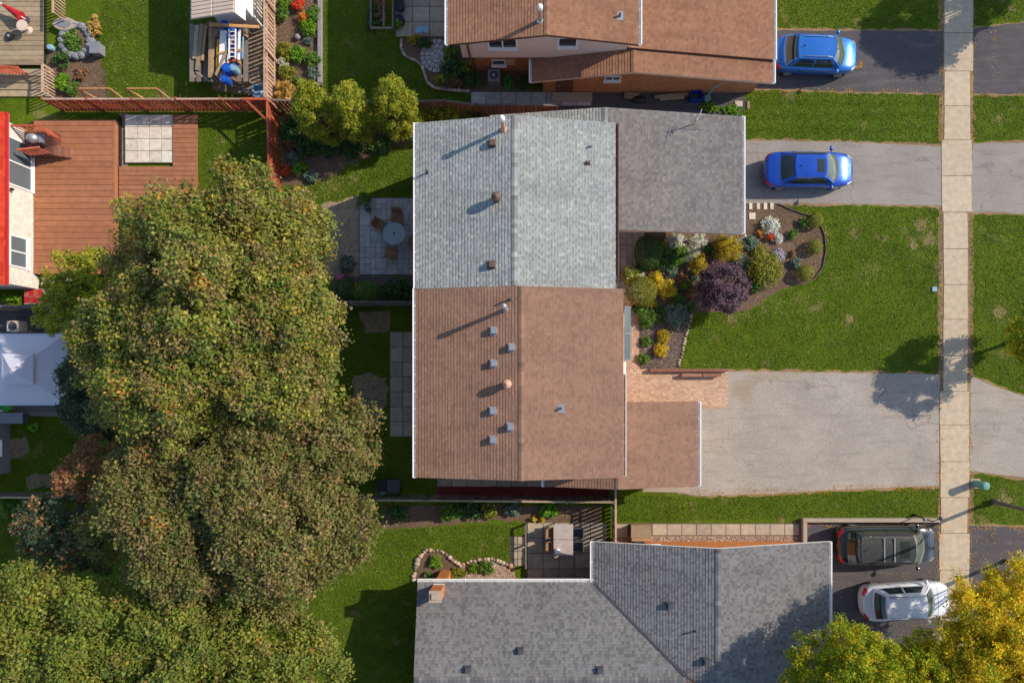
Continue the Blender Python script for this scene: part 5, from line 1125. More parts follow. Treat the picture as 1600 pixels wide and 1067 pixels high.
for lab, a, b, w, h, mt in HEAP: plank(lab, H(*a), H(*b), w, h, mt, group='boards of the heap beside the shed')
t = thing('tarpaulin', 'creased bright blue tarpaulin over the heap by the shed', 'tarpaulin', P(370, 70, RK))
def tarp(u, v): x = 352+u*26; y = 44+v*46; return H(x+random.uniform(-1, 1), y, 0.5+0.18*math.sin(u*9+v*4)+0.06*math.sin(v*23)+random.uniform(-0.03, 0.03)-0.45*(max(0, abs(u-0.5)-0.38)/0.12))
m = MB(); m.patch(tarp, 16, 20); m.build('sheet', M_BLUE, t)
t = thing('ladder', 'white aluminium ladder lying on blue tarpaulin', 'ladder', P(362, 70, RK+0.75))
for x in (358, 368): m = MB(); m.bar(H(x, 46, 0.85), H(x, 92, 0.85), 0.06, 0.05); m.build('stile', M_WHITE, t)
for k in range(7): m = MB(); m.bar(H(358, 50+k*6.5, 0.85), H(368, 50+k*6.5, 0.85), 0.035, 0.035); m.build('rung', M_WHITE, t)
for lab, a, b, w in (('white panel lying in the heap beside yellow plank', (349, 48), (347, 104), 0.32), ('narrow white panel on the right of blue tarpaulin', (374, 46), (373, 94), 0.12)): plank(lab, H(*a, 0.66), H(*b, 0.66), w, 0.04, M_WHITE, 'white_panel', 'white panels of the heap', 'panel')
for lab, x, y, r, mt in (('blue barrel at top of the heap', 358, 46, 0.2, M_BLUE), ('bright blue drum at lower end of heap', 361, 113, 0.24, M_BLUE), ('blue bucket lowest in the heap', 358, 130, 0.2, M_BLUE), ('grey round pail lid at lower right of heap', 371, 113, 0.18, M_LBLUE)):
    q = P(x, y, RK+0.22); t = thing('drum', lab, 'drum', q); m = MB(); m.lathe(q, [(r*0.92, 0), (r, 0.1), (r, 0.5), (r*0.9, 0.56), (r*0.85, 0.53)], 16); m.build('drum_body', mt, t); m = MB(); m.lathe(q+Vector((0, 0, 0.53)), [(r*0.6, 0), (r*0.55, 0.03)], 12); m.build('lid', mt, t)
for lab, a, b, w, h, mt in (('white pipe nearest the ladder in the heap', (352, 52, 0.75), (356, 100, 0.62), 0.05, 0.05, M_WHITE), ('white pipe crossing the lower heap', (344, 100, 0.5), (372, 104, 0.5), 0.06, 0.05, M_WHITE), ('pale board across middle of the heap', (340, 84, 0.72), (378, 78, 0.78), 0.1, 0.03, M_TIMBER), ('orange strip at lower left end of heap', (334, 112, 0.4), (348, 128, 0.35), 0.08, 0.04, M_TIMBER), ('grey angle strip over top left of heap', (346, 40, 0.8), (332, 60, 0.7), 0.08, 0.03, M_GREYWOOD), ('light blue strip at right edge of heap', (380, 58, 0.6), (379, 92, 0.55), 0.06, 0.04, M_LBLUE), ('red-brown board under the ladder end', (354, 98, 0.6), (374, 92, 0.6), 0.12, 0.03, M_REDWOOD)): plank(lab, H(*a), H(*b), w, h, mt, group='boards of the heap beside the shed')
for lab, x, y, s, mt in (('small white box at lower middle of the heap', 350, 118, 0.14, M_WHITE), ('small blue box at lower right of heap', 366, 104, 0.16, M_BLUE), ('small black crate among the lower heap', 346, 108, 0.15, M_BLACK), ('pale bundle at upper left inside the heap', 338, 56, 0.16, M_CREAM)):
    q = P(x, y, RK+0.22); t = thing('crate', lab, 'crate', q, random.random()); m = MB(); m.box(-s, s, -s*0.8, s*0.8, 0, s*1.5); m.build('crate_body', mt, t, local=True, bevel=0.02); m = MB(); m.box(-s*0.8, s*0.8, -s*0.6, s*0.6, s*1.5, s*1.62); m.build('contents', M_GREY, t, local=True)
t = thing('spare_wheel', 'small wheel with pale rim lying beside the heap', 'wheel', W(384, 112)); m = MB(); m.lathe(W(384, 112), [(0.13, 0), (0.16, 0.04), (0.16, 0.1), (0.11, 0.12)], 18); m.build('tyre', M_RUBBER, t); m = MB(); m.lathe(W(384, 112, 0.02), [(0.1, 0), (0.1, 0.115)], 14); m.build('rim', M_GREY, t)
t = thing('tub', 'pale blue plastic tub in the corner of red fence', 'tub', W(412, 147)); q = W(412, 147)
m = MB(); m.box(q.x-0.42, q.x+0.42, q.y-0.3, q.y+0.3, 0, 0.08)
for sx in (-1, 1): m.box(q.x+sx*0.42-0.03, q.x+sx*0.42+0.03, q.y-0.33, q.y+0.33, 0, 0.42); m.box(q.x-0.39, q.x+0.39, q.y+sx*0.30-0.03, q.y+sx*0.30+0.03, 0, 0.418)
m.build('shell', M_LBLUE, t, bevel=0.02); m = MB(); m.box(q.x-0.05, q.x+0.2, q.y-0.15, q.y+0.05, 0.081, 0.3); m.build('white_box', M_WHITE, t)
def frame_stand(label, x0, x1, y0, y1):
    t = thing('timber_frame', label, 'frame', W((x0+x1)/2, y1), group='timber frames by the red fence')
    for a, b in (((x0, y0, 0.75), (x1, y0, 0.75)), ((x0, y0, 0.75), (x0, y1, 0.05)), ((x1, y0, 0.75), (x1, y1, 0.05)), ((x0, y1, 0.05), (x1, y1, 0.05)), ((x0, y0, 0.75), (x0+26, y1+1, 0.08)), ((x1, y0, 0.75), (x1+18, y1+1, 0.08))):
        m = MB(); m.bar(W(*a), W(*b), 0.06, 0.05); m.build('beam', M_TIMBER, t)
frame_stand('left one of two timber frames standing against the red fence', 139, 186, 148, 161); frame_stand('right one of two timber frames standing against the red fence', 212, 258, 148, 161)
# top left corner
t = thing('parasol', 'folded red parasol lying over the top left deck', 'parasol', W(35, 28, 0.3))
m = MB(); m.cyl(W(22, 20, 0.75), W(50, 38, 0.75), 0.06, 0.24, 10); m.build('canopy', M_RED, t); m = MB(); m.cyl(W(10, 12, 0.75), W(56, 42, 0.75), 0.025, n=8); m.build('pole', M_WHITE, t); m = MB(); m.lathe(W(48, 37, 0.3), [(0.2, 0), (0.2, 0.08), (0.05, 0.12), (0.04, 0.4)], 12); m.build('stand', M_DGREY, t)
t = thing('side_table', 'white round side table on the top left deck', 'table', W(52, 52, 0.3)); m = MB(); m.lathe((0, 0, 0), [(0.2, 0), (0.05, 0.05), (0.04, 0.45), (0.28, 0.47), (0.28, 0.5)], 18); m.build('table', M_CREAM, t, local=True)
t = thing('tyre', 'black tyre with white hub on the top left deck', 'tyre', W(24, 63, 0.3)); m = MB(); m.lathe((0, 0, 0), [(0.12, 0), (0.2, 0.05), (0.2, 0.15), (0.1, 0.17)], 18); m.build('tyre', M_RUBBER, t, local=True); m = MB(); m.lathe((0, 0, 0.1), [(0.08, 0), (0.08, 0.085)], 12); m.build('hub', M_GREY, t, local=True)
t = thing('stone_planter', 'round grey stone planter ring between deck and lawn at top left', 'planter', W(120, 70)); 
for k in range(16):
    a = k*2*math.pi/16; m = MB(); q = W(122+22*math.cos(a), 66+24*math.sin(a)); m.blob((q.x, q.y, 0.12), (0.24, 0.22, 0.2), 8, 5, 0.08); m.build('stone', M_GREY, t)
m = MB(); m.lathe(W(122, 66), [(0.62, 0), (0.62, 0.16)], 16); m.build('soil', M_SOIL, t)
t = thing('stone_basin', 'low pale kidney-shaped stone basin near the top edge at left', 'basin', W(106, 42)); m = MB(); q = W(106, 42); m.prism([(q.x+0.55*math.cos(a)*(1+0.15*math.cos(2*a)), q.y+0.36*math.sin(a)) for a in [2*math.pi*k/20 for k in range(20)]], 0, 0.3); m.build('basin', M_CONC, t, bevel=0.04); m = MB(); m.prism([(q.x+0.36*math.cos(a), q.y+0.2*math.sin(a)) for a in [2*math.pi*k/16 for k in range(16)]], 0.3, 0.32); m.build('water', M_GREY, t)
t = thing('grey_cabinet', 'small grey box standing on the lawn by stone planter', 'box', W(158, 82)); m = MB(); m.pbox(151, 165, 74, 90, 0, 0.5); m.build('box', M_GREY, t, bevel=0.02); m = MB(); m.pbox(150, 166, 73, 91, 0.5, 0.54); m.build('lid', M_GREY, t)
def rail_run(label, pts, h, mat, z=0.3):
    t = thing('deck_railing', label, 'railing', W(*pts[0], z))
    for a, b in zip(pts[:-1], pts[1:]):
        m = MB(); m.bar(W(*a, z+h), W(*b, z+h), 0.1, 0.05); m.build('handrail', mat, t); L = math.dist(a, b)/30; n = int(L/0.16)
        for k in range(n): f = (k+0.5)/n; x = a[0]+(b[0]-a[0])*f; y = a[1]+(b[1]-a[1])*f; m = MB(); m.bar(W(x, y, z), W(x, y, z+h-0.03), 0.06, 0.03); m.build('baluster', mat, t)
rail_run('faded red deck railing along the steps at top left', [(76, 108), (92, 116), (92, 160)], 0.9, M_PINKWOOD)
rail_run('white deck railing beside stone basin at the top edge', [(108, -60), (108, 40)], 0.9, M_PINKWOOD)
rail_run('red deck railing behind the white house corner', [(0, 118), (56, 122)], 0.9, M_REDWOOD)
t = thing('deck_steps', 'broad weathered wooden steps below the top left deck', 'steps', W(40, 135))
for k in range(4): m = MB(); m.pbox(-20, 80, 112+k*10, 122+k*10, 0, 0.28-k*0.06); m.build('step', M_OLDWOOD, t)
t = thing('blue_pot', 'small blue pot on the edge of top left deck', 'pot', W(84, 78)); m = MB(); m.lathe(W(84, 78), [(0.1, 0), (0.15, 0.1), (0.15, 0.3), (0.12, 0.34)], 14); m.build('pot', M_LBLUE, t)

# shady garden at the top house
t = thing('garden_edging', 'grey plank edging along the flower bed at the top', 'edging', W(502, 40)); m = MB(); m.pbox(498, 504.5, -120, 132, 0, 0.22); m.build('plank', plain('grey_sleeper', A(150, 140, 146), 0.8, var=0.15), t, bevel=0.02); m = MB(); m.pbox(497, 505, 132.4, 137, 0, 0.24); m.build('end_post', M_GREYWOOD, t)
t = thing('trellis_frame', 'pale timber vegetable frame with climbing plants at top', 'frame', W(600, 20))
for a, b in (((583, -60), (583, 52)), ((617, -60), (617, 52)), ((583, 52), (617, 52)), ((603, -60), (603, 52)), ((583, 4), (617, 4))):
    m = MB(); m.bar(W(*a, 0.5), W(*b, 0.5), 0.08, 0.08); m.build('beam', M_GREYWOOD if a[0] != 583 or b[0] != 617 else M_OLDWOOD, t)
for x, y in ((583, 52), (617, 52), (583, 4), (617, 4)): m = MB(); m.bar(W(x, y, 0), W(x, y, 0.48), 0.08, 0.08); m.build('post', M_GREYWOOD, t)
for lab, x, y, soil in (('black round planter tub at top beside timber frame', 626, 14, 1), ('round tub with green plant below the black planter tub', 626, 36, 0), ('black round tub cut by the top edge of picture', 626, -2, 1)):
    t = thing('planter_tub', lab, 'planter', W(x, y), group='tubs beside the timber frame'); m = MB(); m.lathe(W(x, y), [(0.22, 0), (0.26, 0.1), (0.27, 0.4), (0.24, 0.41), (0.22, 0.34)], 20); m.build('tub', M_DGREY, t); m = MB(); m.lathe(W(x, y, 0.30), [(0.22, 0), (0.2, 0.06)], 14); m.build('soil', M_BLACK, t)
for lab, x, y in (('left one of two pale blue round stools on shady patio', 657, 53), ('right one of two pale blue round stools on shady patio', 667.5, 53)):
    t = thing('round_stool', lab, 'stool', W(x, y), group='pale blue round stools'); m = MB(); m.lathe(W(x, y, 0.4), [(0.17, 0), (0.185, 0.02), (0.185, 0.05), (0.15, 0.06), (0.15, 0.045), (0.06, 0.045), (0.05, 0.065)], 22); m.build('seat', M_LBLUE, t)
    for k in range(3): a = k*2.1; q = W(x, y); m = MB(); m.cyl((q.x+0.16*math.cos(a), q.y+0.16*math.sin(a), 0), (q.x+0.1*math.cos(a), q.y+0.1*math.sin(a), 0.4), 0.015, n=6); m.build('leg', M_METAL, t)
t = thing('stone_edging', 'curved pale stone edging round the shady corner bed', 'edging', W(660, 105))
pts = [(628, 62), (627, 76), (634, 90), (650, 96), (660, 104), (664, 118), (668, 130), (680, 139), (700, 142), (735, 144)]
for (ax, ay), (bx_, by) in zip(pts[:-1], pts[1:]):
    n = max(2, int(math.dist((ax, ay), (bx_, by))/7))
    for k in range(n):
        f = k/n; f2 = (k+0.92)/n; m = MB(); m.bar(W(ax+(bx_-ax)*f, ay+(by-ay)*f, 0.05), W(ax+(bx_-ax)*f2, ay+(by-ay)*f2, 0.05), 0.13, 0.14); m.build('stone', M_STONE, t)
t = thing('air_conditioner', 'grey air conditioner below brick wall of top house', 'air conditioner', W(773, 127)); q = W(773, 127)
m = MB(); m.box(q.x-0.3, q.x+0.3, q.y-0.3, q.y+0.3, 0, 0.7); m.build('housing', M_GREY, t, bevel=0.02); m = MB(); m.lathe((q.x, q.y, 0.7), [(0.22, 0), (0.22, 0.015), (0.17, 0.02)], 18); m.build('fan_grille', M_DGREY, t)
m = MB(); m.blob((q.x, q.y, 0.72), (0.09, 0.09, 0.04), 10, 4); m.build('fan_hub', M_LBLUE, t)
t = thing('sled', 'green plastic oval sled lying beside air conditioner', 'sled', W(793, 130)); q = W(793, 130)
m = MB(); m.prism([(q.x+0.19*math.cos(a), q.y+0.42*math.sin(a)) for a in [2*math.pi*k/22 for k in range(22)]], 0.02, 0.12); m.build('hull', M_GREENP, t, bevel=0.03); m = MB(); m.prism([(q.x+0.1*math.cos(a), q.y+0.28*math.sin(a)) for a in [2*math.pi*k/18 for k in range(18)]], 0.12, 0.13); m.build('seat_well', plain('deep_green', A(40, 110, 30), 0.5), t)
t = thing('recycling_bin', 'dark blue recycling box beside brick wall of top house', 'bin', W(1086, 154)); q = W(1086, 154)
m = MB(); m.box(q.x-0.27, q.x+0.27, q.y-0.22, q.y+0.22, 0, 0.04)
for s in (-1, 1): m.box(q.x+s*0.27-0.02, q.x+s*0.27+0.02, q.y-0.24, q.y+0.24, 0, 0.4); m.box(q.x-0.25, q.x+0.25, q.y+s*0.22-0.02, q.y+s*0.22+0.02, 0, 0.398)
m.build('box', plain('deep_blue', A(30, 60, 170), 0.5), t); m = MB(); m.box(q.x-0.2, q.x+0.2, q.y-0.17, q.y+0.17, 0.04, 0.16); m.build('paper', M_DGREY, t)
t = thing('hose_stand', 'pale teal garden hose stand near brick wall of top house', 'stand', W(1105, 155)); m = MB(); m.tube([W(1100, 158, 0), W(1106, 152, 1.1), W(1116, 148, 1.3)], 0.035, 8); m.build('stand', M_LBLUE, t); m = MB(); m.lathe(W(1104, 155, 0.05), [(0.18, 0), (0.2, 0.05), (0.16, 0.12)], 14); m.build('hose_coil', M_TEAL, t)
for lab, a, b, w in (('grey plank pile nearest side door of top house', (975, 150), (998, 153), 0.3), ('long grey plank lying beside the brick wall', (1022, 154), (1075, 149), 0.16), ('second long grey plank beside the brick wall', (1030, 157), (1068, 154), 0.12)): plank(lab, W(*a, 0.12), W(*b, 0.12), w, 0.12, M_OLDWOOD, group='planks beside the brick wall')
t = thing('black_sack', 'black sack slumped beside the plank pile', 'sack', W(998, 158)); m = MB(); m.blob(W(998, 158, 0.16), (0.36, 0.2, 0.18), 12, 7, 0.08); m.build('sack', M_BLACK, t, smooth=True); m = MB(); m.blob(W(1006, 156, 0.28), (0.06, 0.06, 0.08), 8, 5); m.build('knot', M_BLACK, t)
for lab, x, y, w, h in (('pale square stepping stone by the top garage corner', 1154, 163, 12, 9), ('narrow pale stone by the grass near top garage corner', 1169, 165, 4, 12)): m = MB(); m.pbox(x-w/2, x+w/2, y-h/2, y+h/2, 0, 0.06); tag(m.build('stepping_stone', M_STONE, org=W(x, y), bevel=0.01), lab, 'stone', 'stones by the top garage')

# front garden hard pieces
for k, (x, y, w, h) in enumerate(((1172.5, 322.5, 5, 10), (1184.5, 322.5, 5, 10), (1195.5, 322.5, 5.4, 10.5), (1205.5, 322.5, 5.4, 10.5), (1175, 338, 10, 10))):
    m = MB(); m.pbox(x-w/2, x+w/2, y-h/2, y+h/2, 0, 0.05); lab = ['leftmost narrow pale tile in the row beside garage corner', 'second narrow pale tile in the row beside garage corner', 'third narrow pale tile in the row beside garage corner', 'rightmost narrow pale tile in the row beside garage corner', 'square pale tile below the row beside garage corner'][k]
    tag(m.build('stepping_stone', M_WHITETILE, org=W(x, y), bevel=0.008), lab, 'stone', 'pale tiles by the garage corner')
def stone_row(label, pts, r, name='stone_edging', big=0.0):
    t = thing(name, label, 'edging', W(*pts[0]))
    for (ax, ay), (bx_, by) in zip(pts[:-1], pts[1:]):
        n = max(1, int(math.dist((ax, ay), (bx_, by))/(r*1.75)))
        for k in range(n):
            f = k/n; s = r/30*random.uniform(0.75, 1.2+big); q = W(ax+(bx_-ax)*f+random.uniform(-1, 1), ay+(by-ay)*f+random.uniform(-1, 1)); m = MB(); m.blob((q.x, q.y, s*0.35), (s, s*random.uniform(0.7, 1), s*0.7), 9, 6, 0.07); m.build('stone', M_STONE, t, smooth=True)
stone_row('row of small pale stones between mulch bed and front lawn', [(1080, 492), (1073, 520), (1065, 552), (1059, 577)], 2.6)
stone_row('row of round field stones edging the bungalow rock bed', [(646, 905), (649, 885), (656, 868), (668, 860), (684, 859), (698, 866), (708, 874), (720, 882), (735, 877), (748, 874), (768, 873), (786, 879), (803, 885)], 2.7, big=0.7)
t = thing('bed_edging', 'thin dark edging strip round the curved front flower bed', 'edging', W(1270, 400))
pts = [(1216, 319), (1232, 326), (1250, 333), (1268, 338), (1281, 350), (1288, 368), (1290, 392), (1285, 418), (1272, 436), (1252, 446)]
for a, b in zip(pts[:-1], pts[1:]): m = MB(); m.bar(W(*a, 0.03), W(*b, 0.03), 0.035, 0.12); m.build('strip', M_VENT, t)
for lab, x0, x1, y, z in (('long timber sleeper at top edge of the brick walk', 1014, 1135, 578.5, 0.32),): m = MB(); m.pbox(x0, x1, y-2.4, y+2.4, 0, z); tag(m.build('sleeper', M_BROWNWOOD, org=W((x0+x1)/2, y), bevel=0.015), lab, 'timber')
for lab, x0, x1 in (('left half of low timber bench on brick walk', 1063, 1094), ('right half of low timber bench on brick walk', 1095.5, 1125)):
    t = thing('low_bench', lab, 'bench', W((x0+x1)/2, 586), group='low timber benches'); m = MB(); m.pbox(x0, x1, 583.6, 588.6, 0.3, 0.36); m.build('seat', M_BROWNWOOD, t, bevel=0.01)
    for x in (x0+3, x1-3): m = MB(); m.pbox(x-1.5, x+1.5, 584.2, 588, 0.03, 0.3); m.build('leg', M_BROWNWOOD, t)

# ================================================================== TREES
def lobe(px, py, r, z, rz, ry=None):
    q = P(px, py, z); k = K(z)/30.0; return (q.x, q.y, z, r*k, (ry or r)*k, rz)
tree('maple_tree', 'large broad maple turning olive and tan beside the orange-brown deck', W(452, 508),
     [lobe(*a) for a in ((382, 342, 64, 7.8, 2.4), (445, 395, 72, 7.6, 2.6), (304, 385, 70, 8.2, 2.5), (250, 408, 40, 6.0, 2.0), (455, 495, 80, 7.6, 2.8), (350, 480, 110, 8.6, 2.6), (240, 515, 78, 7.0, 2.4), (300, 590, 105, 8.0, 2.6), (440, 595, 92, 7.6, 2.6), (215, 590, 58, 6.2, 2.2), (178, 548, 34, 5.5, 1.8))],
     1461, 0.45, 110, 0.07, 'maple', 0.34, 16, inner=0.75, bough=0.85, pal2='flame', p2=0.022, cat='tree')
tree('maple_tree', 'large brownish maple below the olive one beside brown roofed house', W(500, 742),
     [lobe(*a) for a in ((275, 748, 84, 6.8, 2.4), (395, 735, 100, 7.4, 2.5), (498, 720, 76, 7.0, 2.4), (556, 674, 26, 6.0, 1.4), (300, 825, 95, 7.2, 2.5), (430, 830, 92, 7.6, 2.6), (518, 805, 62, 6.8, 2.3), (440, 882, 62, 6.6, 2.2), (360, 890, 66, 6.4, 2.0), (200, 800, 44, 5.2, 2.0))],
     1354, 0.45, 110, 0.07, 'maple2', 0.32, 15, inner=0.75, bough=0.85, pal2='flame', p2=0.012)
tree('maple_tree', 'olive green maple filling the bottom left corner', W(390, 960),
     [lobe(*a) for a in ((75, 968, 74, 6.4, 2.3), (180, 985, 82, 7.0, 2.5), (300, 1005, 95, 7.0, 2.5), (420, 1030, 90, 7.0, 2.5), (492, 1045, 60, 6.4, 2.2), (120, 1075, 110, 7.0, 2.4), (320, 1100, 110, 7.2, 2.5), (10, 1030, 80, 6.4, 2.2), (470, 1120, 90, 6.8, 2.4))],
     1283, 0.45, 110, 0.07, 'maple3', 0.32, 15, inner=0.75, bough=0.85, pal2='flame', p2=0.012)
tree('small_tree', 'dense yellow-green small tree at the corner of the brown deck', W(225, 480),
     [lobe(*a) for a in ((130, 445, 44, 3.8, 1.8), (105, 488, 36, 3.2, 1.6), (165, 430, 40, 3.8, 1.6), (150, 490, 44, 3.6, 1.6))], 150, 0.32, 120, 0.06, 'cedar', 0.12, 8)
tree('small_tree', 'shaded lower foliage of the olive maple below the gazebo, as a separate tree', W(215, 640),
     [lobe(*a) for a in ((140, 585, 36, 3.4, 1.6), (145, 640, 38, 3.2, 1.5), (185, 650, 40, 3.6, 1.6))], 110, 0.34, 80, 0.075, 'shade', 0.11, 8)  # shaded part of the maple built apart, its shade put in darker leaf colours
tree('small_tree', 'dark grey-green small tree in shade at lower left fence', W(210, 815),
     [lobe(*a) for a in ((105, 808, 45, 4.6, 1.8), (150, 845, 46, 4.6, 1.8), (85, 846, 36, 4.0, 1.6), (70, 812, 30, 4.0, 1.5))], 130, 0.34, 80, 0.075, 'shade', 0.11, 8, pal2='rust', p2=0.2)
tree('small_tree', 'reddish brown small tree in shade left of the brownish maple', W(255, 735),
     [lobe(*a) for a in ((145, 745, 40, 4.8, 1.7), (170, 710, 34, 4.8, 1.6))], 70, 0.32, 60, 0.075, 'rust', 0.1, 7)
# honey locusts over the lower driveway
tree('locust_tree', 'yellow-green feathery locust tree overhanging the bungalow roof corner', W(1330, 1040),
     [lobe(*a) for a in ((1315, 1000, 38, 5.2, 1.3), (1262, 1030, 42, 5.2, 1.3), (1335, 1040, 60, 6.2, 1.6), (1400, 1034, 42, 6.4, 1.5), (1260, 1085, 55, 5.4, 1.4), (1380, 1085, 75, 6.6, 1.8), (1450, 1060, 60, 6.6, 1.6), (1438, 1022, 38, 6.0, 1.4), (1355, 1022, 38, 5.6, 1.4))],
     720, 0.30, 105, 0.056, 'locust', 0.16, 16, pal2='locustgold', p2=0.32, inner=0.45, flat=0.6, aspect=0.42)
tree('locust_tree', 'golden yellow feathery locust tree in the lower right corner', W(1430, 1010),
     [lobe(*a) for a in ((1538, 928, 36, 6.2, 1.4), (1575, 905, 42, 6.2, 1.4), (1512, 958, 40, 6.8, 1.5), (1500, 925, 26, 6.2, 1.2), (1570, 970, 62, 7.0, 1.8), (1488, 1000, 42, 6.6, 1.5), (1545, 1040, 66, 7.2, 1.8), (1610, 1010, 60, 7.0, 1.8), (1500, 1085, 62, 6.8, 1.7), (1590, 1095, 62, 6.8, 1.7), (1630, 930, 50, 6.4, 1.6), (1468, 1004, 32, 6.0, 1.3), (1470, 1040, 46, 6.4, 1.5))],
     1050, 0.32, 105, 0.06, 'locustgold', 0.17, 16, pal2='locust', p2=0.25, inner=0.45, flat=0.6, aspect=0.42)
q = W(1573, 536)
tree('street_tree', 'small yellow-green street tree cut by the right edge', q, [(q.x, q.y, 3.2, 1.7, 1.7, 1.3), (q.x-0.7, q.y+0.3, 2.7, 1.2, 1.2, 1.0), (q.x+0.6, q.y-0.5, 3.6, 1.2, 1.2, 1.1), (q.x+0.2, q.y+0.8, 3.0, 1.1, 1.1, 1.0), (q.x-0.2, q.y, 2.2, 1.35, 1.35, 0.8), (q.x+0.3, q.y+0.2, 1.9, 1.0, 1.0, 0.6)], 200, 0.3, 110, 0.06, 'locust', 0.09, 10, pal2='locustgold', p2=0.3)
q = W(1655, -46)
tree('street_tree', 'street tree just beyond the top right corner, seen by its shadow', q, [(q.x, q.y, 5.2, 2.1, 2.1, 1.6), (q.x-0.9, q.y+0.5, 4.6, 1.5, 1.5, 1.2), (q.x+0.9, q.y-0.7, 5.6, 1.5, 1.5, 1.2), (q.x-0.4, q.y-1.2, 4.4, 1.3, 1.3, 1.0), (q.x-0.2, q.y-0.2, 3.6, 1.7, 1.7, 1.0), (q.x+0.2, q.y+0.4, 3.0, 1.4, 1.4, 0.8)], 420, 0.36, 110, 0.07, 'locust', 0.12, 10)
q = W(1570, 876)
tree('street_tree', 'street tree beyond the right edge that shades the white SUV', q, [(q.x, q.y, 5.6, 1.5, 1.5, 1.1), (q.x-0.5, q.y-0.3, 4.9, 1.1, 1.1, 0.9), (q.x+0.4, q.y-0.4, 6.2, 1.0, 1.0, 0.9)], 80, 0.28, 90, 0.06, 'locustgold', 0.1, 8)
# three cedars
for lab, px, py, rx, ry_ in (('left one of three yellow-green cedars above the back lawn', 494, 176, 31, 40), ('middle one of three yellow-green cedars above the back lawn', 552, 180, 31, 42), ('right and largest of three yellow-green cedars by grey house', 619, 172, 38, 46)):
    z = 2.3; q = P(px, py, z); k = K(z)/30; tree('cedar_tree', lab, (q.x, q.y, 0), [(q.x, q.y, z, rx*k*0.92, ry_*k*0.8, 1.9), (q.x, q.y, 1.2, rx*k*0.98, ry_*k*0.85, 1.2), (q.x+0.1, q.y+0.3, 3.3, rx*k*0.55, ry_*k*0.5, 1.0)], 150, 0.24, 130, 0.055, 'cedar', 0.08, 6, cat='tree', aspect=0.4)

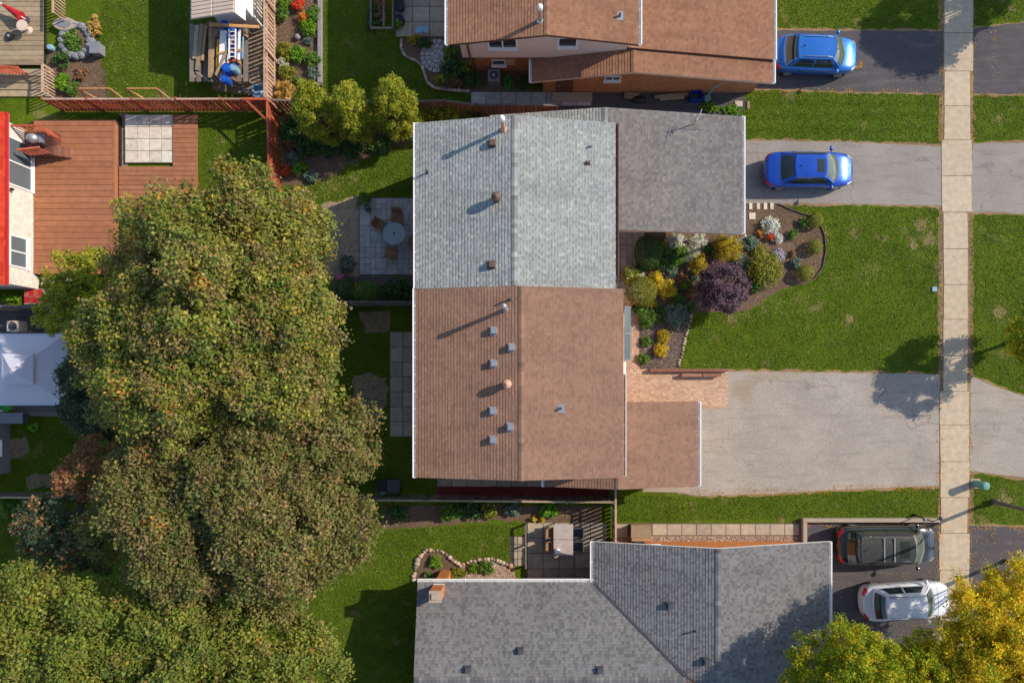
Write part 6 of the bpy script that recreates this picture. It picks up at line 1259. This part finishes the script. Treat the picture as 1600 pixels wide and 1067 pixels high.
# ================================================================== SHRUBS AND FLOWERS
PL = [  # name, label, px, py, radius px, height, palette, leaf, shape, ry
 # front bed
 ('clipped_shrub', 'large dark green clipped ball shrub beside slate path', 1014, 393, 21, 1.25, 'dark', 0.03, 'ball', 25),
 ('shrub', 'low green shrub in shade right of the large clipped ball', 1042, 404, 18, 0.7, 'dark', 0.045, 'mound', None),
 ('flowering_plant', 'left white flowering mound under charcoal garage eave', 1056, 377, 15, 0.45, 'white', 0.03, 'mound', 12),
 ('flowering_plant', 'right white flowering mound under charcoal garage eave', 1092, 378, 16, 0.45, 'white', 0.03, 'mound', 12),
 ('flowering_plant', 'white flowering mound just below the garage eave mounds', 1083, 396, 14, 0.4, 'white', 0.03, 'mound', None),
 ('clipped_shrub', 'golden round shrub at the corner of the charcoal garage', 1138, 387, 22, 1.1, 'gold', 0.035, 'mound', None),
 ('shrub', 'upright yellow-green shrub left above the purple maple', 1092, 413, 13, 0.9, 'gold', 0.04, 'mound', 17),
 ('shrub', 'variegated green and cream shrub by the slate path', 988, 430, 15, 0.7, 'variegated', 0.045, 'mound', None),
 ('clipped_shrub', 'green clipped ball shrub beside corner of brown roof', 1003, 455, 22, 1.0, 'olive', 0.03, 'ball', None),
 ('shrub', 'bright yellow upper shrub beside the green clipped ball', 1026, 437, 12, 0.6, 'yellow', 0.045, 'mound', None),
 ('shrub', 'bright yellow lower shrub beside the green clipped ball', 1043, 452, 15, 0.65, 'yellow', 0.045, 'mound', None),
 ('shrub', 'low yellow shrub under the green clipped ball', 1020, 474, 9, 0.35, 'gold', 0.04, 'mound', 6),
 ('shrub', 'blue-grey plant in middle of the front bed', 1048, 424, 11, 0.4, 'blue', 0.04, 'mound', None),
 ('shrub', 'rust brown plant in middle of the front bed', 1066, 432, 9, 0.4, 'rust', 0.04, 'mound', None),
 ('shrub', 'small green plant left of the purple maple', 1072, 445, 10, 0.4, 'green', 0.04, 'mound', None),
 ('shrub', 'yellow-green mounded shrub right of the purple maple', 1196, 419, 27, 1.0, 'olive', 0.045, 'mound', 30),
 ('shrub', 'blue-green plant between golden round shrub and purple maple', 1158, 412, 14, 0.4, 'blue', 0.045, 'mound', None),
 ('shrub', 'blue-grey plant right of the golden round shrub', 1172, 380, 12, 0.45, 'blue', 0.045, 'mound', None),
 ('flowering_plant', 'bright white flowering mound near the pale tiles', 1205, 353, 14, 0.5, 'white', 0.035, 'mound', None),
 ('flowering_plant', 'orange flower left below the bright white mound', 1190, 364, 6, 0.35, 'orange', 0.03, 'mound', None),
 ('flowering_plant', 'red flower right below the bright white mound', 1204, 370, 6, 0.35, 'red', 0.03, 'mound', None),
 ('flowering_plant', 'small white and green plant below the red flower', 1216, 373, 8, 0.3, 'white', 0.03, 'mound', None),
 ('shrub', 'small dark green plant at right end of bed top', 1257, 347, 9, 0.4, 'green', 0.035, 'mound', None),
 ('clipped_shrub', 'olive ball shrub topmost on the curved bed edge', 1275, 344, 11, 0.6, 'olive', 0.03, 'ball', None),
 ('shrub', 'small green ball alone on the bare soil', 1240, 366, 8, 0.4, 'green', 0.03, 'mound', None),
 ('clipped_shrub', 'olive ball shrub middle of the curved bed edge', 1274, 385, 11, 0.6, 'olive', 0.03, 'ball', None),
 ('clipped_shrub', 'olive ball shrub lowest on the curved bed edge', 1259, 426, 12, 0.65, 'olive', 0.03, 'ball', None),
 ('shrub', 'blue-grey small plant beside the lowest olive ball', 1244, 411, 9, 0.35, 'blue', 0.035, 'mound', None),
 ('shrub', 'tiny dark plant in middle of the bare soil', 1238, 397, 6, 0.3, 'rust', 0.03, 'mound', None),
 ('flowering_plant', 'pale lavender plant above right of yellow-green shrub', 1217, 398, 11, 0.35, 'lav', 0.035, 'mound', None),
 ('shrub', 'green shrub at the top left of the mulch bed', 1012, 495, 16, 0.5, 'green', 0.045, 'mound', None),
 ('shrub', 'dark green shrub beside it in the mulch bed', 1034, 490, 12, 0.45, 'dark', 0.045, 'mound', None),
 ('shrub', 'grey-green spreading shrub above row of small stones', 1056, 494, 20, 0.5, 'blue', 0.05, 'mound', None),
 ('shrub', 'small green shrub left of the two yellow ones in mulch', 1010, 534, 10, 0.35, 'green', 0.035, 'mound', 8),
 ('shrub', 'upper yellow-green ball in the mulch bed', 1037, 526, 11, 0.4, 'gold', 0.035, 'mound', None),
 ('shrub', 'lower bright yellow ball in the mulch bed', 1033, 547, 12, 0.45, 'yellow', 0.035, 'mound', None),
 ('shrub', 'small green shrub lowest in the mulch bed', 1006, 560, 9, 0.35, 'green', 0.035, 'mound', None),
 ('shrub', 'low green filler between large clipped ball and white mounds', 1036, 388, 12, 0.5, 'olive', 0.04, 'mound', None),
 ('shrub', 'green leafy plant under the two white mounds', 1064, 396, 13, 0.45, 'green', 0.045, 'mound', None),
 ('shrub', 'fresh green plant below the low green shrub', 1052, 412, 10, 0.4, 'lime', 0.045, 'mound', None),
 ('shrub', 'dark green plant between white mounds and golden ball', 1114, 392, 13, 0.6, 'dark', 0.045, 'mound', None),
 ('shrub', 'silvery plant below the upright yellow-green shrub', 1086, 428, 9, 0.35, 'blue', 0.04, 'mound', None),
 ('shrub', 'pinkish brown plant at left foot of purple maple', 1080, 458, 10, 0.35, 'rust', 0.04, 'mound', None),
 ('shrub', 'dark green plant beneath the yellow shrubs', 1058, 466, 13, 0.4, 'dark', 0.045, 'mound', None),
 ('shrub', 'green plant between slate path and the clipped balls', 1000, 418, 9, 0.4, 'dark', 0.045, 'mound', None),
 ('shrub', 'dark green plant below the green clipped ball', 1000, 482, 13, 0.45, 'dark', 0.045, 'mound', 9),
 ('shrub', 'dark green plant in shade of purple maple above mulch', 1076, 480, 14, 0.4, 'dark', 0.045, 'mound', 9),
 ('shrub', 'low green plant under yellow-green shrub beside lawn', 1182, 448, 13, 0.35, 'green', 0.045, 'mound', 9),
 ('shrub', 'small olive plant between garage corner and lavender plant', 1188, 390, 10, 0.35, 'olive', 0.04, 'mound', None),
 # top flower bed
 ('flowering_plant', 'red flowers at the top end of the flower bed', 464, 6, 10, 0.5, 'red', 0.04, 'mound', None),
 ('flowering_plant', 'orange flowers below the red ones in flower bed', 474, 26, 9, 0.45, 'orange', 0.04, 'mound', None),
 ('shrub', 'green ball at top left of the flower bed', 440, 22, 10, 0.6, 'green', 0.045, 'mound', None),
 ('shrub', 'lime plant at the top edge of flower bed', 445, 4, 10, 0.5, 'lime', 0.045, 'mound', None),
 ('shrub', 'green plant at top right beside plank edging', 490, 20, 12, 0.5, 'green', 0.045, 'mound', None),
 ('shrub', 'lime green plant right of the soil patch in bed', 482, 42, 14, 0.5, 'lime', 0.045, 'mound', None),
 ('shrub', 'tiny grey-green tuft beside the ball stone', 481, 63, 7, 0.3, 'blue', 0.035, 'mound', None),
 ('shrub', 'yellow-green plant at left in middle of flower bed', 445, 78, 13, 0.55, 'olive', 0.045, 'mound', None),
 ('shrub', 'green plant in the middle of flower bed', 464, 84, 13, 0.5, 'lime', 0.045, 'mound', None),
 ('flowering_plant', 'white daisies at left in lower flower bed', 442, 97, 10, 0.4, 'white', 0.035, 'mound', 8),
 ('shrub', 'dark green plant at right in lower flower bed', 488, 92, 12, 0.5, 'green', 0.045, 'mound', None),
 ('shrub', 'olive plant below the white daisies', 448, 114, 13, 0.5, 'olive', 0.045, 'mound', None),
 ('shrub', 'pale silvery plant by end of the plank edging', 490, 112, 10, 0.4, 'blue', 0.045, 'mound', 14),
 ('shrub', 'small bright green plant near lower end of bed', 466, 126, 8, 0.35, 'green', 0.04, 'mound', None),
 ('ornamental_grass', 'straw coloured grass clump at the fence corner', 443, 144, 17, 0.7, 'strawgrass', 0.14, 'blades', None),
 # below the cedars
 ('shrub', 'dark leafy plant beside red fence below the cedars', 455, 200, 18, 0.6, 'dark', 0.07, 'mound', None),
 ('shrub', 'rust tinted plant beside red fence', 452, 222, 12, 0.4, 'rust', 0.05, 'mound', None),
 ('shrub', 'broad dark hosta below the left cedar', 478, 228, 18, 0.5, 'dark', 0.09, 'mound', None),
 ('shrub', 'broad green hosta below the middle cedar', 512, 224, 20, 0.5, 'dark', 0.09, 'mound', None),
 ('shrub', 'dark plant below right cedar near lawn', 555, 228, 18, 0.45, 'dark', 0.07, 'mound', None),
 ('shrub', 'dark low plant nearest to grey house below cedars', 595, 226, 16, 0.4, 'dark', 0.06, 'mound', None),
 ('shrub', 'grey-green plant above the red flowers by fence', 458, 248, 12, 0.4, 'blue', 0.06, 'mound', None),
 ('shrub', 'bright green plant right of the red flowers', 466, 262, 12, 0.45, 'lime', 0.05, 'mound', None),
 ('flowering_plant', 'bright red flowers at the lower end of red fence', 443, 264, 9, 0.5, 'red', 0.04, 'mound', None),
 ('flowering_plant', 'pink flower under the red flowers by fence end', 434, 273, 5, 0.4, 'pink', 0.035, 'mound', None),
 ('shrub', 'silvery plant at the edge of sunlit back lawn', 486, 275, 10, 0.35, 'blue', 0.05, 'mound', None),
 ('flowering_plant', 'yellow flower beside the maple and back lawn', 463, 296, 6, 0.4, 'yellow', 0.035, 'mound', None),
 ('shrub', 'rounded yellow-green bush behind fence by right cedar', 694, 174, 30, 1.2, 'cedar', 0.05, 'mound', 14),
 ('shrub', 'shadowed green bush right of the rounded bush', 742, 176, 18, 1.0, 'dark', 0.05, 'mound', 10),
 # slate patio surroundings
 ('potted_plant', 'green potted plant with white flowers at patio corner', 567, 312, 11, 0.6, 'green', 0.06, 'mound', None),
 ('potted_plant', 'smaller blue-green potted plant at patio corner', 574, 324, 7, 0.4, 'blue', 0.05, 'mound', None),
 ('hedge_shrub', 'grey-green plant left of slate patio by maple', 540, 412, 14, 0.5, 'blue', 0.06, 'mound', None),
 ('flowering_plant', 'dark red flower at lower left patio corner', 531, 432, 7, 0.4, 'pink', 0.04, 'mound', None),
 ('hedge_shrub', 'rounded dark green hedge shrub left below patio', 540, 452, 16, 0.8, 'dark', 0.04, 'ball', None),
 ('hedge_shrub', 'rounded green hedge shrub in middle below patio', 572, 456, 24, 0.9, 'green', 0.035, 'ball', 16),
 ('flowering_plant', 'small yellow flower on the middle hedge shrub', 556, 447, 5, 0.95, 'yellow', 0.04, 'mound', None),
 ('hedge_shrub', 'broad leafy green hedge shrub right below patio', 622, 452, 32, 0.9, 'dark', 0.06, 'mound', 18),
 # along the lower fence
 ('hedge_shrub', 'green shrub at left along the lower fence', 622, 800, 18, 0.8, 'dark', 0.06, 'mound', 14),
 ('hedge_shrub', 'green shrub second from left along the lower fence', 702, 800, 20, 0.8, 'green', 0.06, 'mound', 14),
 ('hedge_shrub', 'green shrub third from left along the lower fence', 735, 798, 20, 0.7, 'dark', 0.06, 'mound', 13),
 ('hedge_shrub', 'olive shrub near middle of the lower fence', 764, 798, 14, 0.6, 'olive', 0.05, 'mound', 12),
 ('hedge_shrub', 'grey-green plant right of middle along lower fence', 800, 796, 14, 0.5, 'blue', 0.05, 'mound', 10),
 ('shrub', 'bright lime plant above patio along lower fence', 857, 799, 15, 0.6, 'lime', 0.06, 'mound', 13),
 ('flowering_plant', 'small yellow plant left above the bungalow patio', 835, 810, 5, 0.3, 'yellow', 0.04, 'mound', None),
 ('flowering_plant', 'small yellow plant right above the bungalow patio', 848, 812, 5, 0.3, 'yellow', 0.04, 'mound', None),
 # rock bed
 ('shrub', 'bright lime round shrub in the rock bed', 681, 878, 10, 0.4, 'lime', 0.03, 'mound', None),
 ('shrub', 'crescent green shrub right in the pebbles', 760, 886, 14, 0.4, 'green', 0.035, 'mound', 11),
 ('shrub', 'green shrub left in the pebbles of rock bed', 741, 887, 9, 0.35, 'lime', 0.035, 'mound', 8),
 ('shrub', 'olive ground cover by the chimney', 716, 896, 14, 0.3, 'olive', 0.035, 'mound', 9),
 ('shrub', 'small green tuft left of the chimney', 669, 900, 7, 0.3, 'green', 0.035, 'mound', None),
 # top house corner bed
 ('shrub', 'green leafy plant beside corner of top house', 704, 84, 13, 0.6, 'green', 0.07, 'mound', 16),
 ('shrub', 'dark leafy plant below the corner of top house', 708, 106, 18, 0.6, 'dark', 0.07, 'mound', None),
 ('shrub', 'olive plant against brick of top house', 728, 104, 10, 0.5, 'olive', 0.05, 'mound', None),
 ('shrub', 'olive plant at lower end of shady corner bed', 686, 124, 13, 0.4, 'olive', 0.05, 'mound', 9),
 ('shrub', 'rust plant at lower end of shady corner bed', 708, 128, 15, 0.4, 'rust', 0.05, 'mound', 9),
 ('shrub', 'dark plant left of the grey air conditioner', 738, 126, 14, 0.5, 'dark', 0.05, 'mound', 12),
 ('shrub', 'yellow leaved plant near pale blue stools', 645, 62, 9, 0.4, 'gold', 0.05, 'mound', None),
 ('shrub', 'dark green plant below the pale blue stools', 662, 66, 14, 0.45, 'dark', 0.05, 'mound', 8),
 ('shrub', 'climbing plant on left of timber vegetable frame', 583, 30, 10, 0.6, 'dark', 0.06, 'mound', 26),
 ('shrub', 'vegetable plant inside the timber frame', 596, 14, 10, 0.6, 'rust', 0.06, 'mound', 22),
 ('shrub', 'green plant in the lower round tub', 622, 36, 7, 0.65, 'lime', 0.05, 'mound', None),
 ('shrub', 'green shrub right of the green sled', 820, 130, 12, 0.5, 'dark', 0.05, 'mound', None),
 # top left planting
 ('shrub', 'orange tinted plant beside stone planter at top left', 145, 40, 10, 0.5, 'strawgrass', 0.06, 'mound', 18),
 ('shrub', 'green plant inside the round stone planter', 112, 62, 14, 0.5, 'green', 0.06, 'mound', 18),
 ('shrub', 'dark plant below the round stone planter', 98, 92, 13, 0.45, 'dark', 0.06, 'mound', None),
 ('shrub', 'lime plant beside the faded red deck railing', 95, 130, 12, 0.5, 'lime', 0.06, 'mound', 16),
 ('shrub', 'rust plant below the small grey box', 126, 116, 10, 0.3, 'rust', 0.05, 'mound', None),
 ('shrub', 'green plant between railing and timber frames', 112, 140, 12, 0.4, 'green', 0.05, 'mound', None),
 ('shrub', 'bright green plant at corner of white house', 14, 466, 14, 0.5, 'lime', 0.05, 'mound', 7),
 ('shrub', 'green leafy plant at shed corner on dark deck', 52, 668, 11, 0.5, 'lime', 0.06, 'mound', 6),
 ('shrub', 'green plant at far left below the weathered fence', 8, 795, 14, 0.5, 'green', 0.06, 'mound', None),
 ('shrub', 'wild green weeds at driveway end of top side yard', 1110, 168, 16, 0.3, 'lime', 0.05, 'mound', 8),
 ('shrub', 'sunlit grassy weeds by stones at top garage', 1142, 172, 15, 0.3, 'lime', 0.05, 'mound', 9),
]
for nm, lab, px, py, r, h, pal, lf, shp, ry_ in PL:
    r *= 1.12; ry_ = ry_ and ry_*1.12
    shrub(nm, lab, px, py, r, h, pal, lf, cat={'flowering_plant': 'flower', 'ornamental_grass': 'grass clump', 'potted_plant': 'plant'}.get(nm, 'shrub'), shape=shp, ry=ry_, stem=(r > 8))
q = W(*plan(1131, 449, 1.6)); k = 1/30*K(1.6)
tree('purple_maple', 'round purple-leaved dwarf maple in the front bed', q, [(q.x, q.y, 1.5, 38*k, 38*k, 0.85), (q.x, q.y, 1.1, 40*k, 40*k, 0.7)], 300, 0.2, 70, 0.045, 'purple', 0.07, 10, cat='tree', inner=0.6, flat=0.55)
m = MB(); qq = W(466, 60, 0.13); m.blob(qq, (0.16, 0.16, 0.14), 12, 8, 0.03); tag(m.build('ball_stone', M_GREY, org=qq, smooth=True), 'grey ball stone in the flower bed', 'stone')

# ================================================================== GRASS, FALLEN LEAVES
def inside(px, py, poly):
    c = np.zeros(len(px), bool); n = len(poly)
    for i in range(n):
        x1, y1 = poly[i]; x2, y2 = poly[(i+1) % n]
        h = ((y1 > py) != (y2 > py)) & (px < (x2-x1)*(py-y1)/(y2-y1+1e-9)+x1); c ^= h
    return c
LAWNS = [[(1222, 320), (1472, 326), (1473, 579), (1064, 575), (1081, 500), (1100, 488), (1172, 486), (1240, 449), (1275, 437), (1291, 400), (1288, 362), (1268, 338)],
 [(1150, 165), (1165, 144), (1473, 148), (1473, 226), (1300, 219), (1120, 217)], [(1186, -30), (1474, -30), (1474, 46), (1186, 45)], [(1522, -30), (1680, -30), (1680, 26), (1576, 34), (1522, 42)],
 [(1518, 150), (1600, 150), (1680, 158), (1680, 218), (1518, 221)], [(1514, 334), (1680, 342), (1680, 630), (1600, 614), (1562, 600), (1516, 582)], [(1516, 740), (1600, 750), (1680, 755), (1680, 820), (1516, 817)],
 [(966, 772), (1092, 778), (1250, 772), (1467, 762), (1467, 806), (966, 814)], [(500, 830), (640, 826), (800, 816), (820, 818), (820, 836), (794, 838), (794, 878), (776, 870), (745, 871), (722, 878), (706, 864), (690, 856), (664, 858), (646, 878), (640, 910), (660, 1120), (420, 1120), (440, 900)],
 [(506, -30), (580, -30), (580, 54), (622, 56), (630, 92), (648, 100), (660, 120), (668, 134), (735, 148), (735, 172), (506, 172)], [(166, -30), (338, -30), (335, 60), (330, 130), (412, 145), (412, 168), (168, 162), (152, 60)],
 [(318, 182), (430, 182), (436, 300), (318, 345)], [(444, 292), (520, 276), (600, 242), (664, 222), (672, 305), (560, 302), (500, 320), (470, 380)], [(18, 672), (130, 672), (150, 766), (18, 766)], [(530, 486), (606, 486), (606, 690), (690, 690), (690, 764), (640, 764), (530, 764)], [(-20, 776), (180, 778), (180, 880), (-20, 880)]]
GB = 2.02*np.array([A(*c)[:3] for c in ((62, 80, 20), (70, 90, 25), (79, 98, 31), (90, 106, 42), (64, 88, 29), (108, 114, 62))]); STRAW = 1.55*np.array([A(*c)[:3] for c in ((168, 150, 104), (150, 130, 84), (186, 168, 124))])
DRY = [(1440, 350, 16), (1452, 372, 18), (1424, 378, 12), (1436, 400, 14), (1414, 362, 9), (1328, 498, 9), (1322, 508, 8), (1562, 485, 14), (1568, 505, 10), (1560, 186, 10), (1290, 366, 9), (1140, 500, 12), (1165, 492, 10), (1335, 345, 7), (1360, 420, 14), (1310, 440, 10), (1250, 465, 14), (1570, 780, 16), (570, 880, 14), (500, 270, 18), (520, 290, 20), (1475, 178, 8), (1210, 470, 12)]
cs, ns, ss, co = [], [], [], []
for poly in LAWNS:
    p = np.array(poly, float); x0, y0 = p.min(0); x1, y1 = p.max(0); n = int((x1-x0)*(y1-y0)/900*330)
    px = rng.uniform(x0, x1, n); py = rng.uniform(y0, y1, n); k = inside(px, py, poly); px = px[k]; py = py[k]; n = len(px)
    c = GB[rng.integers(0, len(GB), n)]*rng.uniform(0.88, 1.12, (n, 1))
    wv = np.sin(px*0.021+2*np.sin(py*0.017))*np.sin(py*0.026+1.7*np.sin(px*0.013)); c *= np.column_stack([1+0.16*wv, 1+0.07*wv, 1-0.1*wv])
    pr = np.full(n, 0.025)
    for dx, dy, r in DRY: pr = np.maximum(pr, 0.97*np.exp(-((px-dx)**2+(py-dy)**2)/(r*r)))
    s = rng.random(n) < pr; c[s] = STRAW[rng.integers(0, 3, int(s.sum()))]*rng.uniform(0.8, 1.1, (int(s.sum()), 1))
    if poly[0] == (1150, 165): c *= (1.06+0.34*np.sin(py*0.30+0.4*np.sin(px*0.05)))[:, None]      # mower stripes
    pt = 0.9+0.2*(np.sin(px*0.11+np.sin(py*0.07)*2)*np.sin(py*0.13+1.3*np.sin(px*0.05))); c *= pt[:, None]
    cs.append(np.column_stack([(px-800)/30, (533.5-py)/30, rng.uniform(0.012, 0.045, n)])); ns.append(rng.normal(size=(n, 3))+np.array([0, 0, 0.9])); ss.append(rng.uniform(0.025, 0.055, n)); co.append(c)
o = quads('grass', np.concatenate(cs), np.concatenate(ns), np.concatenate(ss), np.concatenate(co), M_BLADE, aspect=0.28, kind='stuff')
o['label'] = 'short mown grass of the lawns'
fx, fy_, fz = [], [], []
def litter(x0, x1, y0, y1, n, z=0.02):         # leaves gather in drifts, not in even rows
    x = rng.uniform(x0, x1, n*2); y = rng.uniform(y0, y1, n*2); k = (0.5+0.5*np.sin(x*0.09+np.sin(y*0.05)*2.5)*np.sin(y*0.07+np.sin(x*0.031)*3)) > rng.random(n*2)*1.25
    x = x[k][:n]; y = y[k][:n]; fx.extend(x); fy_.extend(y); fz.extend([z]*len(x))
litter(1260, 1466, 815, 1000, 420); litter(1262, 1464, 815.5, 823, 520); litter(1400, 1466, 890, 990, 260); litter(1516, 1640, 822, 960, 800); litter(1516, 1640, 822, 827, 220); litter(1463, 1474, 600, 1000, 700, 0.03); litter(1512, 1519, 580, 960, 420, 0.03)
litter(1090, 1300, 764, 775, 420); litter(1300, 1467, 757, 767, 300); litter(1090, 1467, 577, 583, 200); litter(1330, 1352, 96, 108, 120); litter(1466, 1476, 90, 220, 150, 0.03); litter(1516, 1524, 60, 230, 160, 0.03); litter(1180, 1470, 137, 146, 200); litter(1520, 1620, 145, 152, 90)
litter(1100, 1470, 330, 575, 70, 0.06); litter(1516, 1620, 340, 590, 90, 0.06); litter(985, 1135, 580, 632, 25, 0.05); litter(1478, 1512, 880, 1000, 180, 0.04); litter(1470, 1512, 330, 880, 60, 0.04); litter(1548, 1556, 40, 130, 40); litter(340, 410, 10, 150, 90, 0.04); litter(505, 640, 820, 960, 60, 0.06)
va = plan(1372, 851, 1.8)
for _ in range(26): fx.append(va[0]+random.uniform(-42, 26)); fy_.append(va[1]+random.uniform(-16, 16)); fz.append(1.785)
n = len(fx); c = np.column_stack([(np.array(fx)-800)/30, (533.5-np.array(fy_))/30, np.array(fz)+rng.uniform(0, 0.012, n)])
o = quads('fallen_leaves', c, rng.normal(size=(n, 3))*0.25+np.array([0, 0, 1.0]), rng.uniform(0.014, 0.036, n), leafcols('fall', n)*0.72, M_FALLEN, kind='stuff'); o['label'] = 'orange and yellow fallen leaves on the driveways'
cs, co = [], []
for poly, dens in ((BED, 60), ([(1000, 500), (1078, 500), (1071, 524), (1063, 552), (1057, 577), (1000, 577)], 160), ([(433, -40), (497, -40), (497, 135), (520, 150), (520, 172), (434, 172)], 70), ([(438, 176), (655, 176), (655, 215), (600, 240), (560, 250), (520, 275), (470, 290), (440, 290)], 60), ([(500, 322), (560, 305), (566, 330), (560, 440), (520, 440), (505, 400)], 50), ([(596, 790), (940, 789), (940, 815), (780, 812), (640, 824), (596, 826)], 60), ([(72, 82), (150, 60), (165, 120), (170, 160), (78, 160)], 60), ([(320, 40), (412, 0), (412, 150), (330, 140)], 50)):
    p = np.array(poly, float); x0, y0 = p.min(0); x1, y1 = p.max(0); n = int((x1-x0)*(y1-y0)/900*dens); px = rng.uniform(x0, x1, n); py = rng.uniform(y0, y1, n); k = inside(px, py, poly); px = px[k]; py = py[k]; n = len(px)
    cs.append(np.column_stack([(px-800)/30, (533.5-py)/30, rng.uniform(0.022, 0.04, n)])); q = np.array([A(*c)[:3] for c in ((150, 124, 98), (96, 76, 62), (176, 150, 118), (84, 104, 44), (70, 58, 50), (196, 160, 110))]); co.append(q[rng.integers(0, 6, n)])
c = np.concatenate(cs); n = len(c); o = quads('bed_litter', c, rng.normal(size=(n, 3))*0.4+np.array([0, 0, 1.0]), rng.uniform(0.015, 0.05, n), np.concatenate(co), M_FALLEN, kind='stuff', aspect=0.45); o['label'] = 'bark chips, dry leaves and weeds on the garden beds'
# pebbles of the gravel beds
cs, V, F, CC = 0, [], [], []
for x0, x1, y0, y1, n in ((724, 804, 879, 904, 420), (1022, 1250, 838, 848, 500)):
    for _ in range(n):
        q = W(random.uniform(x0, x1), random.uniform(y0, y1)); s = random.uniform(0.025, 0.06); o_ = len(V)
        V += [(q.x-s, q.y, 0.015), (q.x, q.y-s*0.8, 0.015), (q.x+s, q.y, 0.015), (q.x, q.y+s*0.8, 0.015), (q.x+s*0.1, q.y, 0.015+s*0.8)]; F += [(o_, o_+1, o_+4), (o_+1, o_+2, o_+4), (o_+2, o_+3, o_+4), (o_+3, o_, o_+4)]
        c = mul(random.choice([A(206, 178, 156), A(180, 150, 132), A(222, 200, 186), A(160, 134, 126), A(196, 160, 150)]), random.uniform(0.8, 1.1)); CC += [c]*5
me = bpy.data.meshes.new('pebbles'); me.from_pydata(V, [], F); at_ = me.color_attributes.new('Col', 'FLOAT_COLOR', 'POINT'); at_.data.foreach_set('color', np.array(CC, dtype=np.float32).ravel()); me.materials.append(M_BRICKATTR)
o = bpy.data.objects.new('pebbles', me); COL.objects.link(o); o['kind'] = 'stuff'; o['label'] = 'pinkish pebbles in the bungalow gravel beds'
